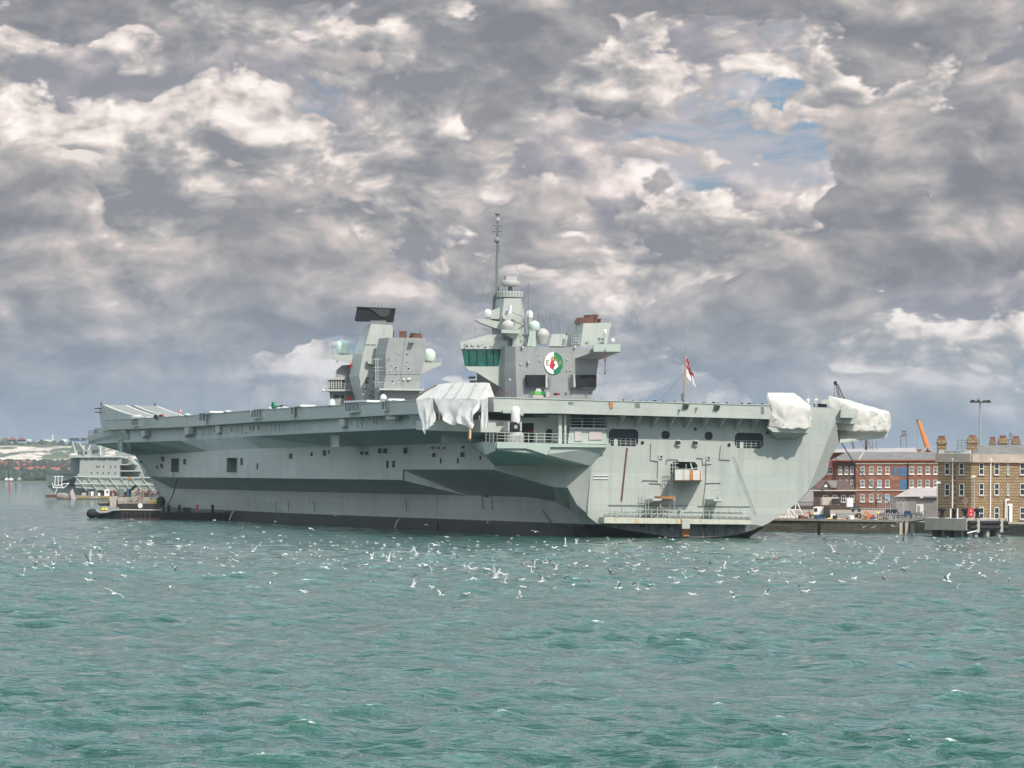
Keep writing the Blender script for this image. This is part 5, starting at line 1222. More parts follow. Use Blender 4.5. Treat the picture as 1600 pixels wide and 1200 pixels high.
def sheet(top, bot, nu, nv, nrm, amp, freq, seed=0, g=None, grow=True, th=.05):
    g = g or MB(); nrm = Vector(nrm); vs = []
    for k in (0, 1):
        for i in range(nu + 1):
            u = i / nu; a = along(top, u); b = along(bot, u)
            for j in range(nv + 1):
                v = j / nv; p = a.lerp(b, v)
                w = (v if grow else 1)
                d = amp * w * (.45 * math.sin(freq * u + 2.6 * v + seed + 2 * mnoise.noise(Vector((u * 5, v * 2, seed)))) + 1.3 * mnoise.noise(Vector((u * freq * .45 + v * 2, v * 2.2, seed))) + .7 * abs(mnoise.noise(Vector((u * freq * .9 - v * 3, v * 2, seed + 4)))))
                vs.append(p + nrm * (d - k * th))
    m = (nu + 1) * (nv + 1); fs = []
    for k in (0, 1):
        for i in range(nu):
            for j in range(nv):
                q = (k * m + i * (nv + 1) + j, k * m + i * (nv + 1) + j + 1, k * m + (i + 1) * (nv + 1) + j + 1, k * m + (i + 1) * (nv + 1) + j); fs.append(q if k == 0 else q[::-1])
    for i in range(nu):
        for j0 in (0, nv): fs.append((i * (nv + 1) + j0, (i + 1) * (nv + 1) + j0, m + (i + 1) * (nv + 1) + j0, m + i * (nv + 1) + j0))
    return g.add(vs, fs)
# --- canvas tent on the port quarter
XT = -36.9
E_ = lambda x, y: S(x, y, x=XT - .75 * max(0, (y - 623) * .095)); Rg = lambda x, y: S(x, y, x=-33.2)
tent = Thing('canvas_shelter', 'white canvas shelter with torn skirts draped over the port quarter platform', 'canvas cover', SHIP.M, S(700, 657, x=-35))
roof = sheet([Rg(664, 613), Rg(685, 600.5), Rg(712, 598), Rg(764.4, 598.3)], [E_(650, 624), E_(676, 622), E_(692.5, 623), E_(751, 624)], 40, 10, (-.4, 0, 1), .07, 21, 1, grow=False)
tent.part(roof, 'roof_sheet', 'white_canvas', smooth=True)
tent.part(sheet([Rg(764.4, 598.3), Rg(764.8, 598.8)], [E_(751, 624), S(773, 620.5, x=-33.0)], 8, 8, (0, -1, 0), .05, 6, 3), 'gable_sheet', 'white_canvas', smooth=True)
tent.part(sheet([E_(650, 624), E_(676, 622.5)], [E_(662, 679), E_(679.5, 659)], 18, 16, (-1, 0, .4), .34, 8, 2), 'torn_skirt', 'white_canvas', smooth=True)
tent.part(sheet([E_(677, 621.5), E_(692.5, 623), E_(751, 624)], [E_(693, 656), E_(701, 662), E_(722, 663), E_(735, 669), E_(739, 655), E_(750, 628)], 46, 18, (-1, 0, .4), .36, 15, 5), 'front_skirt', 'white_canvas', smooth=True)
tent.part(sheet([E_(751, 624), E_(762, 622)], [E_(754, 669), E_(762, 667)], 8, 14, (-1, 0, 0), .22, 8, 7), 'side_skirt', 'white_canvas', smooth=True)
for xa, xb in ((712.5, 692.5), (727, 710), (746, 733)): tent.part(MB().tube(Rg(xa, 598.3) + Vector((-.2, 0, .12)), E_(xb, 623) + Vector((-.1, 0, .12)), .07, 4), 'roof_batten', 'steel_grey')
tent.part(MB().path([Rg(664, 613), Rg(648, 620)], .12, 5), 'ridge_pole', 'wood')
tent.part(MB().path([Rg(683, 601.5), Rg(650, 619)], .10, 5), 'ridge_pole', 'wood')
for x, y0, y1 in ((681.5, 638, 656), (730, 668, 686.5), (749, 626, 656), (744, 650, 657)): tent.part(MB().tube(E_(x, y0) + Vector((.5, 0, 0)), E_(x + (.5 if y1 < 680 else -.8), y1) + Vector((.5, 0, 0)), .13 if y1 < 680 else .2, 5), 'timber_post', 'wood')
g = MB()
for a, b in (((679, 657), (690, 630)), ((681, 632), (692, 655)), ((676, 640), (692, 640)), ((685, 626), (685, 657))): g.tube(S(*a, x=XT + 2), S(*b, x=XT + 2), .06, 4)
tent.part(g, 'scaffold_poles', 'fitting_paint')
tent.part(MB().loops([S(676, 622, x=XT + 3.2), S(752, 624, x=XT + 3.2), S(752, 657, x=XT + 3.2), S(676, 657, x=XT + 3.2)], [S(676, 622, x=XT + 3.4), S(752, 624, x=XT + 3.4), S(752, 657, x=XT + 3.4), S(676, 657, x=XT + 3.4)]), 'interior_shade_panel', 'louvre')  # dark panel standing in for the shade inside the shelter
# --- wrapped equipment at the starboard quarter
Y1, Y2 = -3.9, 2.0
g = crumple([S(1199.5, 613.5, y=Y2), S(1241, 614, y=Y2), S(1266.5, 633.5, y=Y2 - 3), S(1200, 614, y=Y1 + 1.5), S(1222, 631.5, y=Y1), S(1264, 637, y=Y1), S(1263.5, 667.5, y=Y1), S(1226, 669, y=Y1), S(1204, 665, y=Y1 + 1), S(1207, 640, y=Y1 + .6), S(1266, 667, y=Y2)], .42, 3.1, .42, (1.1, 1.1, .5))
single(g, 'wrapped_mounting', 'white_canvas', 'crumpled white sheeting wrapped round a mounting beside two sailors', 'canvas cover', SHIP.M, smooth=True)
g = crumple([S(x, y, y=s) for x, y, s in ((1295.6, 619, 12), (1296, 634, 12), (1318, 623, 16), (1388.5, 643, 20), (1345, 641, 9.6), (1388.5, 646, 11.5), (1387, 672.5, 11.5), (1347, 672, 9.6), (1311, 670.5, 11.5), (1303, 652, 12), (1390, 664, 24), (1387, 673, 24), (1340, 640, 24), (1312, 671, 22))], .42, 8.2, .5, (1.0, 1.0, .5))
single(g, 'wrapped_boat_bay', 'white_canvas', 'long crumpled white sheeting wrapped over the starboard side platform', 'canvas cover', SHIP.M, smooth=True)
# --- people
M_skin = mat('skin', (0.42, 0.24, 0.17), 0.6, var=.05); mat('dark_cloth', (0.02, 0.02, 0.03), 0.9, var=.1); mat('hi_vis', (0.75, 0.70, 0.05), 0.7, var=.05)
def skin(name, verts, edges, rad, m, parent):
    me = bpy.data.meshes.new(name); me.from_pydata(verts, edges, []); me.materials.append(M[m])
    o = bpy.data.objects.new(name, me); COL.objects.link(o)
    md = o.modifiers.new('skin', 'SKIN'); md.use_smooth_shade = True
    for i, r in enumerate(rad): me.skin_vertices[0].data[i].radius = (r, r * .85) if not isinstance(r, tuple) else r
    me.skin_vertices[0].data[0].use_root = True
    s_ = o.modifiers.new('sub', 'SUBSURF'); s_.levels = 1; s_.render_levels = 1
    if parent: o.parent = parent
    return o
def person(label, loc, yaw, top, legs, hat=None, arm=0.2, lean=0.0, sc=1.0):
    t = empty('person', Matrix.Translation(Vector(loc)) @ Matrix.Rotation(yaw, 4, 'Z') @ Matrix.Scale(sc, 4), label=label, cat='person')
    A = arm
    J = [(0, 0, .95), (0, lean * .3, 1.15), (0, lean * .6, 1.40), (0, lean * .8, 1.50), (0, lean, 1.58), (0, lean, 1.72),
         (-.10, 0, .90), (-.12, -.03, .50), (-.13, .04, .08), (-.13, -.12, .04), (.10, 0, .90), (.13, .03, .50), (.14, .05, .08), (.14, -.11, .04),
         (-.19, lean * .6, 1.42), (-.26 - .05 * A, lean * .6 + .02, 1.16), (-.22, lean * .6 - .5 * A, 1.00 + .3 * A), (-.21, lean * .6 - .62 * A, .92 + .4 * A),
         (.19, lean * .6, 1.42), (.27, lean * .6 + .02, 1.16), (.24, lean * .6 - .4 * A, .98 + .2 * A), (.23, lean * .6 - .5 * A, .90 + .25 * A)]
    Ed = [(0, 1), (1, 2), (2, 3), (3, 4), (4, 5), (0, 6), (6, 7), (7, 8), (8, 9), (0, 10), (10, 11), (11, 12), (12, 13), (2, 14), (14, 15), (15, 16), (16, 17), (2, 18), (18, 19), (19, 20), (20, 21)]
    Rd = [.13, .14, .15, .06, .085, .085, .085, .06, .045, .04, .085, .06, .045, .04, .06, .045, .035, .04, .06, .045, .035, .04]
    b = skin('body', J, Ed, Rd, 'skin', t)
    idx = [0, 1, 2, 14, 15, 16, 18, 19, 20]; mp = {k: i for i, k in enumerate(idx)}
    skin('jacket', [J[k] for k in idx], [(mp[a], mp[c]) for a, c in Ed if a in mp and c in mp], [Rd[k] + .025 for k in idx], top, b)
    idx = [0, 6, 7, 8, 10, 11, 12]; mp = {k: i for i, k in enumerate(idx)}
    skin('trousers', [J[k] for k in idx], [(mp[a], mp[c]) for a, c in Ed if a in mp and c in mp], [Rd[k] + .022 for k in idx], legs, b)
    h = MB(); h.ball((0, lean - 0.0, 1.70), .105, 10, 1.05, z0=.05); 
    if hat: h.lathe((0, lean, 1.76), [(.13, -.02), (.14, .03), (.12, .06), (.02, .07)], 12)
    h.build('cap' if hat else 'hair', [M[hat or 'dark_cloth']], b, smooth=True)
    return t
def shipw(x, y, s=None, z=None): return SHIP.M @ (S(x, y, y=s) if s is not None else S(x, y, z=z))
person('sailor in white uniform with white cap, half hidden behind the sheeting', SHIP.M @ Vector((S(1262.5, 637, y=3.0).x, 3.0, S(1262.5, 637, y=3.0).z - .1)), .4, 'white_paint', 'white_paint', 'white_paint', .3)
person('sailor in white uniform standing at the deck edge, right of the other sailor', SHIP.M @ Vector((S(1275, 636, y=7.6).x, 7.6, S(1275, 636, y=7.6).z - .15)), -.5, 'white_paint', 'white_paint', 'white_paint', .6)
# --- clutter on the flight deck
def dk_xy(px, s, off=0): p = S(px, 625, y=s); return Vector((p.x, s, ZD(s) + .01))
def wbox(x0, x1, y0, y1, s, d, g=None):
    g = g or MB(); a = S(x0, y1, y=s); b = S(x1, y0, y=s); return g.box((a.x, s, a.z), (b.x, s + d, b.z))
t = Thing('deck_winch', 'grey winch and drum beside the white wrapped cover on the starboard quarter', 'winch', SHIP.M, S(1284, 636, y=9.3))
t.part(MB().hull([S(x, y, y=s) for x, y in ((1283, 626), (1286, 624), (1296, 624), (1296, 632), (1284, 631)) for s in (9.2, 10.8)]), 'winch_cover', 'ship_paint')
t.part(wbox(1277, 1292, 631, 636, 9.4, 1.2), 'winch_bed', 'black_paint')
t = Thing('cargo_pallet', 'bright green covered load on a pink and red pallet at the aft island foot', 'pallet', SHIP.M, S(842, 620, y=60))
t.part(wbox(836, 846, 611.5, 617.5, 60, 2), 'green_cover', 'lime_cover'); t.part(wbox(846, 853, 612, 617, 60, 2), 'green_cover', 'green_paint'); t.part(wbox(833, 849, 617.5, 621.5, 60, 2), 'pallet_base', 'pink_cover')
t.part(crumple([S(x, y, y=s) for x, y in ((836, 611.5), (846, 611.5), (844, 607.5), (839, 607)) for s in (60, 62)], .12, 2, .3), 'white_bundle', 'white_canvas', smooth=True)
t.part(wbox(853, 858, 613, 620, 60.5, 1.2), 'crate', 'pink_cover')
single(wbox(870, 875, 614, 617.5, 62, 1.5), 'equipment_crate', 'brown_red', 'small dark red crate standing below the left display screen', 'crate', SHIP.M)
g = MB(); g.rail([S(781, 617.5, y=60), S(794, 618, y=60)], h=.9, r=.05, n=2, post=.7); single(g, 'red_barrier', 'brown_red', 'low dark red barrier on deck left of the green covered load', 'barrier', SHIP.M)
t = Thing('fire_tractor', 'white deck tractor with red box parked near the ramp', 'vehicle', SHIP.M, S(247, 651.5, y=225))
t.part(MB().hull([S(x, y, y=s) for x, y in ((241, 652), (243, 646), (247, 644.5), (252, 644.5), (253, 652)) for s in (225, 228)]), 'cab', 'mint_paint'); t.part(wbox(252, 256.5, 647.5, 652, 225, 2), 'red_box', 'red_paint')
for x in (243.5, 250.5): t.part(MB().tube(S(x, 651.5, y=224.9), S(x, 651.5, y=225.3), .5, 10), 'wheel', 'rubber')
single(MB().hull([S(x, y, y=s) for x, y in ((205, 651), (212, 648.5), (220, 648), (222, 651)) for s in (232, 235)]), 'covered_load', 'radome_white', 'low white covered load on deck at the foot of the ramp', 'cargo', SHIP.M)
t = Thing('signal_staff', 'short staff with red and white flag near the forward deck edge', 'flagpole', SHIP.M, S(279.5, 650, y=215))
t.part(MB().tube(S(279.5, 651, y=215), S(278.8, 631.5, y=215), .07, 5), 'pole', 'steel_grey')
f_ = flag_mesh('flag', S(279.5, 638, y=215), S(279.5, 648, y=215), S(283.5, 640, y=215), S(283.5, 649, y=215), None, 8, 8, True, .1)
f_.parent = t.o; f_.data.transform(Matrix.Translation(-t.p))
t = Thing('hose_reel', 'green drum and coiled hoses on the port deck edge left of the forward island', 'hose reel', SHIP.M, S(428, 636, y=118))
t.part(MB().tube(S(426, 634.5, y=118), S(430.5, 634.5, y=118), .75, 12), 'drum', 'green_paint'); t.part(MB().path([S(431, 636, y=118), S(437, 635, y=118), S(441, 633, y=118)], .12, 5), 'hose', 'black_paint'); t.part(wbox(442, 449, 633, 636.8, 117, 1.2), 'crate', 'louvre')
for x, y, s in ((519, 631, 85), (599, 623.5, 48)):
    g = MB(); c = S(x, y, y=s); g.lathe(c - Vector((0, 0, .5)), [(.45, 0), (.55, .4), (.5, .9), (.25, 1.2), (.02, 1.3)], 12)
    single(g, 'life_raft_canister', 'radome_mint' if x < 550 else 'radome_white', 'pale green rounded canister on the deck edge left of the forward island' if x < 550 else 'white rounded canister on the deck edge below the forward island', 'canister', SHIP.M, smooth=True)
# --- mooring lines and hoses: sagging
def line(a, b, sag, r, name, m, label, cat, n=16, group=None):
    a = Vector(a); b = Vector(b); pts = [a.lerp(b, i / n) - Vector((0, 0, 4 * sag * (i / n) * (1 - i / n))) for i in range(n + 1)]
    return single(MB().path(pts, r, 5), name, m, label, cat, group=group)
SM = lambda v: SHIP.M @ v
line(SM(S(1004, 691.5, y=-.3)), W(1232, 776, 672), .5, .07, 'mooring_rope', 'rope', 'dark mooring rope from the port side of the stern across to the quay', 'rope')
line(SM(S(1139.5, 695, y=-.3)), W(1300, 772, 700), .5, .07, 'mooring_rope', 'rope', 'dark mooring rope from the starboard side of the stern to the quay', 'rope')
line(SM(S(1146, 712, y=-.3)), SM(S(1181, 803, y=-.3)), .05, .035, 'hanging_line', 'rope', 'thin slack line hanging down the stern plating below the right bay', 'rope')
line(SM(S(1315, 692, y=11)), W(1404, 795, 690), 1.2, .10, 'shore_power_cable', 'rope_pale', 'pale slack cable from the starboard platform down to the quay railings', 'cable')
line(SM(S(1300, 708, y=14)), W(1345, 760, 740), .4, .05, 'mooring_rope', 'rope', 'thin dark rope from the starboard side to the quay in front of the brick offices', 'rope')
line(SM(onwall(279, 738)), SM(S(259.5, 788, x=-1.0)), 1.6, .11, 'breasting_hose', 'rope', 'dark hose looping from the forward side opening to the pontoon', 'hose')
line(SM(onwall(270.5, 738)), SM(S(270, 760, x=-15)), .1, .08, 'hanging_hose', 'rope', 'short dark hose hanging straight from the forward side opening', 'hose')
# ------------------------------------------------------------------ tug and pontoon by the bow
def wp(pts, Y, d, g=None, mi=0): return (g or MB()).extr([W(x, y, Y) for x, y in pts], (0, d, 0), mi)
YT = 805.0
wl_ = lambda x: HOR + (x - 800) * math.tan(ROLL) + CAMH * FPX / YT
t = Thing('tug_boat', 'black hulled tug with buff deckhouse lying beside the carrier bow', 'tug', None, W(195, 811, YT + 4))
def barge(pts_side, Y, w, g=None):
    return wp(pts_side, Y, w, g)
h_ = MB(); lowp = [(150, 813), (152, 800), (158, 802), (168, 801), (178, 797.5), (187, 797), (187, 813)]
h_.loops([W(x, y, YT + (3 if x < 153 else 1 if x < 170 else 0)) for x, y in lowp], [W(x, y, YT + (5 if x < 153 else 8)) for x, y in lowp])
t.part(h_, 'bow_hull', 'black_hull')
t.part(wp([(187, 797.5), (250, 797.5), (250, 813), (187, 813)], YT, 8), 'hull', 'black_hull'); t.part(wp([(187, 808), (249.6, 808), (249.6, 813), (187, 813)], YT - .06, .05), 'boot_stripe', 'red_boot')
t.part(wp([(186, 787), (250, 787), (250, 796), (186, 796)], YT + .3, 7.4), 'upper_hull', 'black_hull')
g = MB(); g.path([W(150, 797.5, YT - .1), W(156, 801, YT - .15), (W(167, 800.5, YT - .15)), W(176, 797.3, YT - .15), W(187, 796.8, YT - .15)], .22, 6); t.part(g, 'rubbing_strake', 'steel_grey'); t.part(MB().tube(W(187, 796.7, YT - .1), W(249, 797.3, YT - .1), .14, 5), 'rubbing_strake', 'buff_paint')
t.part(wp([(184, 777), (234, 777), (234, 787), (184, 787)], YT + 1, 6), 'deckhouse', 'buff_paint'); t.part(wp([(199, 777.2), (234, 777.2), (234, 786.8), (199, 786.8)], YT + .93, .05), 'pale_plating', 'pale_stone')
t.part(wp([(205, 766.5), (222, 766.5), (222, 776.5), (205, 776.5)], YT + 1.5, 4), 'wheelhouse', 'pale_stone')
for y in (770, 773.5): t.part(MB().tube(W(205, y, YT + 1.4), W(222, y, YT + 1.4), .05, 4), 'wheelhouse_rail', 'steel_grey')
for x in (204.5, 214): t.part(wp([(x - .9, 781), (x + .9, 781), (x + .9, 783), (x - .9, 783)], YT + .85, .05), 'porthole', 'glass_dark')
for x in (217, 222): t.part(wp([(x - .7, 776), (x + .7, 776), (x + .7, 781), (x - .7, 781)], YT + .8, .08), 'red_fitting', 'brown_red')
t.part(wp([(171, 776), (183, 775), (183, 793), (172, 793)], YT + 1.5, 3), 'forward_house', 'buff_paint')
t.part(wp([(153, 784), (171, 783), (172, 791), (154, 790)], YT + 2, 3), 'winch_housing', 'black_hull'); t.part(wp([(155, 784.5), (170, 784), (170, 786), (155, 786.5)], YT + 1.9, .05), 'winch_band', 'pale_stone')
for x in (160.5, 165.5): t.part(MB().ball(W(x, 796.5, YT + .5), .45, 8), 'yellow_buoy', 'yellow_paint')
t.part(MB().ball(W(144, 802.5, YT + 3.2), 1.15, 14, .85), 'bow_fender', 'rubber', smooth=True)
t.part(MB().ball(W(251, 784, YT + 3), 1.0, 12, 1.1), 'stern_fender', 'rubber', smooth=True)
for x in (236.5, 243): t.part(wp([(x - 2.6, 781), (x + 2.6, 781), (x + 2.6, 787), (x - 2.6, 787)], YT + 1, 1), 'yellow_drum', 'gold_paint')
g = MB(); g.tube(W(187, 777, YT + 3), W(187, 759, YT + 3), .12, 5); g.tube(W(193, 777, YT + 3), W(193, 764, YT + 3), .10, 5); g.hull([W(x, y, YT + 3 + d) for x, y in ((182, 764), (193, 764), (194, 776), (182, 776)) for d in (0, 2)]); t.part(g, 'mast_house', 'louvre')
t.part(MB().tube(W(199, 771, YT + 2), W(213, 758, YT + 2), .28, 6), 'deck_crane', 'black_paint'); t.part(MB().tube(W(200, 776, YT + 2), W(200, 764, YT + 2), .3, 6), 'crane_post', 'blue_paint')
g = MB(); g.rail([W(222, 777, YT + 1.2), W(249, 777.5, YT + 1.2)], h=1.7, r=.05, n=3, post=.45); t.part(g, 'stern_railing', 'rust_metal')
t.part(MB().path([W(222.5, 777, YT + 2), W(222.5, 741, YT + 2)], .06, 4), 'mast', 'louvre'); t.part(wp([(198, 746), (203, 745), (204, 748), (200, 749.5)], YT + 3.5, .1), 'orange_flag', 'orange_paint'); t.part(MB().tube(W(203, 776, YT + 3), W(200, 745, YT + 3), .05, 4), 'flag_staff', 'rust_metal')
rr = random.Random(31)
for i in range(26):
    x = 172 + rr.random() * 74; y = 777 - rr.random() * 5; w = 1 + rr.random() * 3; h = 2 + rr.random() * 7
    t.part(wp([(x, y - h), (x + w, y - h), (x + w, y), (x, y)], YT + 1.2 + rr.random() * 3, .8), rr.choice(('deck_locker', 'vent_trunk', 'winch')), rr.choice(('black_hull', 'rust_metal', 'buff_paint', 'louvre', 'brown_red')))
g = MB(); g.rail([W(186, 786.8, YT + .35), W(250, 787, YT + .35)], h=1.1, r=.04, n=2, post=.9); t.part(g, 'side_railing', 'louvre')
for k in range(9): t.part(MB().tube(W(190 + k * 7, 800, YT - .25), W(190 + k * 7, 807, YT - .25), .3, 8), 'tyre_fender', 'rubber')
t.part(MB().lathe(W(219, 790.5, YT + .2), [(.45, -.12), (.5, 0), (.45, .12)], 10, R=Matrix.Rotation(math.pi / 2, 3, 'X')), 'lamp', 'white_paint')
YP = 800.0
t = Thing('mooring_pontoon', 'low dark timber pontoon floating between tug and carrier bow', 'pontoon', None, W(300, 812, YP + 2))
t.part(wp([(250, 800.5), (352, 801.5), (352, 813.5), (250, 812.5)], YP, 5), 'float', 'timber_dark')
for i in range(22): t.part(wp([(252 + i * 4.6, 800), (253.4 + i * 4.6, 800), (253.4 + i * 4.6, 812), (252 + i * 4.6, 812)], YP - .25, .25), 'fender_pile', 'rubber')
for x in (255, 263.5, 280, 332): t.part(wp([(x - 2, 788.5), (x + 2, 788.5), (x + 2, 812), (x - 2, 812)], YP - .4, 1.0), 'tall_pile', 'rubber')
g = MB(); g.rail([W(270, 800.8, YP + 1), W(350, 801.5, YP + 1)], h=1.25, r=.05, n=2, post=1.1); t.part(g, 'railing', 'steel_grey'); t.part(wp([(252, 791), (260, 791), (260, 799), (252, 799)], YP + .8, 1), 'pale_cabinet', 'steel_grey'); t.part(wp([(286, 793), (298, 793), (298, 800), (286, 800)], YP + .8, 1), 'tyre_rack', 'rubber')
person('person in red overalls standing on the dark pontoon below the bow', W(308.4, 800.6, YP + 2.2), .3, 'red_paint', 'red_paint', None, .3)
# ------------------------------------------------------------------ grey supply ship beyond
YR = 1360.0
t = Thing('supply_ship', 'pale grey naval supply ship lying beyond the carrier bow', 'ship', None, W(170, 783, YR + 10))
hl = [(72, 782.5), (74, 760), (71, 741), (118, 741), (122, 744), (215, 746), (243, 760), (262, 783.5)]
t.part(MB().loops([W(x, y, YR + (8 if x < 76 else 0)) for x, y in hl], [W(x, y, YR + (14 if x < 76 else 24)) for x, y in hl]), 'hull', 'dim_ship')
t.part(wp([(118, 746.5), (216, 747), (243, 760), (246, 770), (180, 768), (118, 762)], YR - .3, .4), 'pale_side', 'pale_ship')
sp = [(125, 714), (187, 714), (187, 745.5), (118, 745), (124, 739)]
t.part(wp(sp, YR + .5, 20), 'accommodation_block', 'pale_ship')
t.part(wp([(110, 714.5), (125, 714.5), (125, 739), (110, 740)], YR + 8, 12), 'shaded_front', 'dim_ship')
t.part(wp([(108, 713.2), (188, 712.8), (188, 714.6), (108, 715)], YR - .2, 21), 'deck_edge', 'fitting_paint')
for row, xs in ((718.3, (135, 144, 155, 159.8, 163, 172.5, 178, 181.5)), (729, (151.5, 155, 162, 173, 180.5)), (739, (143, 152.5, 161.5, 170, 180))):
    for x in xs: t.part(wp([(x - .75, row - 1.3), (x + .75, row - 1.3), (x + .75, row + 1.2), (x - .75, row + 1.2)], YR + .35, .2), 'window', 'glass_dark')
for x in (128, 143, 154, 165, 173, 190, 193, 203, 210): t.part(wp([(x - .6, 749.5), (x + .6, 749.5), (x + .6, 751), (x - .6, 751)], YR - .5, .2), 'porthole', 'glass_dark')
t.part(wp([(131, 703), (141, 702.5), (141, 714), (131, 714)], YR + 1, 6), 'bridge_wing_house', 'pale_ship'); t.part(wp([(121, 708), (131, 708), (131, 713.5), (121, 713.5)], YR + 2, 8), 'bridge_wing_house', 'pale_ship')
for x in (123.5, 127): t.part(wp([(x - 1.4, 705.5), (x + 1.4, 705.5), (x + 1.4, 709), (x - 1.4, 709)], YR + 1.8, .3), 'bridge_window', 'glass_dark')
t.part(wp([(133, 705.7), (136, 705.7), (136, 709), (133, 709)], YR + .8, .2), 'bridge_window', 'glass_dark')
t.part(wp([(112, 694), (138, 694), (151, 696), (155, 703), (112, 704)], YR + 6, 10), 'bridge_top', 'louvre'); t.part(wp([(141, 696), (160, 696), (160, 713), (141, 713)], YR + 7, 8), 'funnel_house', 'dim_ship'); t.part(wp([(157, 704), (161, 704), (161, 713), (157, 713)], YR + 4, 2), 'post_house', 'pale_ship')
for a, b in (((113, 690), (120, 712)), ((124, 692), (132, 704)), ((141, 696), (138, 704)), ((131, 696), (131, 704)), ((157, 696), (157, 712))): t.part(MB().tube(W(*a, YR + 3), W(*b, YR + 1), .2, 5), 'brace', 'fitting_paint')
t.part(wp([(187.5, 714), (200, 714), (213, 725), (222, 745), (187.5, 745)], YR + 9, 10), 'after_superstructure', 'dim_ship')
for y, x1 in ((725, 211), (735, 218), (745.5, 230)): t.part(wp([(187.5, y), (x1, y), (x1, y + 1.6), (187.5, y + 1.6)], YR + 1.5, 12), 'after_deck', 'fitting_paint')
t.part(MB().path([W(186, 714, YR + 1), W(200, 716, YR + 1), W(212, 726, YR + 1)], .35, 6), 'curved_davit', 'pale_ship')
t.part(wp([(180, 705), (205, 709), (205, 713), (180, 713)], YR + 6, 8), 'mast_house', 'dim_ship')
# white access gangway frames and the ribs along the side
for i in range(9): t.part(MB().tube(W(119 + i * 17.2, 746.5, YR - .7), W(136 + i * 17.2, 767, YR - .7), .13, 5), 'side_stay', 'fitting_paint')
for a, b in (((116, 745), (240, 746.5)), ((116, 756), (246, 757.5))): t.part(MB().tube(W(*a, YR - .8), W(*b, YR - .8), .16, 5), 'side_rail', 'fitting_paint')
t = Thing('access_frame', 'white lattice gangway frame standing at the supply ship end', 'gangway', None, W(90, 776, YR - 10))
g = MB()
for a, b in (((86.5, 744.5), (85.5, 758)), ((91, 744.5), (91, 758)), ((97, 744.5), (96, 758)), ((84, 744.5), (99, 744.5)), ((85.5, 758), (96, 758)), ((85.5, 758), (83, 762)), ((96, 758), (98, 762)), ((82, 755), (83, 762)), ((96, 757), (108, 755)), ((108, 755), (99, 763)), ((83, 762), (99, 762.5)), ((89, 763), (86, 772)), ((99, 763), (96, 757))): g.tube(W(*a, YR - 10), W(*b, YR - 10), .14, 5)
t.part(g, 'frame', 'white_paint'); t.part(wp([(86, 757.5), (96, 757.5), (96, 762), (86, 762)], YR - 9.5, 1), 'platform', 'fitting_paint')
YB = 1345.0
t = Thing('work_barge', 'rusty work barge with yellow fenders moored along the supply ship', 'barge', None, W(150, 782, YB + 4))
t.part(wp([(112, 774), (175, 775), (175, 782.8), (114, 782.4)], YB, 8), 'hull', 'fender_foam'); 
rr = random.Random(4)
for i in range(14): 
    x = 120 + i * 3.7; t.part(wp([(x, 776), (x + 2.2, 776), (x + 2.2, 778.6), (x, 778.6)], YB - .3, .3), 'yellow_fender', 'gold_paint' if rr.random() < .6 else 'buff_paint')
t.part(wp([(109, 770), (112.5, 764), (119, 781), (112, 782)], YB - 1, 2), 'bow_brace', 'pink_cover')
for x0, x1, y0, m_ in ((128, 134, 770, 'buff_paint'), (138, 141, 767, 'louvre'), (142, 146, 768, 'white_paint'), (153, 156, 770, 'white_paint'), (148, 151, 766, 'louvre')): t.part(wp([(x0, y0), (x1, y0), (x1, 775), (x0, 775)], YB + 2, 2), 'deck_box', m_)
t = Thing('white_cabin', 'small white cabin with dark window on the work barge', 'cabin', None, W(166.5, 775, YB + 3))
t.part(wp([(163, 764.5), (170, 764.5), (170, 775), (163, 775)], YB + 2, 3), 'wall', 'white_paint'); t.part(wp([(166.5, 766.5), (168.7, 766.5), (168.7, 770.5), (166.5, 770.5)], YB + 1.9, .2), 'window', 'glass_dark')
g = MB(); a = W(88, 776, YB - 3); b = W(108, 776.5, YB - 3); ax = b - a
Rx = ax.to_track_quat('Z', 'Y').to_matrix(); L_ = ax.length
g.lathe(a, [(.2, 0), (.9, .25), (1.25, .9), (1.3, L_ / 2), (1.25, L_ - .9), (.9, L_ - .2), (.2, L_)], 16, R=Rx); single(g, 'foam_fender', 'fender_foam', 'fat tan cylindrical fender floating at the supply ship end', 'fender', smooth=True)
single(wp([(71, 773), (88, 773), (88, 778), (71, 777.5)], YB - 2, 4), 'camel_float', 'rust_metal', 'small rusty brown float left of the fat tan fender', 'float')
# channel markers
for x, y0, y1, m_, lb in ((15.3, 754.5, 768, 'red_paint', 'red channel marker post standing in the water at far left'), (25, 757, 765, 'black_paint', 'thin dark channel marker post right of the red one')):
    Yq = CAMH * FPX / (y1 - HOR + 784 * math.tan(ROLL)); g = MB(); g.tube(W(x, y1 + .8, Yq), W(x, y0, Yq), .32 if m_ == 'red_paint' else .14, 8); g.tube(W(x, y0, Yq), W(x, y0 - 1, Yq), .5, 8, .05); single(g, 'channel_marker', m_, lb, 'marker post')
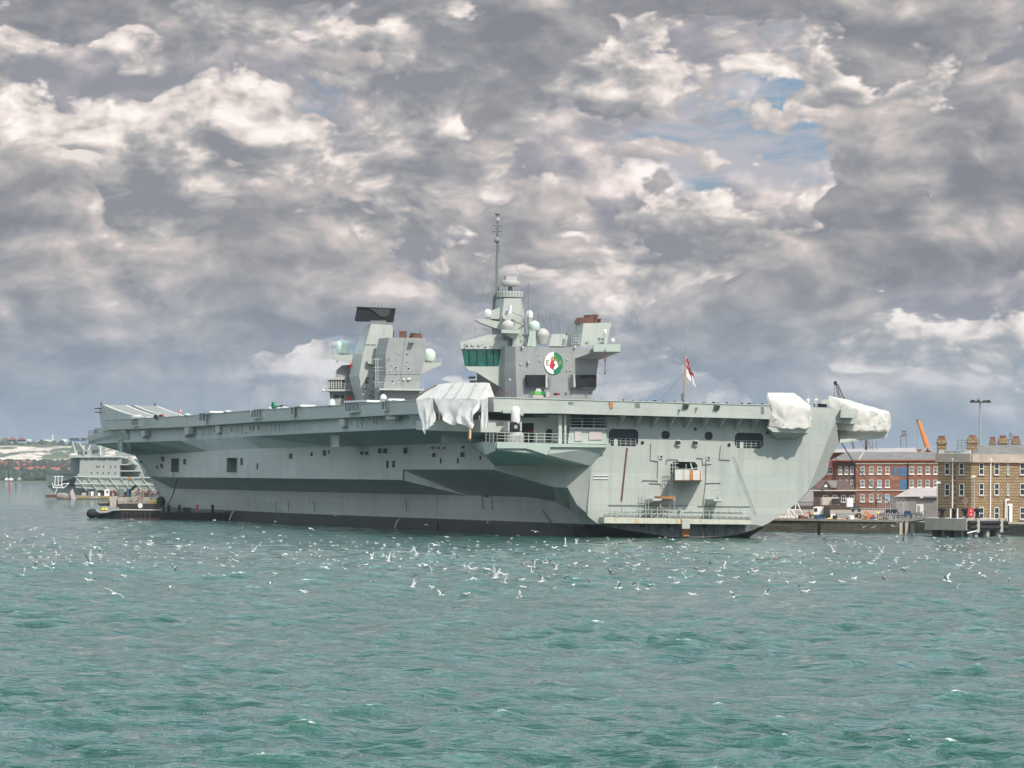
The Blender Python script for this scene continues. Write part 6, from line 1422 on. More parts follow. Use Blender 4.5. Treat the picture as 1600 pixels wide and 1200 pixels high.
# ------------------------------------------------------------------ far shore and hill
def terrain():
    rng = random.Random(9)
    prof = [(3060, -.3), (3075, .6), (3300, 2), (3600, 3), (4000, 5), (4400, 8), (4700, 12), (4800, 18), (4950, 36), (5200, 39), (5700, 45), (6300, 43), (7500, 30)]
    xs = [-2600 + i * 22 for i in range(118)]; ys = [3060, 3075] + [3100 + i * 50 for i in range(32)] + [4700 + i * 18 for i in range(24)] + [5150 + i * 80 for i in range(30)]
    vs = []; fs = []
    for y in ys:
        for x in xs:
            yy = y + (60 * mnoise.noise(Vector((x * .004, y * .002, 0))) if 4600 < y < 5100 else 0)
            k = max(0.0, min(1.0, (-60 - x) / 330.0)); k = k * k * (3 - 2 * k)
            z = lerp_tab(prof, yy) * (1 + .10 * mnoise.noise(Vector((x * .003, 2, 0))))
            z = z * k if z > 0 else z
            vs.append((x, y, z + (1.2 * mnoise.noise(Vector((x * .02, y * .02, 1))) if y > 3200 else 0) * k - (1 - k) * .4))
    n = len(xs)
    for j in range(len(ys) - 1):
        for i in range(n - 1): fs.append((j * n + i, j * n + i + 1, (j + 1) * n + i + 1, (j + 1) * n + i))
    g = MB(); g.v = vs; g.f = fs; g.m = [0] * len(fs)
    def fn(N, ob, c, b):
        sp = N.n('ShaderNodeSeparateXYZ'); N.l(ob, sp.inputs[0]); z = sp.outputs[2]
        nz = N.noise(N.vmath('MULTIPLY', ob, (.02, .004, .12)), 1.0, 6, 0.65); nn = N.math('MULTIPLY_ADD', nz, 10.0, -5.0)
        zz = N.math('ADD', z, nn)
        up = N.mapr(zz, 17.0, 18.0, 0, 1); dn = N.mapr(zz, 36.5, 37.5, 1, 0)
        ch = N.math('MULTIPLY', up, dn)
        g1 = N.noise(N.vmath('MULTIPLY', ob, (.02, .01, .2)), 1.0, 6, 0.7)
        grass = N.ramp(g1, [(0.3, (0.035, 0.055, 0.035)), (0.5, (0.065, 0.08, 0.045)), (0.7, (0.13, 0.12, 0.065))])
        gul = N.mapr(N.noise(N.vmath('MULTIPLY', ob, (.035, .02, .14)), 1.0, 7, 0.7), 0.47, 0.52, 1, 0)
        chalk = N.ramp(N.noise(N.vmath('MULTIPLY', ob, (.04, .02, .3)), 1.0, 6, .7), [(0.3, (0.36, 0.29, 0.23)), (0.6, (0.60, 0.51, 0.43))])
        return N.mix(N.math('MULTIPLY', ch, gul), grass, chalk)
    mat('hill_ground', (0.1, 0.1, 0.1), 0.95, fn=fn)
    o = g.build('hillside', [M['hill_ground']], None, smooth=True); tag(o, kind='structure', label='chalk scarred hillside with grass along the far shore', cat='hill')
    return lambda x, y: None
terrain()
# woodland on the far shore: one mass of leaf clumps
def leafy(n, place, size, name, label, cat, cols, kind='stuff', seed=1):
    rng = random.Random(seed); g = MB()
    for i in range(n):
        x, y, z = place(rng); r = size * (.6 + .8 * rng.random()); mi = rng.randrange(len(cols))
        k = 7; vs = []; 
        for a in range(3):
            for b in range(k):
                th = 2 * math.pi * b / k + a * .4; rr_ = r * (1.0, .95, .45)[a] * (.75 + .5 * rng.random()); vs.append((x + rr_ * math.cos(th), y + rr_ * math.sin(th), z + r * (0, .8, 1.45)[a] * (.8 + .4 * rng.random())))
        vs.append((x, y, z + r * 1.7)); fs = [(a * k + b, a * k + (b + 1) % k, (a + 1) * k + (b + 1) % k, (a + 1) * k + b) for a in range(2) for b in range(k)] + [(2 * k + b, 2 * k + (b + 1) % k, 3 * k) for b in range(k)]
        g.add(vs, fs, mi)
    return g.build(name, [M[c] for c in cols], None, label=label, cat=cat, kind=kind)
mat('foliage_dark', (0.022, 0.038, 0.028), 0.95, var=.3, vscale=.3); mat('foliage_mid', (0.038, 0.06, 0.035), 0.95, var=.3, vscale=.3); mat('foliage_dry', (0.08, 0.08, 0.045), 0.95, var=.3, vscale=.3)
def pl1(r):
    y = 3110 + r.random() ** 1.3 * 480; x = -(.060 + .068 * r.random()) * y - 5; return x, y, lerp_tab([(3060, 0), (3300, 2), (3600, 3)], y) - .5
leafy(900, pl1, 3.2, 'shore_woodland', 'dark belt of trees along the far waterside', 'woodland', ['foliage_dark', 'foliage_mid', 'foliage_mid', 'foliage_dark'])
def pl2(r):
    y = 3560 + r.random() * 1150; x = -(.088 + .038 * r.random()) * y; return x, y, lerp_tab([(3600, 3), (4000, 5), (4400, 8), (4700, 12)], y) - 1
leafy(820, pl2, 4.6, 'garden_trees', 'trees and hedges among the red roofed houses on the hill', 'woodland', ['foliage_dark', 'foliage_mid'], seed=3)
def pl3(r):
    y = 4700 + r.random() * 60 if r.random() < .6 else 5150 + r.random() * 250; x = -(.070 + .060 * r.random()) * y; return x, y, lerp_tab([(4600, 11), (4750, 14), (5200, 39), (5700, 45)], y) - 3
leafy(330, pl3, 4.5, 'hill_scrub', 'scrub above and below the chalk face', 'scrub', ['foliage_dark', 'foliage_mid', 'foliage_dry'], seed=4)
# houses
mat('red_tiles', (0.30, 0.095, 0.07), 0.8, var=.25, vscale=.05); mat('brown_tiles', (0.26, 0.10, 0.075), 0.8, var=.25, vscale=.05); mat('pale_render', (0.52, 0.44, 0.38), 0.8, var=.15, vscale=.05)
rr = random.Random(21); protos = []
for nm, tiles, wall, lb in (('terraced_house', 'red_tiles', 'red_brick', 'small brick house with bright red roof on the far hillside'), ('semi_detached_house', 'brown_tiles', 'pale_render', 'small pale house with brown roof on the far hillside'), ('cottage', 'red_tiles', 'pale_render', 'small pale house with bright red roof on the far hillside')):
    t = Thing(nm, lb, 'house', None, (0, 0, 0), group=lb.replace('small ', 'small ').replace('house', 'houses') )
    w, d, h = (13, 9, 4.6) if nm != 'cottage' else (10, 8, 3.6)
    t.part(MB().box((-w / 2, -d / 2, -2), (w / 2, d / 2, h)), 'wall', wall)
    rf = t.part(MB().add([(-w / 2 - .6, -d / 2 - .6, h), (w / 2 + .6, -d / 2 - .6, h), (w / 2 + .6, d / 2 + .6, h), (-w / 2 - .6, d / 2 + .6, h), (-w / 2 + 2.5, 0, h + 3.8), (w / 2 - 2.5, 0, h + 3.8)], [(0, 1, 5, 4), (1, 2, 5), (2, 3, 4, 5), (3, 0, 4), (3, 2, 1, 0)]), 'roof', tiles)
    t.part(MB().box((1.5, -.6, h + 2.2), (3.0, .6, h + 5.2)), 'chimney', 'dark_brick', rf)
    for xx in (-3.2, 2.6): t.part(MB().box((xx - .9, -d / 2 - .08, 1.4), (xx + .9, -d / 2 + .05, 2.9)), 'window', 'glass_dark')
    protos.append(t.o)
first = {}; HS = []
for i in range(96):
    row = i % 6; y = (3640, 3790, 3960, 4130, 4330, 4560)[row] + rr.random() * 60; px = -2 + 118 * ((i // 6) + rr.random() * .7) / 16
    x = (px - 800) / FPX * y; z = lerp_tab([(3600, 3), (4000, 5), (4400, 8), (4700, 12)], y)
    pr = protos[rr.choice((0, 0, 1, 2, 0))]
    o = pr if pr.name not in first else copy_tree(pr)
    first[pr.name] = 1; o.location = (x, y, z - .5); o.rotation_euler = (0, 0, rr.choice((0, .15, -.2, 1.57, .4))); HS.append((row, px, o))
ORD = ['first', 'second', 'third', 'fourth', 'fifth', 'sixth', 'seventh', 'eighth', 'ninth', 'tenth', 'eleventh', 'twelfth', 'thirteenth', 'fourteenth', 'fifteenth', 'sixteenth', 'seventeenth', 'eighteenth', 'nineteenth', 'twentieth']
for row in range(6):
    for k, (_, px, o) in enumerate(sorted([h for h in HS if h[0] == row], key=lambda h: h[1])):
        kind = o['label'].split(' on the')[0].replace('small ', ''); o['label'] = f"{kind}, {ORD[k]} from the left in the {['lowest', 'second', 'third', 'fourth', 'fifth', 'topmost'][row]} row uphill"
        o['group'] = 'houses on the far hillside'
# hilltop
YH = 5650.0
t = Thing('water_tower', 'tall thin white tower on the hilltop skyline', 'tower', None, W(82, 688, YH)); t.part(wp([(81.2, 679.5), (82.8, 679.5), (83.2, 688.5), (80.8, 688.5)], YH, 8), 'shaft', 'white_paint'); t.part(wp([(80.6, 682.5), (83.4, 682.5), (83.4, 684), (80.6, 684)], YH - .5, 9), 'collar', 'pale_stone')
t = Thing('hilltop_depot', 'long dark blue flat building on the hilltop skyline', 'building', None, W(120, 688, YH)); t.part(wp([(108, 685), (132, 685), (131, 689), (110, 689)], YH, 30), 'wall', 'blue_paint'); t.part(wp([(107.5, 684.2), (132.5, 684.2), (132.5, 685), (107.5, 685)], YH - 2, 34), 'roof', 'slate')
t.part(wp([(124, 685.5), (126.5, 685.5), (126.5, 687.5), (124, 687.5)], YH - 1, 1), 'white_door', 'white_paint')
for i, (x0, x1, y0) in enumerate(((43, 47, 686), (60, 66, 687.5), (68, 78, 687), (97, 104, 686))):
    single(wp([(x0, y0), (x1, y0), (x1, 690), (x0, 690)], YH - 20, 14), 'white_building', 'white_paint', ('small white building alone at the left end of the skyline', 'low white building left of the thin tower, lowest on the skyline', 'long low white building just left of the thin tower', 'white building between the thin tower and the blue roofed one')[i], 'building')
for i, (a, b, c_) in enumerate(((2, 14, 682.5), (14, 26, 682), (27, 40, 682.2))):
    single(MB().hull([W(x, y, YH + d) for x, y in ((a, 687), (b, 687), ((a + b) / 2, c_)) for d in (-12, 12)] + [W(a, 690, YH), W(b, 690, YH)]), 'barn', 'brown_tiles', ('left of the three dark gabled barns on the skyline', 'middle of the three dark gabled barns on the skyline', 'right of the three dark gabled barns on the skyline')[i], 'barn')
for i, (x, L_) in enumerate(((10, 6), (17, 8), (30, 7))):
    Yy = 3070.0; t = Thing('moored_yacht', ('small white yacht furthest left below the far trees', 'white yacht in the middle of the three at the far shore', 'pale blue hulled yacht right of the two white ones')[i], 'yacht', None, W(x, 751, Yy))
    t.part(wp([(x - L_ / 2, 748), (x + L_ / 2, 747.6), (x + L_ / 2 - 1, 750.5), (x - L_ / 2 + 1, 750.5)], Yy - 6, 3), 'hull', 'white_paint' if i < 2 else 'steel_grey'); t.part(MB().tube(W(x, 748, Yy - 5), W(x, 736, Yy - 5), .12, 4), 'mast', 'fitting_paint'); t.part(wp([(x - 1.2, 746.6), (x + 1.5, 746.6), (x + 1.7, 748), (x - 1.6, 748)], Yy - 5.5, 2), 'cabin', 'white_paint')
# ------------------------------------------------------------------ quay and land to the right
ZQ = 1.9
def roll_y(x): return HOR + (x - 800) * math.tan(ROLL)
QA = G(1150, 812.3, ZQ); QB = G(1400, 815.8, ZQ); QC = G(1450, 819.5, ZQ)
def q2(p): return (p.x, p.y)
land = [q2(QA), q2(QB), (QB.x + 1.5, QB.y + 6), (QB.x + 5, 690), (78, 690), (84, 686), (300, 640), (2500, 700), (2500, 2600), (60, 2600), (55, 1200), (-20, 905), (-62, 905), (-62, 880)]
al = SHIP.M @ Vector((25, 60, 0)); bl = SHIP.M @ Vector((25, 285, 0))
land = [q2(QA), q2(QB), (QB.x + .6, QB.y + 9), (QC.x - .5, QB.y + 12), (QC.x + 1, QB.y + 6), (90, 668), (130, 655), (400, 655), (2500, 700), (2500, 2600), (60, 2600), (60, 1200), (bl.x + 60, bl.y + 20), (bl.x, bl.y), (al.x, al.y)]
ccw = sum(a[0] * b[1] - b[0] * a[1] for a, b in zip(land, land[1:] + land[:1])) > 0
g = MB(); n = len(land)
g.add([(x, y, ZQ) for x, y in land] + [(x, y, -5) for x, y in land], [(i, (i + 1) % n, n + (i + 1) % n, n + i) for i in range(n)], 1)
g.add([(x, y, ZQ) for x, y in land], [tuple(t_) for t_ in tessellate_polygon([[Vector((x, y, 0)) for x, y in land]])], 0)
g.build('quay', [M['quay_top'], M['quay_stone']], None, label='dockyard quay with weed stained stone face', cat='quay', kind='structure')
g = MB(); g.hull([QA + Vector((0, -.25, .02)), QB + Vector((.2, -.25, .02)), QA + Vector((0, .6, .02)), QB + Vector((.2, .6, .02)), QA + Vector((0, -.25, .35)), QB + Vector((.2, -.25, .35)), QA + Vector((0, .6, .35)), QB + Vector((.2, .6, .35))])
g.build('quay_coping', [M['pale_stone']], None, label='pale stone coping along the quay edge', cat='kerb', kind='structure')
for i, x in enumerate((1279, 1407, 1416, 1425)):
    p = G(x, 834 + (x - 1200) * .01, 0.0); g = MB(); g.box((p.x - .25, p.y - .8, -2), (p.x + .25, p.y - .3, ZQ + .15)); single(g, 'fender_pile', 'mud_line' if i == 0 else 'buff_paint', ('dark timber fender pile on the quay face below the white truck', 'first pale fender pile at the end of the quay face', 'second pale fender pile at the end of the quay face', 'third pale fender pile beside the concrete pier')[i], 'pile')
# generic building
def building(name, label, cat, outline, h, wall, z0=ZQ, group=None):
    c = Vector((sum(p[0] for p in outline) / len(outline), sum(p[1] for p in outline) / len(outline), z0))
    t = Thing(name, label, cat, None, c, group=group); n = len(outline)
    g = MB(); g.loops([Vector((x, y, z0 - .5)) for x, y in outline], [Vector((x, y, h)) for x, y in outline]); t.wall = t.part(g, 'wall', wall); return t
class Face:
    """a vertical facade through two ground points; put() places things on it from photo pixels"""
    def __init__(s, a, b):
        s.a = Vector((a[0], a[1], 0)); s.d = Vector((b[0] - a[0], b[1] - a[1], 0)); s.L = s.d.length; s.d.normalize(); s.n = Vector((s.d.y, -s.d.x, 0))
        if s.n.y > 0: s.n = -s.n
    def hit(s, px, py):
        r = ray(px, py); return EYE + r * ((s.a - EYE).dot(s.n) / r.dot(s.n))
    def uz(s, px, py): p = s.hit(px, py); return (p - s.a).dot(s.d), p.z
    def P(s, u, z, off=0): return s.a + s.d * u + Vector((0, 0, z)) + s.n * off
    def slab(s, u0, u1, z0, z1, off0, off1, g=None, mi=0):
        g = g or MB(); return g.loops([s.P(u0, z0, off0), s.P(u1, z0, off0), s.P(u1, z1, off0), s.P(u0, z1, off0)], [s.P(u0, z0, off1), s.P(u1, z0, off1), s.P(u1, z1, off1), s.P(u0, z1, off1)], mi)
def window(t, F, px, py, w, h, sill='white_paint', frame='white_paint', bars=1, glass='glass_dark'):
    u, z = F.uz(px, py); f = t.part(F.slab(u - w / 2, u + w / 2, z - h / 2, z + h / 2, -.02, .04), 'window', glass)
    g = MB(); r = .09
    for a, b, c, d in ((-w / 2, w / 2, h / 2 - r, h / 2), (-w / 2, w / 2, -h / 2, -h / 2 + r), (-w / 2, -w / 2 + r, -h / 2, h / 2), (w / 2 - r, w / 2, -h / 2, h / 2), (-w / 2, w / 2, -r / 2, r / 2)): F.slab(u + a, u + b, z + c, z + d, .04, .10, g)
    for k in range(bars): x = -w / 2 + w * (k + 1) / (bars + 1); F.slab(u + x - .03, u + x + .03, z - h / 2, z + h / 2, .04, .09, g)
    t.part(g, 'frame', frame, f); t.part(F.slab(u - w / 2 - .15, u + w / 2 + .15, z - h / 2 - .2, z - h / 2, 0, .22), 'sill', sill, f)
    if 'arch' in t.o: t.part(F.slab(u - w / 2 - .2, u + w / 2 + .2, z + h / 2, z + h / 2 + .3, 0, .05), 'lintel', 'orange_brick', f)
# stone building on the right corner
CN = W(1517, 812, 705); LFd = Vector((-.66, .75, 0)); RTd = Vector((.83, .56, 0))
LE = None
def corner_len(px, d):
    r = ray(px, 780); # solve CN + d*k on the ray in plan
    k = (CN.x * r.y - CN.y * r.x) / (d.y * r.x - d.x * r.y); return k
kl = corner_len(1465, LFd); kr = 26.0
A_ = (CN.x, CN.y); B_ = (CN.x + LFd.x * kl, CN.y + LFd.y * kl); C_ = (CN.x + RTd.x * kr, CN.y + RTd.y * kr); D_ = (B_[0] + RTd.x * kr, B_[1] + RTd.y * kr)
ztop = W(1517, 709, 705).z
t = building('stone_office', 'brown stone three storey office with chimneys at the pier', 'building', [B_, A_, C_, D_], ztop - 1.1, 'stone_blocks')
FL, FR = Face(B_, A_), Face(A_, C_)
for F in (FL, FR):
    t.part(F.slab(-.25 if F is FL else 0, F.L + (.25 if F is FR else 0), ztop - 1.3, ztop, -.4, .28), 'parapet', 'pale_stone')
    t.part(F.slab(-.3, F.L + .3, ztop - 1.45, ztop - 1.25, -.3, .5), 'cornice', 'pale_stone')
t.part(MB().hull([Vector((*p, ztop - .6)) for p in ((A_[0] + .2, A_[1] + 1.2), (B_[0] + .8, B_[1] + .4), (C_[0], C_[1] + 1), (D_[0], D_[1]))] + [W(1530, 696.5, 716), W(1560, 697, 728), Vector((CN.x + 14, CN.y + 18, ztop + 1.9))]), 'roof', 'slate')
for px in (1480.5, 1503): 
    for py in (732.5, 765): window(t, FL, px, py, 1.05, 2.0, 'pale_stone', bars=0)
for px in (1533, 1557, 1574.5, 1597):
    for py in (732.5, 764.5, 802): 
        if px == 1574.5 and py > 790: continue
        window(t, FR, px, py, 0.45 if px == 1574.5 else 1.05, 2.0, 'pale_stone', bars=0)
for F, px, y0, y1 in ((FL, 1490, 719, 800), (FR, 1546.7, 719, 811)):
    u, z = F.uz(px, y0); _, z2 = F.uz(px, y1); dp = t.part(MB().tube(F.P(u, z, .2), F.P(u, z2, .2), .13, 6), 'downpipe', 'white_paint'); t.part(MB().tube(F.P(u, z - .1, .2), F.P(u, z + .3, .2), .18, 6, .28), 'hopper', 'white_paint', dp)
u, z = FR.uz(1575, 790); t.part(FR.slab(u - .2, u + .9, ZQ, z + .3, 0, .1), 'door_surround', 'white_paint'); t.part(FR.slab(u - .1, u + .2, ZQ, z, .1, .13), 'door', 'glass_dark')
g = MB(); a = FR.uz(1574, 781); b = FR.uz(1569, 781); c = FR.uz(1569, 810); g.path([FR.P(a[0], a[1], .4), FR.P(b[0], b[1], .4), FR.P(b[0], c[1], .4)], .16, 6); t.part(g, 'vent_pipe', 'white_paint')
sg = FL.uz(1467, 710.5); se = FL.uz(1516, 710.5); zb_ = FL.uz(1490, 708.8)[1]; zl_ = ztop + .62
sgn = t.part(FL.slab(sg[0], se[0], ztop + .02, zl_, -.1, .05), 'sign_board', 'white_paint')
text_mesh('KINGS STAIRS JETTY', (zl_ - ztop) * .70, 'black_paint', 'sign_lettering', sgn, Vector(FL.P((sg[0] + se[0]) / 2, ztop + (zl_ - ztop) * .17, .09)) - t.p, tuple(FL.d), (0, 0, 1), squeeze=.86)
chm = [(1472, 683.5, 705, .92, 1.5, 713), (1520, 682.5, 708, 1.02, 1.6, 712), (1551.5, 685, 699, .6, 1.1, 730), (1567.5, 683, 709, .92, 1.4, 722), (1588, 684, 709, .8, 1.4, 726)]
for px, y0, y1, w, d, Yc in chm:
    a = W(px, y1 + 4, Yc); b = W(px, y0 + 2, Yc); g = MB(); g.box((a.x - w * .8, Yc, a.z - .8), (a.x + w * .8, Yc + d, b.z)); g.box((a.x - w * .8 - .15, Yc - .15, b.z - .9), (a.x + w * .8 + .15, Yc + d + .15, b.z - .6))
    ch_ = t.part(g, 'chimney', 'stone_blocks')
    for k in (-1, 0, 1): t.part(MB().lathe((a.x + k * w * .4, Yc + d / 2, b.z), [(.22, 0), (.2, .45), (.24, .5)], 8), 'chimney_pot', 'red_brick', ch_)
# red brick offices behind
YBK = 1000.0
def fx(px, Y=YBK): return W(px, 760, Y).x
F0 = Face((fx(1337), YBK), (fx(1470), YBK)); zE = W(1400, 719, YBK).z
t = building('brick_offices', 'long red brick three storey offices with slate roof behind the quay', 'building', [(fx(1337), YBK), (fx(1480), YBK), (fx(1480), YBK + 16), (fx(1337), YBK + 16)], zE, 'red_brick'); t.o['arch'] = 1; del t.o['arch']
t.part(wp([(1300, 719.5), (1337, 719), (1337, 800), (1300, 800)], YBK + 3, 14), 'wing_wall', 'orange_brick')
t.part(wp([(1306.5, 719.5), (1337.5, 719), (1337.5, 800), (1306.5, 800)], YBK + 1, 14), 'bay_wall', 'dark_brick')
t.part(wp([(1295, 718.7), (1470, 718), (1470, 720), (1295, 720.5)], YBK - .5, 3), 'eaves', 'orange_brick'); t.part(wp([(1337, 723.8), (1470, 723.5), (1470, 725), (1337, 725.3)], YBK - .25, .3), 'string_course', 'pale_stone'); t.part(wp([(1300, 765.5), (1470, 765.5), (1470, 767), (1300, 767)], YBK - .25, .3), 'string_course', 'buff_paint')
zr = W(1400, 706, YBK + 8).z
t.part(MB().add([W(1298, 719, YBK - .5), W(1472, 718, YBK - .5), W(1480, 718, YBK + 17), W(1298, 719, YBK + 17), W(1322, 706.5, YBK + 8), W(1462, 706, YBK + 8)], [(0, 1, 5, 4), (1, 2, 5), (2, 3, 4, 5), (3, 0, 4), (0, 3, 2, 1)]), 'roof', 'slate')
t.part(MB().tube(W(1342, 719, YBK - .6), W(1350, 706.5, YBK + 7.5), .25, 4), 'roof_flashing', 'pale_stone')
for px in (1347.8, 1361.3, 1373.9, 1386.5, 1424.6, 1437, 1449.6, 1461.9):
    for py in (734.8, 755.5, 778): window(t, F0, px, py, 1.05, 1.75, bars=2)
for px, py, w, h in ((1399, 737, 1.0, 2.1), (1411.7, 737, 1.6, 2.1), (1374, 757.5, .95, 2.3), (1411.7, 757.5, 1.6, 2.4), (1386, 778, 1.8, 1.3)):
    u, z = F0.uz(px, py); t.part(F0.slab(u - w / 2, u + w / 2, z - h / 2, z + h / 2, 0, .06), 'blue_door', 'blue_paint').data.materials[0] = mat('door_blue', (0.04, 0.14, 0.27), .6) if 'door_blue' not in M else M['door_blue']
FB_ = Face((fx(1306), YBK + 1), (fx(1338), YBK + 1)); FW = Face((fx(1290), YBK + 3), (fx(1306), YBK + 3))
for px in (1313, 1322.5, 1331.3):
    for py in (734.8, 755.5): window(t, FB_, px, py, .8, 1.8, bars=1)
window(t, FW, 1297, 735, 1.1, 1.6, bars=1)
for px in (1418.5, ): u, z = F0.uz(px, 722); _, z2 = F0.uz(px, 770); t.part(MB().tube(F0.P(u, z, .2), F0.P(u, z2, .2), .12, 6), 'downpipe', 'black_paint')
for px, py in ((1424, 727), ): pass
rg_ = MB(); uu = F0.uz(1461, 723); 
t = Thing('rear_hall', 'long pale roofed hall with red brick gable behind the offices', 'building', None, W(1400, 800, YBK + 50))
t.part(wp([(1290, 704), (1440, 702), (1466, 716), (1466, 800), (1290, 800)], YBK + 45, 20), 'wall', 'red_brick')
t.part(MB().add([W(1285, 707, YBK + 40), W(1434, 706.5, YBK + 40), W(1430, 699.5, YBK + 48), W(1290, 702, YBK + 48)], [(0, 1, 2, 3)]).add([W(1285, 706.9, YBK + 60), W(1434, 706.4, YBK + 60), W(1430, 699.5, YBK + 48.1), W(1290, 702, YBK + 48.1)], [(0, 1, 2, 3)]), 'roof', 'metal_roof')
t.part(wp([(1433, 713), (1449, 700), (1470, 713)], YBK + 38, 6), 'gable', 'red_brick')
g = MB(); g.tube(W(1431, 714, YBK + 37.5), W(1449, 699.5, YBK + 37.5), .45, 4); g.tube(W(1449, 699.5, YBK + 37.5), W(1470, 714, YBK + 37.5), .45, 4); t.part(g, 'gable_coping', 'pale_stone')
# low brick buildings left of them
YL = 940.0
t = Thing('gabled_lodge', 'low red brick lodge with small gable below the offices', 'building', None, W(1300, 800, YL + 5))
t.part(wp([(1240, 767), (1338, 767), (1338, 802), (1240, 802)], YL, 12), 'wall', 'dark_brick'); t.part(MB().hull([W(x, y, YL + d) for x, y, d in ((1258, 767, -.5), (1338, 767, -.5), (1275, 750, 6), (1322, 750, 6), (1338, 767, 12), (1258, 767, 12))]), 'roof', 'dark_brick')
t.part(MB().hull([W(x, y, YL + d) for x, y, d in ((1293, 750.5, 1), (1308, 751, 2), (1306, 762, -.6), (1300, 762, -.6), (1308, 762, 1))]), 'slate_roof', 'slate')
t.part(wp([(1283, 762), (1290.5, 751), (1298, 762)], YL - .8, .6), 'gable', 'dark_brick'); t.part(MB().path([W(1282, 762.5, YL - 1), W(1290.5, 750.5, YL - 1), W(1299, 762.5, YL - 1)], .18, 4), 'barge_board', 'slate')
t.part(wp([(1287, 761), (1290.5, 756), (1293.5, 761)], YL - .95, .1), 'gable_window', 'white_paint'); t.part(wp([(1240, 765.5), (1338, 765.5), (1338, 767.3), (1240, 767.3)], YL - 1, .9), 'fascia', 'buff_paint')
FX = Face((W(1240, 780, YL).x, YL), (W(1338, 780, YL).x, YL))
for px in (1262, 1290, 1304, 1318, 1331): window(t, FX, px, 779, 1.1, 1.6, bars=1)
single(wp([(1243, 768), (1271, 768), (1271, 790), (1243, 790)], 860, 6), 'steel_shed', 'steel_grey', 'grey blue steel shed left of the brick lodge', 'shed')
# reception hut with sloping roof
YW = 735.0
t = Thing('jetty_hut', 'pale roofed ribbed metal hut beside the stone office', 'building', None, W(1435, 810, YW + 3))
t.part(wp([(1400, 776), (1466, 776), (1466, 812), (1400, 812)], YW, 7), 'wall', 'corrugated'); t.part(MB().add([W(1398, 776.3, YW - .6), W(1467, 775.5, YW - .6), W(1466, 762, YW + 3.5), W(1423, 762, YW + 3.5)], [(0, 1, 2, 3)]).add([W(1398, 776.1, YW + 7), W(1467, 775.3, YW + 7), W(1466, 762, YW + 3.52), W(1423, 762, YW + 3.52)], [(0, 1, 2, 3)]), 'roof', 'metal_roof')
for i in range(26): x = 1402 + i * 2.45; t.part(wp([(x, 776.5), (x + .5, 776.5), (x + .5, 811), (x, 811)], YW - .06, .06), 'cladding_rib', 'steel_grey')
t.part(wp([(1431.5, 788), (1443, 788), (1443, 803), (1431.5, 803)], YW - .2, .15), 'door_frame', 'white_paint'); t.part(wp([(1433, 790), (1437.5, 790), (1437.5, 803), (1433, 803)], YW - .24, .05), 'door', 'steel_grey')
t.part(wp([(1437, 776.6), (1442, 775.2), (1442, 778.2), (1437, 778)], YW - .7, .1), 'sign_emblem', 'radome_white'); t.part(wp([(1443, 776), (1463, 776), (1463, 777.6), (1443, 777.6)], YW - .7, .1), 'sign_strip', 'louvre')
# concrete pier
YJ = 655.0
t = Thing('concrete_pier', 'concrete mooring pier on piles with black rubber fenders', 'pier', None, W(1505, 838, YJ + 4))
pc = W(1510, 812, YJ); p_l = W(1445, 811, YJ + 6); p_r = W(1571, 811, YJ + 7)
z1 = W(1510, 810.5, YJ).z; z0 = W(1510, 829, YJ).z
ol = [(p_l.x, p_l.y), (pc.x, pc.y), (p_r.x, p_r.y), (p_r.x - 1, p_r.y + 9), (p_l.x + 2, p_l.y + 9)]
t.part(MB().loops([Vector((x, y, z0)) for x, y in ol], [Vector((x, y, z1)) for x, y in ol]), 'deck_slab', 'concrete')
FJ = Face(ol[1], ol[2]); FJL = Face(ol[0], ol[1])
for px in (1459, 1479, 1501): u, z = FJL.uz(px, 832); t.part(FJL.slab(u - .55, u + .55, -3, z0, -1.4, -.3), 'pile', 'mud_line').data.materials[0] = M['timber_dark']
for px in (1467, 1487, 1506): u, z = FJL.uz(px, 832); t.part(FJL.slab(u - .3, u + .3, -3, z0, -1.8, -1.0), 'pile', 'concrete')
for px in (1513, 1532.5, 1552.5): u, z = FJ.uz(px, 832); t.part(FJ.slab(u - 1.0, u + 1.0, -3, z0, -2.0, -.6), 'pile', 'timber_dark')
for px in (1525, 1543, 1561): u, z = FJ.uz(px, 832); t.part(FJ.slab(u - .35, u + .35, -3, z0, -.8, .1), 'pile', 'concrete')
for px in (1525, 1561.5): u, z = FJ.uz(px, 820); t.part(FJ.slab(u - .35, u + .35, z0 - .3, z1, 0, .5), 'fender_post', 'concrete')
for px0, px1 in ((1510.5, 1523), (1527, 1559.5), (1564, 1571)):
    for py in (816.6, 824.4):
        u0, z = FJ.uz(px0, py); u1, _ = FJ.uz(px1, py); t.part(MB().tube(FJ.P(u0 + .1, z, .35), FJ.P(u1 - .1, z, .35), .33, 10), 'rubber_fender', 'rubber', smooth=True)
g = MB(); u0, z = FJ.uz(1508, 833); u1, z_ = FJ.uz(1523, 829.5); g.tube(FJ.P(u0, z, .4), FJ.P(u1, z_, .4), .12, 5); t.part(g, 'white_pipe', 'white_paint')
for i, px in enumerate((1472, 1491, 1508, 1527)):
    a = W(px, 811, YJ + 8); g = MB(); g.lathe((a.x, a.y, z1), [(.5, 0), (.32, .3), (.3, 1.0), (.62, 1.15), (.6, 1.5), (.2, 1.6)], 12); single(g, 'mooring_bollard', 'black_paint', ('black mooring bollard at the left end of the concrete pier', 'black mooring bollard between the two white posts on the pier', 'black mooring bollard left of the red lifebuoy', 'black mooring bollard right of the red lifebuoy')[i], 'bollard', smooth=True)
for i, px in enumerate((1485.2, 1496)): a = W(px, 810, YJ + 7); single(MB().tube((a.x, a.y, z1), (a.x, a.y, W(px, 794.5, YJ + 7).z), .12, 6), 'white_post', 'white_paint', ('left of the two white posts on the concrete pier', 'right of the two white posts on the concrete pier')[i], 'post')
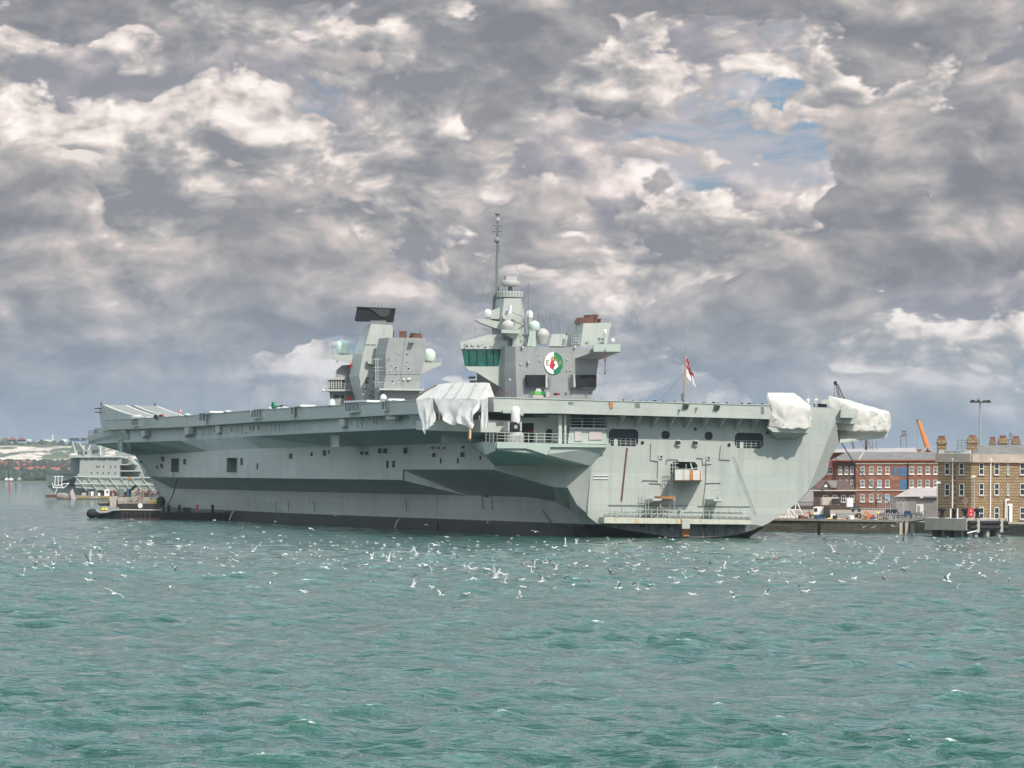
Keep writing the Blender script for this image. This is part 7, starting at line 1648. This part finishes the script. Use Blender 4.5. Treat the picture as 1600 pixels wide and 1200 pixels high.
a = W(1517, 812, YJ + 5); t = Thing('lifebuoy_stand', 'red lifebuoy cabinet on a pole on the concrete pier', 'lifebuoy', None, (a.x, a.y, z1)); t.part(MB().tube((a.x, a.y, z1), (a.x, a.y, z1 + .6), .06, 5), 'pole', 'steel_grey')
bz = W(1517, 801, YJ + 5).z; g = MB(); g.lathe((a.x, a.y, bz), [(.2, -.1), (.5, -.12), (.55, 0), (.5, .12), (.2, .1)], 14, R=Matrix.Rotation(math.pi / 2, 3, 'X') @ Matrix.Scale(1.5, 3, (0, 1, 0))); t.part(g, 'red_cover', 'red_paint', smooth=True)
for y in (798.5, 804): q = W(1517, y, YJ + 4.8); t.part(MB().ball(q, .13, 8), 'white_spot', 'white_paint')
line(W(1492, 811, YJ + 6), W(1508, 806.5, YJ + 6), .25, .07, 'white_hose', 'white_paint', 'white hose lying across the top of the concrete pier', 'hose')
single(wp([(1391, 0 + 803), (1400, 803), (1400, 803.6), (1391, 803.6)], 700, .3), 'pipe_rack', 'steel_grey', 'short grey pipe rack by the blue van', 'rack')
# footbridge with lattice sides from the quay to the pier
t = Thing('link_bridge', 'grey lattice footbridge from the quay to the concrete pier', 'footbridge', None, W(1432, 816, 672)); g = MB()
a0, a1 = W(1403, 817.5, 676), W(1447, 811.5, 668); b0, b1 = W(1403, 804, 676), W(1475, 799, 664)
for i in range(13):
    u = i / 12; p = a0.lerp(a1, u); q = p + Vector((0, 0, 1.25)); g.tube(p, q, .05, 4)
    if i < 12: g.tube(p if i % 2 else q, (a0.lerp(a1, (i + 1) / 12) + Vector((0, 0, 1.25 if i % 2 else 0))), .05, 4)
g.tube(a0, a1, .09, 4); g.tube(a0 + Vector((0, 0, 1.25)), a1 + Vector((0, 0, 1.25)), .06, 4); t.part(g, 'lattice_side', 'steel_grey'); t.part(MB().loops([a0, a1, a1 + Vector((0, 1.6, 0)), a0 + Vector((0, 1.6, 0))], [p - Vector((0, 0, .2)) for p in (a0, a1, a1 + Vector((0, 1.6, 0)), a0 + Vector((0, 1.6, 0)))]), 'walkway', 'concrete')
# lamps and masts
def mast_pole(px, y0, y1, Y, r, name, label, cat, m='steel_grey'):
    t = Thing(name, label, cat, None, W(px, y1, Y)); t.part(MB().tube(W(px, y1, Y), W(px, y0, Y), r, 8, r * .6), 'pole', m); return t
t = mast_pole(1531.5, 628, 712, 900, .28, 'high_mast_light', 'tall high mast floodlight with round lamp ring behind the stone office', 'floodlight'); c = W(1532, 627, 900)
t.part(MB().lathe(c, [(.4, -.3), (1.2, -.1), (1.1, .2), (.5, .7), (.1, .8)], 14), 'head_frame', 'louvre', smooth=True)
for k in range(10): an = k * .628; q = c + Vector((1.2 * math.cos(an) * 1.6, 1.2 * math.sin(an) * 1.6, 0)); t.part(MB().lathe(q, [(.1, .3), (.42, -.15), (.38, -.3)], 8), 'floodlight_lamp', 'black_paint')
t = mast_pole(1522.5, 747, 812, 668, .09, 'street_lamp', 'tall grey street lamp standing in front of the stone office corner', 'street lamp', 'radome_grey')
q = W(1522, 746, 668); t.part(MB().hull([q + Vector(v) for v in ((-.6, 0, 0), (.35, 0, .1), (-.6, .3, 0), (.35, .3, .1), (-.2, 0, .3), (.2, .3, .3), (.2, 0, .3), (-.2, .3, .3))]), 'lamp_head', 'white_paint')
t = mast_pole(1464, 756, 810, 690, .07, 'street_lamp', 'grey street lamp with white head at the left side of the stone office', 'street lamp', 'radome_grey')
q = W(1466, 755, 690); t.part(MB().hull([q + Vector(v) for v in ((-.5, 0, 0), (.45, 0, -.05), (-.5, .3, 0), (.45, .3, -.05), (-.1, 0, .3), (.3, .3, .3), (.3, 0, .3), (-.1, .3, .3))]), 'lamp_head', 'white_paint')
def lattice(px, y0, y1, Y, w, name, label, cat, m='louvre'):
    t = Thing(name, label, cat, None, W(px, y1, Y)); g = MB(); a = W(px, y1, Y); b = W(px, y0, Y); H_ = b.z - a.z; k = int(H_ / (w * 1.2)) + 1
    for sx in (-1, 1):
        for sy in (0, 1): g.tube(a + Vector((sx * w / 2, sy * w, 0)), b + Vector((sx * w / 2, sy * w, 0)), .07, 4)
    for i in range(k):
        z0_, z1_ = a.z + H_ * i / k, a.z + H_ * (i + 1) / k; g.tube((a.x - w / 2, a.y, z0_), (a.x + w / 2, a.y, z1_), .05, 4); g.tube((a.x + w / 2, a.y, z0_), (a.x - w / 2, a.y, z1_), .05, 4)
    t.part(g, 'lattice', m); return t
t = lattice(1412.5, 680, 702, 1050, 1.5, 'lattice_mast', 'grey lattice mast with lamp heads above the brick offices', 'mast')
for y in (673, 676.5, 680): t.part(MB().tube(W(1409, y, 1050), W(1416, y, 1050), .3, 5), 'lamp_bar', 'louvre')
t.part(MB().tube(W(1412.5, 672, 1050), W(1412.5, 681, 1050), .15, 5), 'spike', 'louvre')
t = lattice(1579, 686, 705, 900, .7, 'signal_mast', 'thin dark signal mast between the two right chimneys', 'mast')
for y, w in ((678, 4), (681.5, 3.2), (686, 3)): t.part(MB().tube(W(1579 - w, y, 900), W(1579 + w, y, 900), .12, 5), 'crossbar', 'louvre')
t.part(MB().tube(W(1579, 675, 900), W(1579, 687, 900), .12, 5), 'spike', 'louvre')
t = Thing('roof_scaffold', 'dark scaffold staging behind the parapet sign', 'scaffold', None, W(1510, 706, 760)); g = MB()
for y in (688, 692, 696, 700): g.tube(W(1495, y, 760), W(1530, y, 760), .10, 4)
for x in range(1496, 1532, 6): g.tube(W(x, 686, 760), W(x, 706, 760), .07, 4)
t.part(g, 'staging', 'louvre')
# cranes
YC = 1100.0
t = Thing('mobile_crane', 'orange telescopic crane boom rising behind the brick offices', 'crane', None, W(1453, 708, YC)); t.part(MB().tube(W(1452, 708, YC), W(1435, 657, YC), .75, 6, .4), 'boom', 'orange_paint'); t.part(MB().path([W(1436.5, 657, YC), W(1432.5, 655.5, YC), W(1434, 659, YC)], .35, 5), 'boom_head', 'louvre'); t.part(MB().tube(W(1433.3, 657, YC), W(1433.3, 700, YC), .05, 4), 'hoist_cable', 'louvre')
t.part(wp([(1446, 706), (1460, 706), (1460, 712), (1446, 712)], YC + 1, 3), 'cab', 'orange_paint')
YC = 1085.0
t = Thing('dockside_crane', 'dark lattice dockside crane jib rising behind the starboard sheeting', 'crane', None, W(1350, 797, YC)); g = MB()
for a, b in (((1306, 598), (1325, 660)), ((1309, 600), (1335, 660)), ((1306, 600), (1318, 660))): g.tube(W(*a, YC), W(*b, YC), .17, 5)
for i in range(14): u = i / 14; x0, x1 = 1306 + 12 * u, 1309 + 26 * u; y = 599 + 61 * u; g.tube(W(x0, y, YC), W(x1, y + 4, YC), .07, 4)
t.part(g, 'jib', 'louvre'); t.part(wp([(1303, 596), (1307, 595), (1308, 601), (1304, 602)], YC - .5, 1.5), 'jib_head', 'black_paint')
for x1, y1 in ((1362, 700), (1350, 700), (1303.5, 640)): t.part(MB().tube(W(1307 if x1 > 1310 else 1303.5, 598, YC), W(x1, y1, YC), .06, 4), 'cable', 'rope')
t.part(MB().tube(W(1327, 658, YC), W(1350, 797, YC), .35, 8), 'tower', 'louvre')
t = mast_pole(1353.5, 676, 703, 1040, .4, 'flue_pipe', 'brown flue pipe on the hall roof below the starboard platform', 'flue', 'rust_metal')
for i, (x, y0) in enumerate(((1360, 690), (1364, 689), (1370, 689))): t.part(MB().tube(W(x, 703, 1040), W(x - 1, y0, 1040), .15, 4), 'aerial', 'louvre')
# quayside clutter
YQ = 712.0
t = Thing('gangway_frame', 'white lattice brow frame standing on the quay at the stern', 'gangway', None, W(1234, 813, YQ - 6)); g = MB()
for a, b in (((1213, 812), (1222, 782)), ((1222, 782), (1244, 782)), ((1244, 782), (1255, 807)), ((1230, 782), (1233, 812)), ((1244, 783), (1240, 812)), ((1222, 783), (1240, 811)), ((1212, 800), (1222, 812)), ((1213, 796), (1250, 797)), ((1218, 808), (1252, 808)), ((1236, 783), (1226, 811)), ((1232, 793), (1250, 811))): g.tube(W(*a, YQ - 6), W(*b, YQ - 6), .10, 5); 
t.part(g, 'frame', 'white_paint')
t.part(MB().tube(W(1242.5, 767, YQ - 4), W(1242.5, 812, YQ - 4), .09, 5), 'post', 'rust_metal')
single(wp([(1231, 768), (1244, 768), (1242, 783), (1231, 783)], YQ + 20, 4), 'container_stack', 'pale_stone', 'pale shipping container end behind the white brow frame', 'container')
t = Thing('white_truck', 'white flatbed truck parked on the quay edge', 'truck', None, W(1285, 812, YQ)); t.part(MB().hull([W(x, y, YQ + d) for x, y in ((1271, 793), (1274, 791.5), (1287, 791.5), (1287, 804), (1271, 804)) for d in (0, 2.4)]), 'cab', 'white_paint'); t.part(wp([(1272, 794), (1277, 794), (1277, 799.5), (1272, 799.5)], YQ - .05, .06), 'side_window', 'glass_dark')
t.part(wp([(1270, 803), (1296, 803), (1296, 808), (1270, 808)], YQ + .1, 2.2), 'chassis', 'louvre')
for x in (1276, 1291): t.part(MB().tube(W(x, 809.5, YQ), W(x, 809.5, YQ + .3), .45, 12), 'wheel', 'rubber')
single(wp([(1287.5, 792), (1297, 792.5), (1297, 813), (1287.5, 813)], YQ - 1, 4), 'dark_container', 'timber_dark', 'tall dark green container beside the white truck', 'container')
single(wp([(1298, 803.5), (1305, 803.5), (1305, 813), (1298, 813)], YQ - 2, 1.5), 'white_cabinet', 'white_paint', 'white electrical cabinet right of the dark container', 'cabinet')
single(wp([(1285, 777.5), (1311, 777), (1311, 789), (1285, 789)], YQ + 60, 5), 'site_cabin', 'buff_paint', 'long cream site cabin behind the dark container', 'cabin')
single(wp([(1324, 778), (1333, 778), (1333, 792), (1324, 792)], YQ + 40, 3), 'white_van', 'white_paint', 'white box body van end in front of the brick offices', 'van')
single(wp([(1300, 779), (1311, 779), (1311, 788), (1300, 788)], YQ + 59, .8), 'cabin_shutter', 'timber_dark', 'dark shutter panel leaning on the cream site cabin', 'panel')
t = Thing('generator_set', 'grey generator on a trailer near the middle of the quay', 'generator', None, W(1328, 812, YQ)); t.part(wp([(1308, 801), (1337, 801), (1337, 811), (1308, 811)], YQ, 2), 'housing', 'steel_grey'); t.part(wp([(1323, 804), (1332, 804), (1332, 808), (1323, 808)], YQ - .05, .06), 'grille', 'pale_stone')
for x in (1313, 1333): t.part(MB().tube(W(x, 812, YQ - .1), W(x, 812, YQ + .2), .4, 10), 'wheel', 'rubber')
t = Thing('cable_drum', 'large dark cable drum with pale box beside the red pump', 'cable drum', None, W(1342, 813, YQ - 2)); t.part(MB().tube(W(1341, 807.5, YQ - 2), W(1341, 807.5, YQ - .6), .62, 16), 'flange', 'timber_dark'); t.part(MB().tube(W(1343, 807.5, YQ - .6), W(1343, 807.5, YQ + .8), .62, 16), 'flange', 'timber_dark'); t.part(MB().tube(W(1341, 807.5, YQ - 2), W(1343, 807.5, YQ + .8), .4, 12), 'core', 'wood')
single(wp([(1346, 802), (1353, 802), (1353, 813), (1346, 813)], YQ - 3, 1.6), 'pale_crate', 'buff_paint', 'pale cream crate between cable drum and red pump', 'crate')
t = Thing('red_pump', 'red pump unit with orange hoses on the quay', 'pump', None, W(1360, 813, YQ - 3)); t.part(wp([(1357, 805), (1366, 804), (1367, 812), (1357, 812)], YQ - 3, 1.4), 'body', 'red_paint'); t.part(MB().path([W(1352, 798, YQ - 3), W(1357, 801, YQ - 3), W(1360, 806, YQ - 3)], .14, 5), 'hose', 'orange_paint'); t.part(MB().path([W(1350, 800, YQ - 3.4), W(1355, 804, YQ - 3.4), W(1358, 810, YQ - 3.4)], .12, 5), 'hose', 'orange_paint')
person('person in yellow high visibility jacket leaning on the quay railing', W(1372, 812.8, YQ - 3.0), .5, 'hi_vis', 'dark_cloth', None, .4)
person('worker in orange jacket bending on the quay beside the white truck', W(1266, 813, YQ - 4), -.9, 'orange_paint', 'dark_cloth', 'yellow_paint', .9, -.25)
person('person in dark clothes standing by the low fence in front of the offices', W(1369, 792, YQ + 60), .2, 'dark_cloth', 'dark_cloth', None, .2)
def car(px0, px1, y0, y1, Y, m, label, cat='car'):
    t = Thing('parked_car', label, cat, None, W((px0 + px1) / 2, y1, Y)); w = px1 - px0; h = y1 - y0; X = lambda f: px0 + w * f; Z = lambda f: y1 - h * f
    t.part(wp([(X(0), Z(.18)), (X(0), Z(.5)), (X(.16), Z(.62)), (X(.85), Z(.62)), (X(1), Z(.52)), (X(1), Z(.18))], Y, 1.75), 'body', m)
    t.part(MB().loops([W(X(a), Z(b), Y + .15) for a, b in ((.16, .62), (.3, 1), (.74, 1), (.88, .62))], [W(X(a), Z(b), Y + 1.6) for a, b in ((.16, .62), (.3, 1), (.74, 1), (.88, .62))]), 'roof', m)
    for a, b in ((.22, .49), (.52, .80)): t.part(wp([(X(a), Z(.64)), (X(a + .07), Z(.93)), (X(b - .03), Z(.93)), (X(b), Z(.64))], Y + .1, .06), 'side_window', 'glass_dark')
    for a in (.18, .82): t.part(MB().tube(W(X(a), Z(.17), Y - .02), W(X(a), Z(.17), Y + .22), .33, 12), 'wheel', 'rubber')
    return t
c = car(1374, 1410, 796, 810, 706, 'navy_paint', 'dark navy car parked behind the curved quay railings')
for x in (1382.5, 1387.5): c.part(MB().ball(W(x, 802, 705.9), .15, 8), 'tail_light', 'red_paint')
car(1409, 1426, 798, 809, 712, 'blue_paint', 'blue car parked right of the navy one by the metal hut')
car(1330, 1345, 790, 799, 790, 'louvre', 'grey car parked behind the generator')
t = Thing('hooped_railing', 'curved grey hoop railings along the quay by the navy car', 'railing', None, W(1390, 814, 702)); g = MB()
for i in range(13): x = 1369 + i * 3.4; g.path([W(x, 814, 701), W(x, 806, 701), W(x + 2, 800 if i % 2 else 802, 701)], .07, 4)
g.tube(W(1369, 806, 701), W(1412, 807, 701), .05, 4); g.tube(W(1380, 803, 701), W(1412, 804, 701), .05, 4); t.part(g, 'hoops', 'radome_grey')
t = Thing('security_fence', 'dark palisade fence between the quay and the brick lodge', 'fence', None, W(1290, 800, 780)); g = MB()
for i in range(60): x = 1245 + i * 2.55; g.tube(W(x, 797, 780), W(x, 783, 780), .05, 4)
g.tube(W(1245, 785, 780), W(1398, 786, 780), .06, 4); g.tube(W(1245, 795, 780), W(1398, 796, 780), .06, 4); t.part(g, 'pales', 'timber_dark')
t = Thing('mesh_fence', 'grey mesh fence panels in front of the metal hut and stone office', 'fence', None, W(1440, 806, 716)); g = MB()
for i in range(52): x = 1372 + i * 2.8; g.tube(W(x, 807, 716), W(x, 784 if x < 1470 else 792, 716), .022, 4)
for y in (787, 791, 795, 799, 803): g.tube(W(1372, y, 716), W(1518 if y > 791 else 1466, y, 716), .02, 4)
t.part(g, 'mesh', 'radome_grey')
for i, px in enumerate((1383.5, 1391, 1403.5, 1411.5, 1508.3)):
    py = 782; Y = 700; t = Thing('ring_sign_post', ('leftmost', 'second', 'third', 'fourth', 'lone right hand')[i] + (' round ring marker on a thin post along the quay' if i < 4 else ' round ring marker on a thin post before the stone office'), 'sign', None, W(px, 808, Y)); t.part(MB().tube(W(px, 808, Y), W(px, 785.3, Y), .04, 4), 'post', 'radome_grey')
    c = W(px, py, Y); g = MB(); 
    for k in range(14): a1, a2 = k * math.pi / 7, (k + 1) * math.pi / 7; g.tube(c + Vector((.30 * math.cos(a1), 0, .36 * math.sin(a1))), c + Vector((.30 * math.cos(a2), 0, .36 * math.sin(a2))), .05, 4)
    t.part(g, 'ring', 'radome_grey')
rr = random.Random(17)
kinds = (('oil_drum', 'drum'), ('tool_chest', 'chest'), ('cable_coil', 'coil'), ('sand_bag', 'bag'))
for i in range(22):
    x = 1250 + i * 6.6 + rr.random() * 3; Y = YQ - 7 - rr.random() * 2; b = G(x, roll_y(x) + (CAMH - ZQ) * FPX / Y, ZQ); k = i % 4; g = MB(); r = .25 + rr.random() * .25
    cl = rr.choice(('orange_paint', 'steel_grey', 'buff_paint', 'blue_paint', 'rust_metal', 'white_paint', 'timber_dark', 'yellow_paint'))
    word = {'orange_paint': 'orange', 'steel_grey': 'grey', 'buff_paint': 'cream', 'blue_paint': 'blue', 'rust_metal': 'rusty', 'white_paint': 'white', 'timber_dark': 'dark', 'yellow_paint': 'yellow'}[cl]
    b.z = ZQ + .02
    if k == 0: g.lathe(b, [(r, 0), (r, .85), (r * .9, .88)], 12)
    elif k == 1: g.box((b.x - r * 1.5, b.y, b.z), (b.x + r * 1.5, b.y + .7, b.z + r * 1.4)); g.box((b.x - r * 1.5 - .04, b.y - .04, b.z + r * 1.4), (b.x + r * 1.5 + .04, b.y + .74, b.z + r * 1.4 + .08))
    elif k == 2: g.lathe(b, [(r * 1.6, 0), (r * 1.8, .12), (r * 1.5, .3), (r * .8, .32), (r * .7, .1)], 12)
    else: g.ball(b + Vector((0, 0, .2)), r * 1.3, 10, .5)
    near = 'the white brow frame' if x < 1268 else 'the white truck' if x < 1300 else 'the generator' if x < 1338 else 'the red pump' if x < 1372 else 'the navy car'
    single(g, kinds[k][0], cl, f'small {word} {kinds[k][1]} on the quay edge near {near}' + ('' if i < 18 else ', towards the pier'), kinds[k][1])
# people and small craft hints on the hut side omitted: nothing readable there
# ------------------------------------------------------------------ gulls
mat('gull_white', (0.82, 0.80, 0.77), 0.7, var=.03); mat('gull_grey', (0.42, 0.42, 0.42), 0.7, var=.05); mat('gull_brown', (0.26, 0.20, 0.16), 0.8, var=.2, vscale=8); mat('gull_black', (0.03, 0.03, 0.03), 0.7); mat('gull_beak', (0.55, 0.33, 0.05), 0.5)
def gull_mesh(name, L=(.55, -.1), wing=None, brown=False, fold=False, neck=0.0):
    """one continuous bird: lofted body with head, neck and tail; wings grown out of the flanks"""
    g = MB(); n = 10
    rings = [(-.30, 0, .012, .06), (-.22, .0, .03, .055), (-.12, 0, .06, .06), (0, -.01, .078, .078), (.10, 0, .07, .072), (.17, .02 + neck * .5, .045, .048), (.22, .035 + neck, .04, .043), (.26, .04 + neck, .038, .04), (.29, .035 + neck, .022, .025), (.345, .02 + neck, .008, .010), (.36, .012 + neck, .003, .004)]
    vs = []
    for y, z, rz_, rx in rings:
        for i in range(n): a = 2 * math.pi * i / n; vs.append((rx * math.cos(a), y, z + rz_ * math.sin(a)))
    body = len(vs); fs = []; ms = []
    for k in range(len(rings) - 1):
        for i in range(n): 
            fs.append((k * n + i, k * n + (i + 1) % n, (k + 1) * n + (i + 1) % n, (k + 1) * n + i)); up = math.sin(2 * math.pi * (i + .5) / n) > .3
            ms.append(3 if k >= 8 else (1 if up and fold and 1 <= k < 4 else 0) if not brown else 2)
    fs += [tuple(range(n))[::-1], tuple(range((len(rings) - 1) * n, len(rings) * n))]; ms += [0 if not brown else 2, 3]
    g.v = vs; g.f = fs; g.m = ms
    if not fold:
        for sx in (-1, 1):
            e1, e2, sw = wing
            secs = []
            for u, ch in ((0, .17), (.12, .17), (.30, .18), (.50, .14), (.68, .07), (.76, .012)):
                if u < .3: x = u; z = u * math.tan(e1); 
                else: x = .3 + (u - .3) * math.cos(e2 - 0); z = .3 * math.tan(e1) + (u - .3) * math.sin(e2)
                y = .07 - (sw * max(0, u - .3)) + (.08 * min(u, .3) / .3)
                secs.append((x, y, z + .03, ch))
            vv = []
            for x, y, z, ch in secs:
                th = .018 if ch > .05 else .005
                vv += [(sx * x, y, z), (sx * x, y - ch * .4, z + th), (sx * x, y - ch, z), (sx * x, y - ch * .4, z - th * .5)]
            ff = []; mm = []
            for k in range(5):
                for j in range(4): ff.append((k * 4 + j, k * 4 + (j + 1) % 4, (k + 1) * 4 + (j + 1) % 4, (k + 1) * 4 + j)); mm.append(3 - 3 + (4 if k == 4 else (2 if brown else (1 if j in (0, 1) else 0))))
            b = len(g.v); g.v += vv; g.f += [tuple(b + q for q in f) for f in ff]; g.m += mm
    else:
        for sx in (-1, 1):                                   # folded wings lie along the back
            vv = [(sx * .05, .10, .05), (sx * .085, .0, .045), (sx * .06, -.2, .05), (sx * .015, -.40, .055), (sx * .02, .05, .085), (sx * .03, -.15, .08), (sx * .09, .02, .0), (sx * .07, -.16, .01)]
            b = len(g.v); g.v += vv; g.f += [tuple(b + q for q in f) for f in ((0, 1, 4), (1, 2, 5, 4), (2, 3, 5), (0, 6, 1), (1, 6, 7, 2), (2, 7, 3))]; g.m += [2 if brown else 1] * 2 + [4] + [2 if brown else 1] * 2 + [4]
    vsm = g.v; me_o = g.build(name, [M['gull_white'], M['gull_grey'], M['gull_brown'], M['gull_beak'], M['gull_black']], None)
    return me_o
variants = []
for nm, kw, lb in (('flying_gull', dict(wing=(.75, .35, .25)), 'white gull in flight over the harbour with wings raised high'),
                   ('flying_gull', dict(wing=(.30, -.15, .35)), 'white gull gliding over the harbour with wings held level'),
                   ('flying_gull', dict(wing=(.15, -.75, .3)), 'white gull in flight over the harbour with wing tips drooping'),
                   ('flying_gull', dict(wing=(1.05, 1.0, .1)), 'white gull about to settle with both wings straight up'),
                   ('flying_gull', dict(wing=(.5, .1, .3), brown=True), 'mottled brown young gull in flight over the harbour'),
                   ('floating_gull', dict(fold=True, neck=.05), 'white gull floating on the harbour water with folded wings'),
                   ('floating_gull', dict(fold=True, neck=.03, brown=True), 'mottled brown young gull floating on the harbour water')):
    o = gull_mesh(nm, **kw); tag(o, lb, 'gull', lb.replace('gull', 'gulls', 1)); variants.append(o)
used = set(); rr = random.Random(77)
KN = [(178, 928, 1, 1), (395, 862, 3, 1), (12, 838, 0, 1), (50, 855, 0, 0), (86, 849, 3, 0), (205, 822, 2, 1), (207, 812, 2, 1), (370, 868, 0, 1), (320, 856, 2, 1), (335, 813, 2, 1), (405, 853, 0, 0), (463, 869, 0, 0), (402, 824, 1, 0), (485, 826, 2, 1), (560, 886, 0, 1), (680, 852, 1, 1), (836, 831, 1, 1),
      (845, 909, 0, 1), (953, 858, 4, 1), (1013, 921, 1, 1), (966, 919, 0, 1), (988, 913, 4, 0), (1040, 874, 1, 0), (955, 897, 4, 1), (921, 861, 1, 0), (1050, 843, 1, 0), (1072, 850, 2, 0), (1147, 933, 1, 0), (1180, 880, 3, 0), (866, 898, 1, 0), (1303, 862, 3, 1), (1365, 824, 1, 1), (1349, 824, 0, 0), (1395, 822, 1, 0), (1412, 845, 4, 1), (1480, 908, 0, 1), (1520, 884, 1, 0),
      (430, 815, 1, 0), (445, 790, 0, 0), (523, 806, 1, 0), (666, 820, 2, 0), (690, 815, 1, 1), (762, 817, 3, 0), (577, 793, 1, 0), (520, 800, 1, 0), (1452, 308, 0, 0), (1230, 800, 2, 0), (600, 868, 0, 0), (740, 905, 1, 0), (250, 835, 1, 0), (105, 841, 1, 0), (140, 880, 3, 1), (165, 824, 2, 0), (90, 867, 0, 0), (232, 851, 1, 0), (278, 842, 2, 0), (690, 930, 0, 0)]
def put(o, px, py, z, big):
    v = py - roll_y(px)
    if v <= 12: p = W(px, py, 430)
    else:
        Y = (CAMH - z) * FPX / v; p = W(px, py, Y)
    # over the water in front of the ship
    if z < .2: p.z = wave_z(p.x, p.y) + .02
    o.location = p; s = (.95 if big else .72 if z > .2 else 1.4) * rr.uniform(.85, 1.1)
    o.scale = (s, s, s); o.rotation_euler = (rr.uniform(-.25, .3) if z > .2 else 0, rr.uniform(-.45, .45) if z > .2 else 0, rr.uniform(-.5, 6.0))
def take(i):
    v = variants[i]
    if i in used:
        c = v.copy(); COL.objects.link(c); return c
    used.add(i); return v
place_l = []
for px, py, k, b in KN: place_l.append((px, py, k, rr.uniform(.8, 3.0), b))
while len(place_l) < 292:
    px = rr.uniform(2, 1598)
    m = 864 - 8 * math.cos(px / 250.0) + (8 if px > 700 else -6) + 10 * mnoise.noise(Vector((px * .012, 3, 1))); py = rr.gauss(m + 3, 25)
    if mnoise.noise(Vector((px * .02, py * .04, 7))) < -.28: continue
    if py < 823 + (14 if 420 < px < 1200 else 0) or py > 935: continue
    if rr.random() < .58: place_l.append((px, py, 5 if rr.random() < .88 else 6, 0.05, 0))
    else: place_l.append((px, py, rr.choice((0, 0, 1, 1, 2, 3, 4)), rr.uniform(.4, 3.2), rr.random() < .15))
GL = []
for px, py, k, z, b in place_l:
    o = take(k); GL.append((o, px, py, k)); put(o, px, py, z if k < 5 else .06, b)
for o in variants:
    if o.name.startswith(('flying', 'floating')) and variants.index(o) not in used: bpy.data.objects.remove(o)
lone = None; cells = {}
zones = [(130, 'the far shore'), (260, 'the tug'), (400, 'the dark pontoon'), (520, 'the forward hull'), (640, 'the forward island'), (760, 'the canvas shelter'), (880, 'the green bridge windows'), (1000, 'the gun platform'), (1110, 'the ensign'), (1220, 'the wrapped sheeting'), (1330, 'the white truck'), (1450, 'the navy car'), (1700, 'the stone office')]
for o, px, py, k in GL:
    if py < 400: o['label'] = 'lone gull high in the cloudy sky at upper right'; del o['group']; continue
    zn = next(n for x, n in zones if px < x); band = 'close under' if py < 848 else 'midway below' if py < 880 else 'far below'
    cells.setdefault((k, zn, band), []).append((px, o))
SH = ['white gull flapping, wings raised', 'white gull gliding, wings level', 'white gull flying, wings drooping', 'white gull alighting, wings upright', 'brown gull flying', 'white gull floating', 'brown gull floating']
for (k, zn, band), L in cells.items():
    L.sort(key=lambda q: q[0])
    for i, (px, o) in enumerate(L):
        nm = '' if len(L) == 1 else ', ' + (['left one', 'right one'][i] if len(L) == 2 else ['left one', 'middle one', 'right one'][i] if len(L) == 3 else ORD[min(i, 19)] + ' from left')
        o['label'] = f'{SH[k]}, {band} {zn}{nm}'; o['group'] = 'gulls over the harbour' if k < 5 else 'gulls floating on the harbour'
# the rest of the floating flock, too many to count
fl = MB(); src = variants[5].data; rr = random.Random(5)
V = [v.co.copy() for v in src.vertices]; F_ = [tuple(f.vertices) for f in src.polygons]; Mi_ = [f.material_index for f in src.polygons]
for i in range(520):
    px = rr.uniform(5, 1595); py = rr.gauss(862, 20)
    if py < 836 or py > 905: continue
    p = G(px, py, .02); p.z = wave_z(p.x, p.y) + .02; R_ = Matrix.Rotation(rr.uniform(0, 6.28), 3, 'Z') * rr.uniform(.7, 1.05); b = len(fl.v)
    fl.v += [tuple(p + R_ @ v) for v in V]; fl.f += [tuple(b + i_ for i_ in f) for f in F_]; fl.m += Mi_
fl.build('distant_gull_flock', [M['gull_white'], M['gull_grey'], M['gull_brown'], M['gull_beak'], M['gull_black']], None, label='scattered small floating gulls filling the rest of the flock', cat='gulls', kind='stuff')
# ------------------------------------------------------------------ air
def make_haze():
    m = bpy.data.materials.new('air'); m.use_nodes = True; nt = m.node_tree; nt.nodes.clear()
    o = nt.nodes.new('ShaderNodeOutputMaterial'); v = nt.nodes.new('ShaderNodeVolumePrincipled')
    v.inputs['Color'].default_value = (0.80, 0.86, 0.94, 1); v.inputs['Density'].default_value = 0.000045; v.inputs['Anisotropy'].default_value = 0.2
    nt.links.new(v.outputs[0], o.inputs['Volume'])
    g = MB(); g.box((-3200, -60, -6), (3200, 8200, 66)); me = g.build('haze', [m], None, label='thin pale air between the viewer and the far shore', cat='haze', kind='stuff')
make_haze()
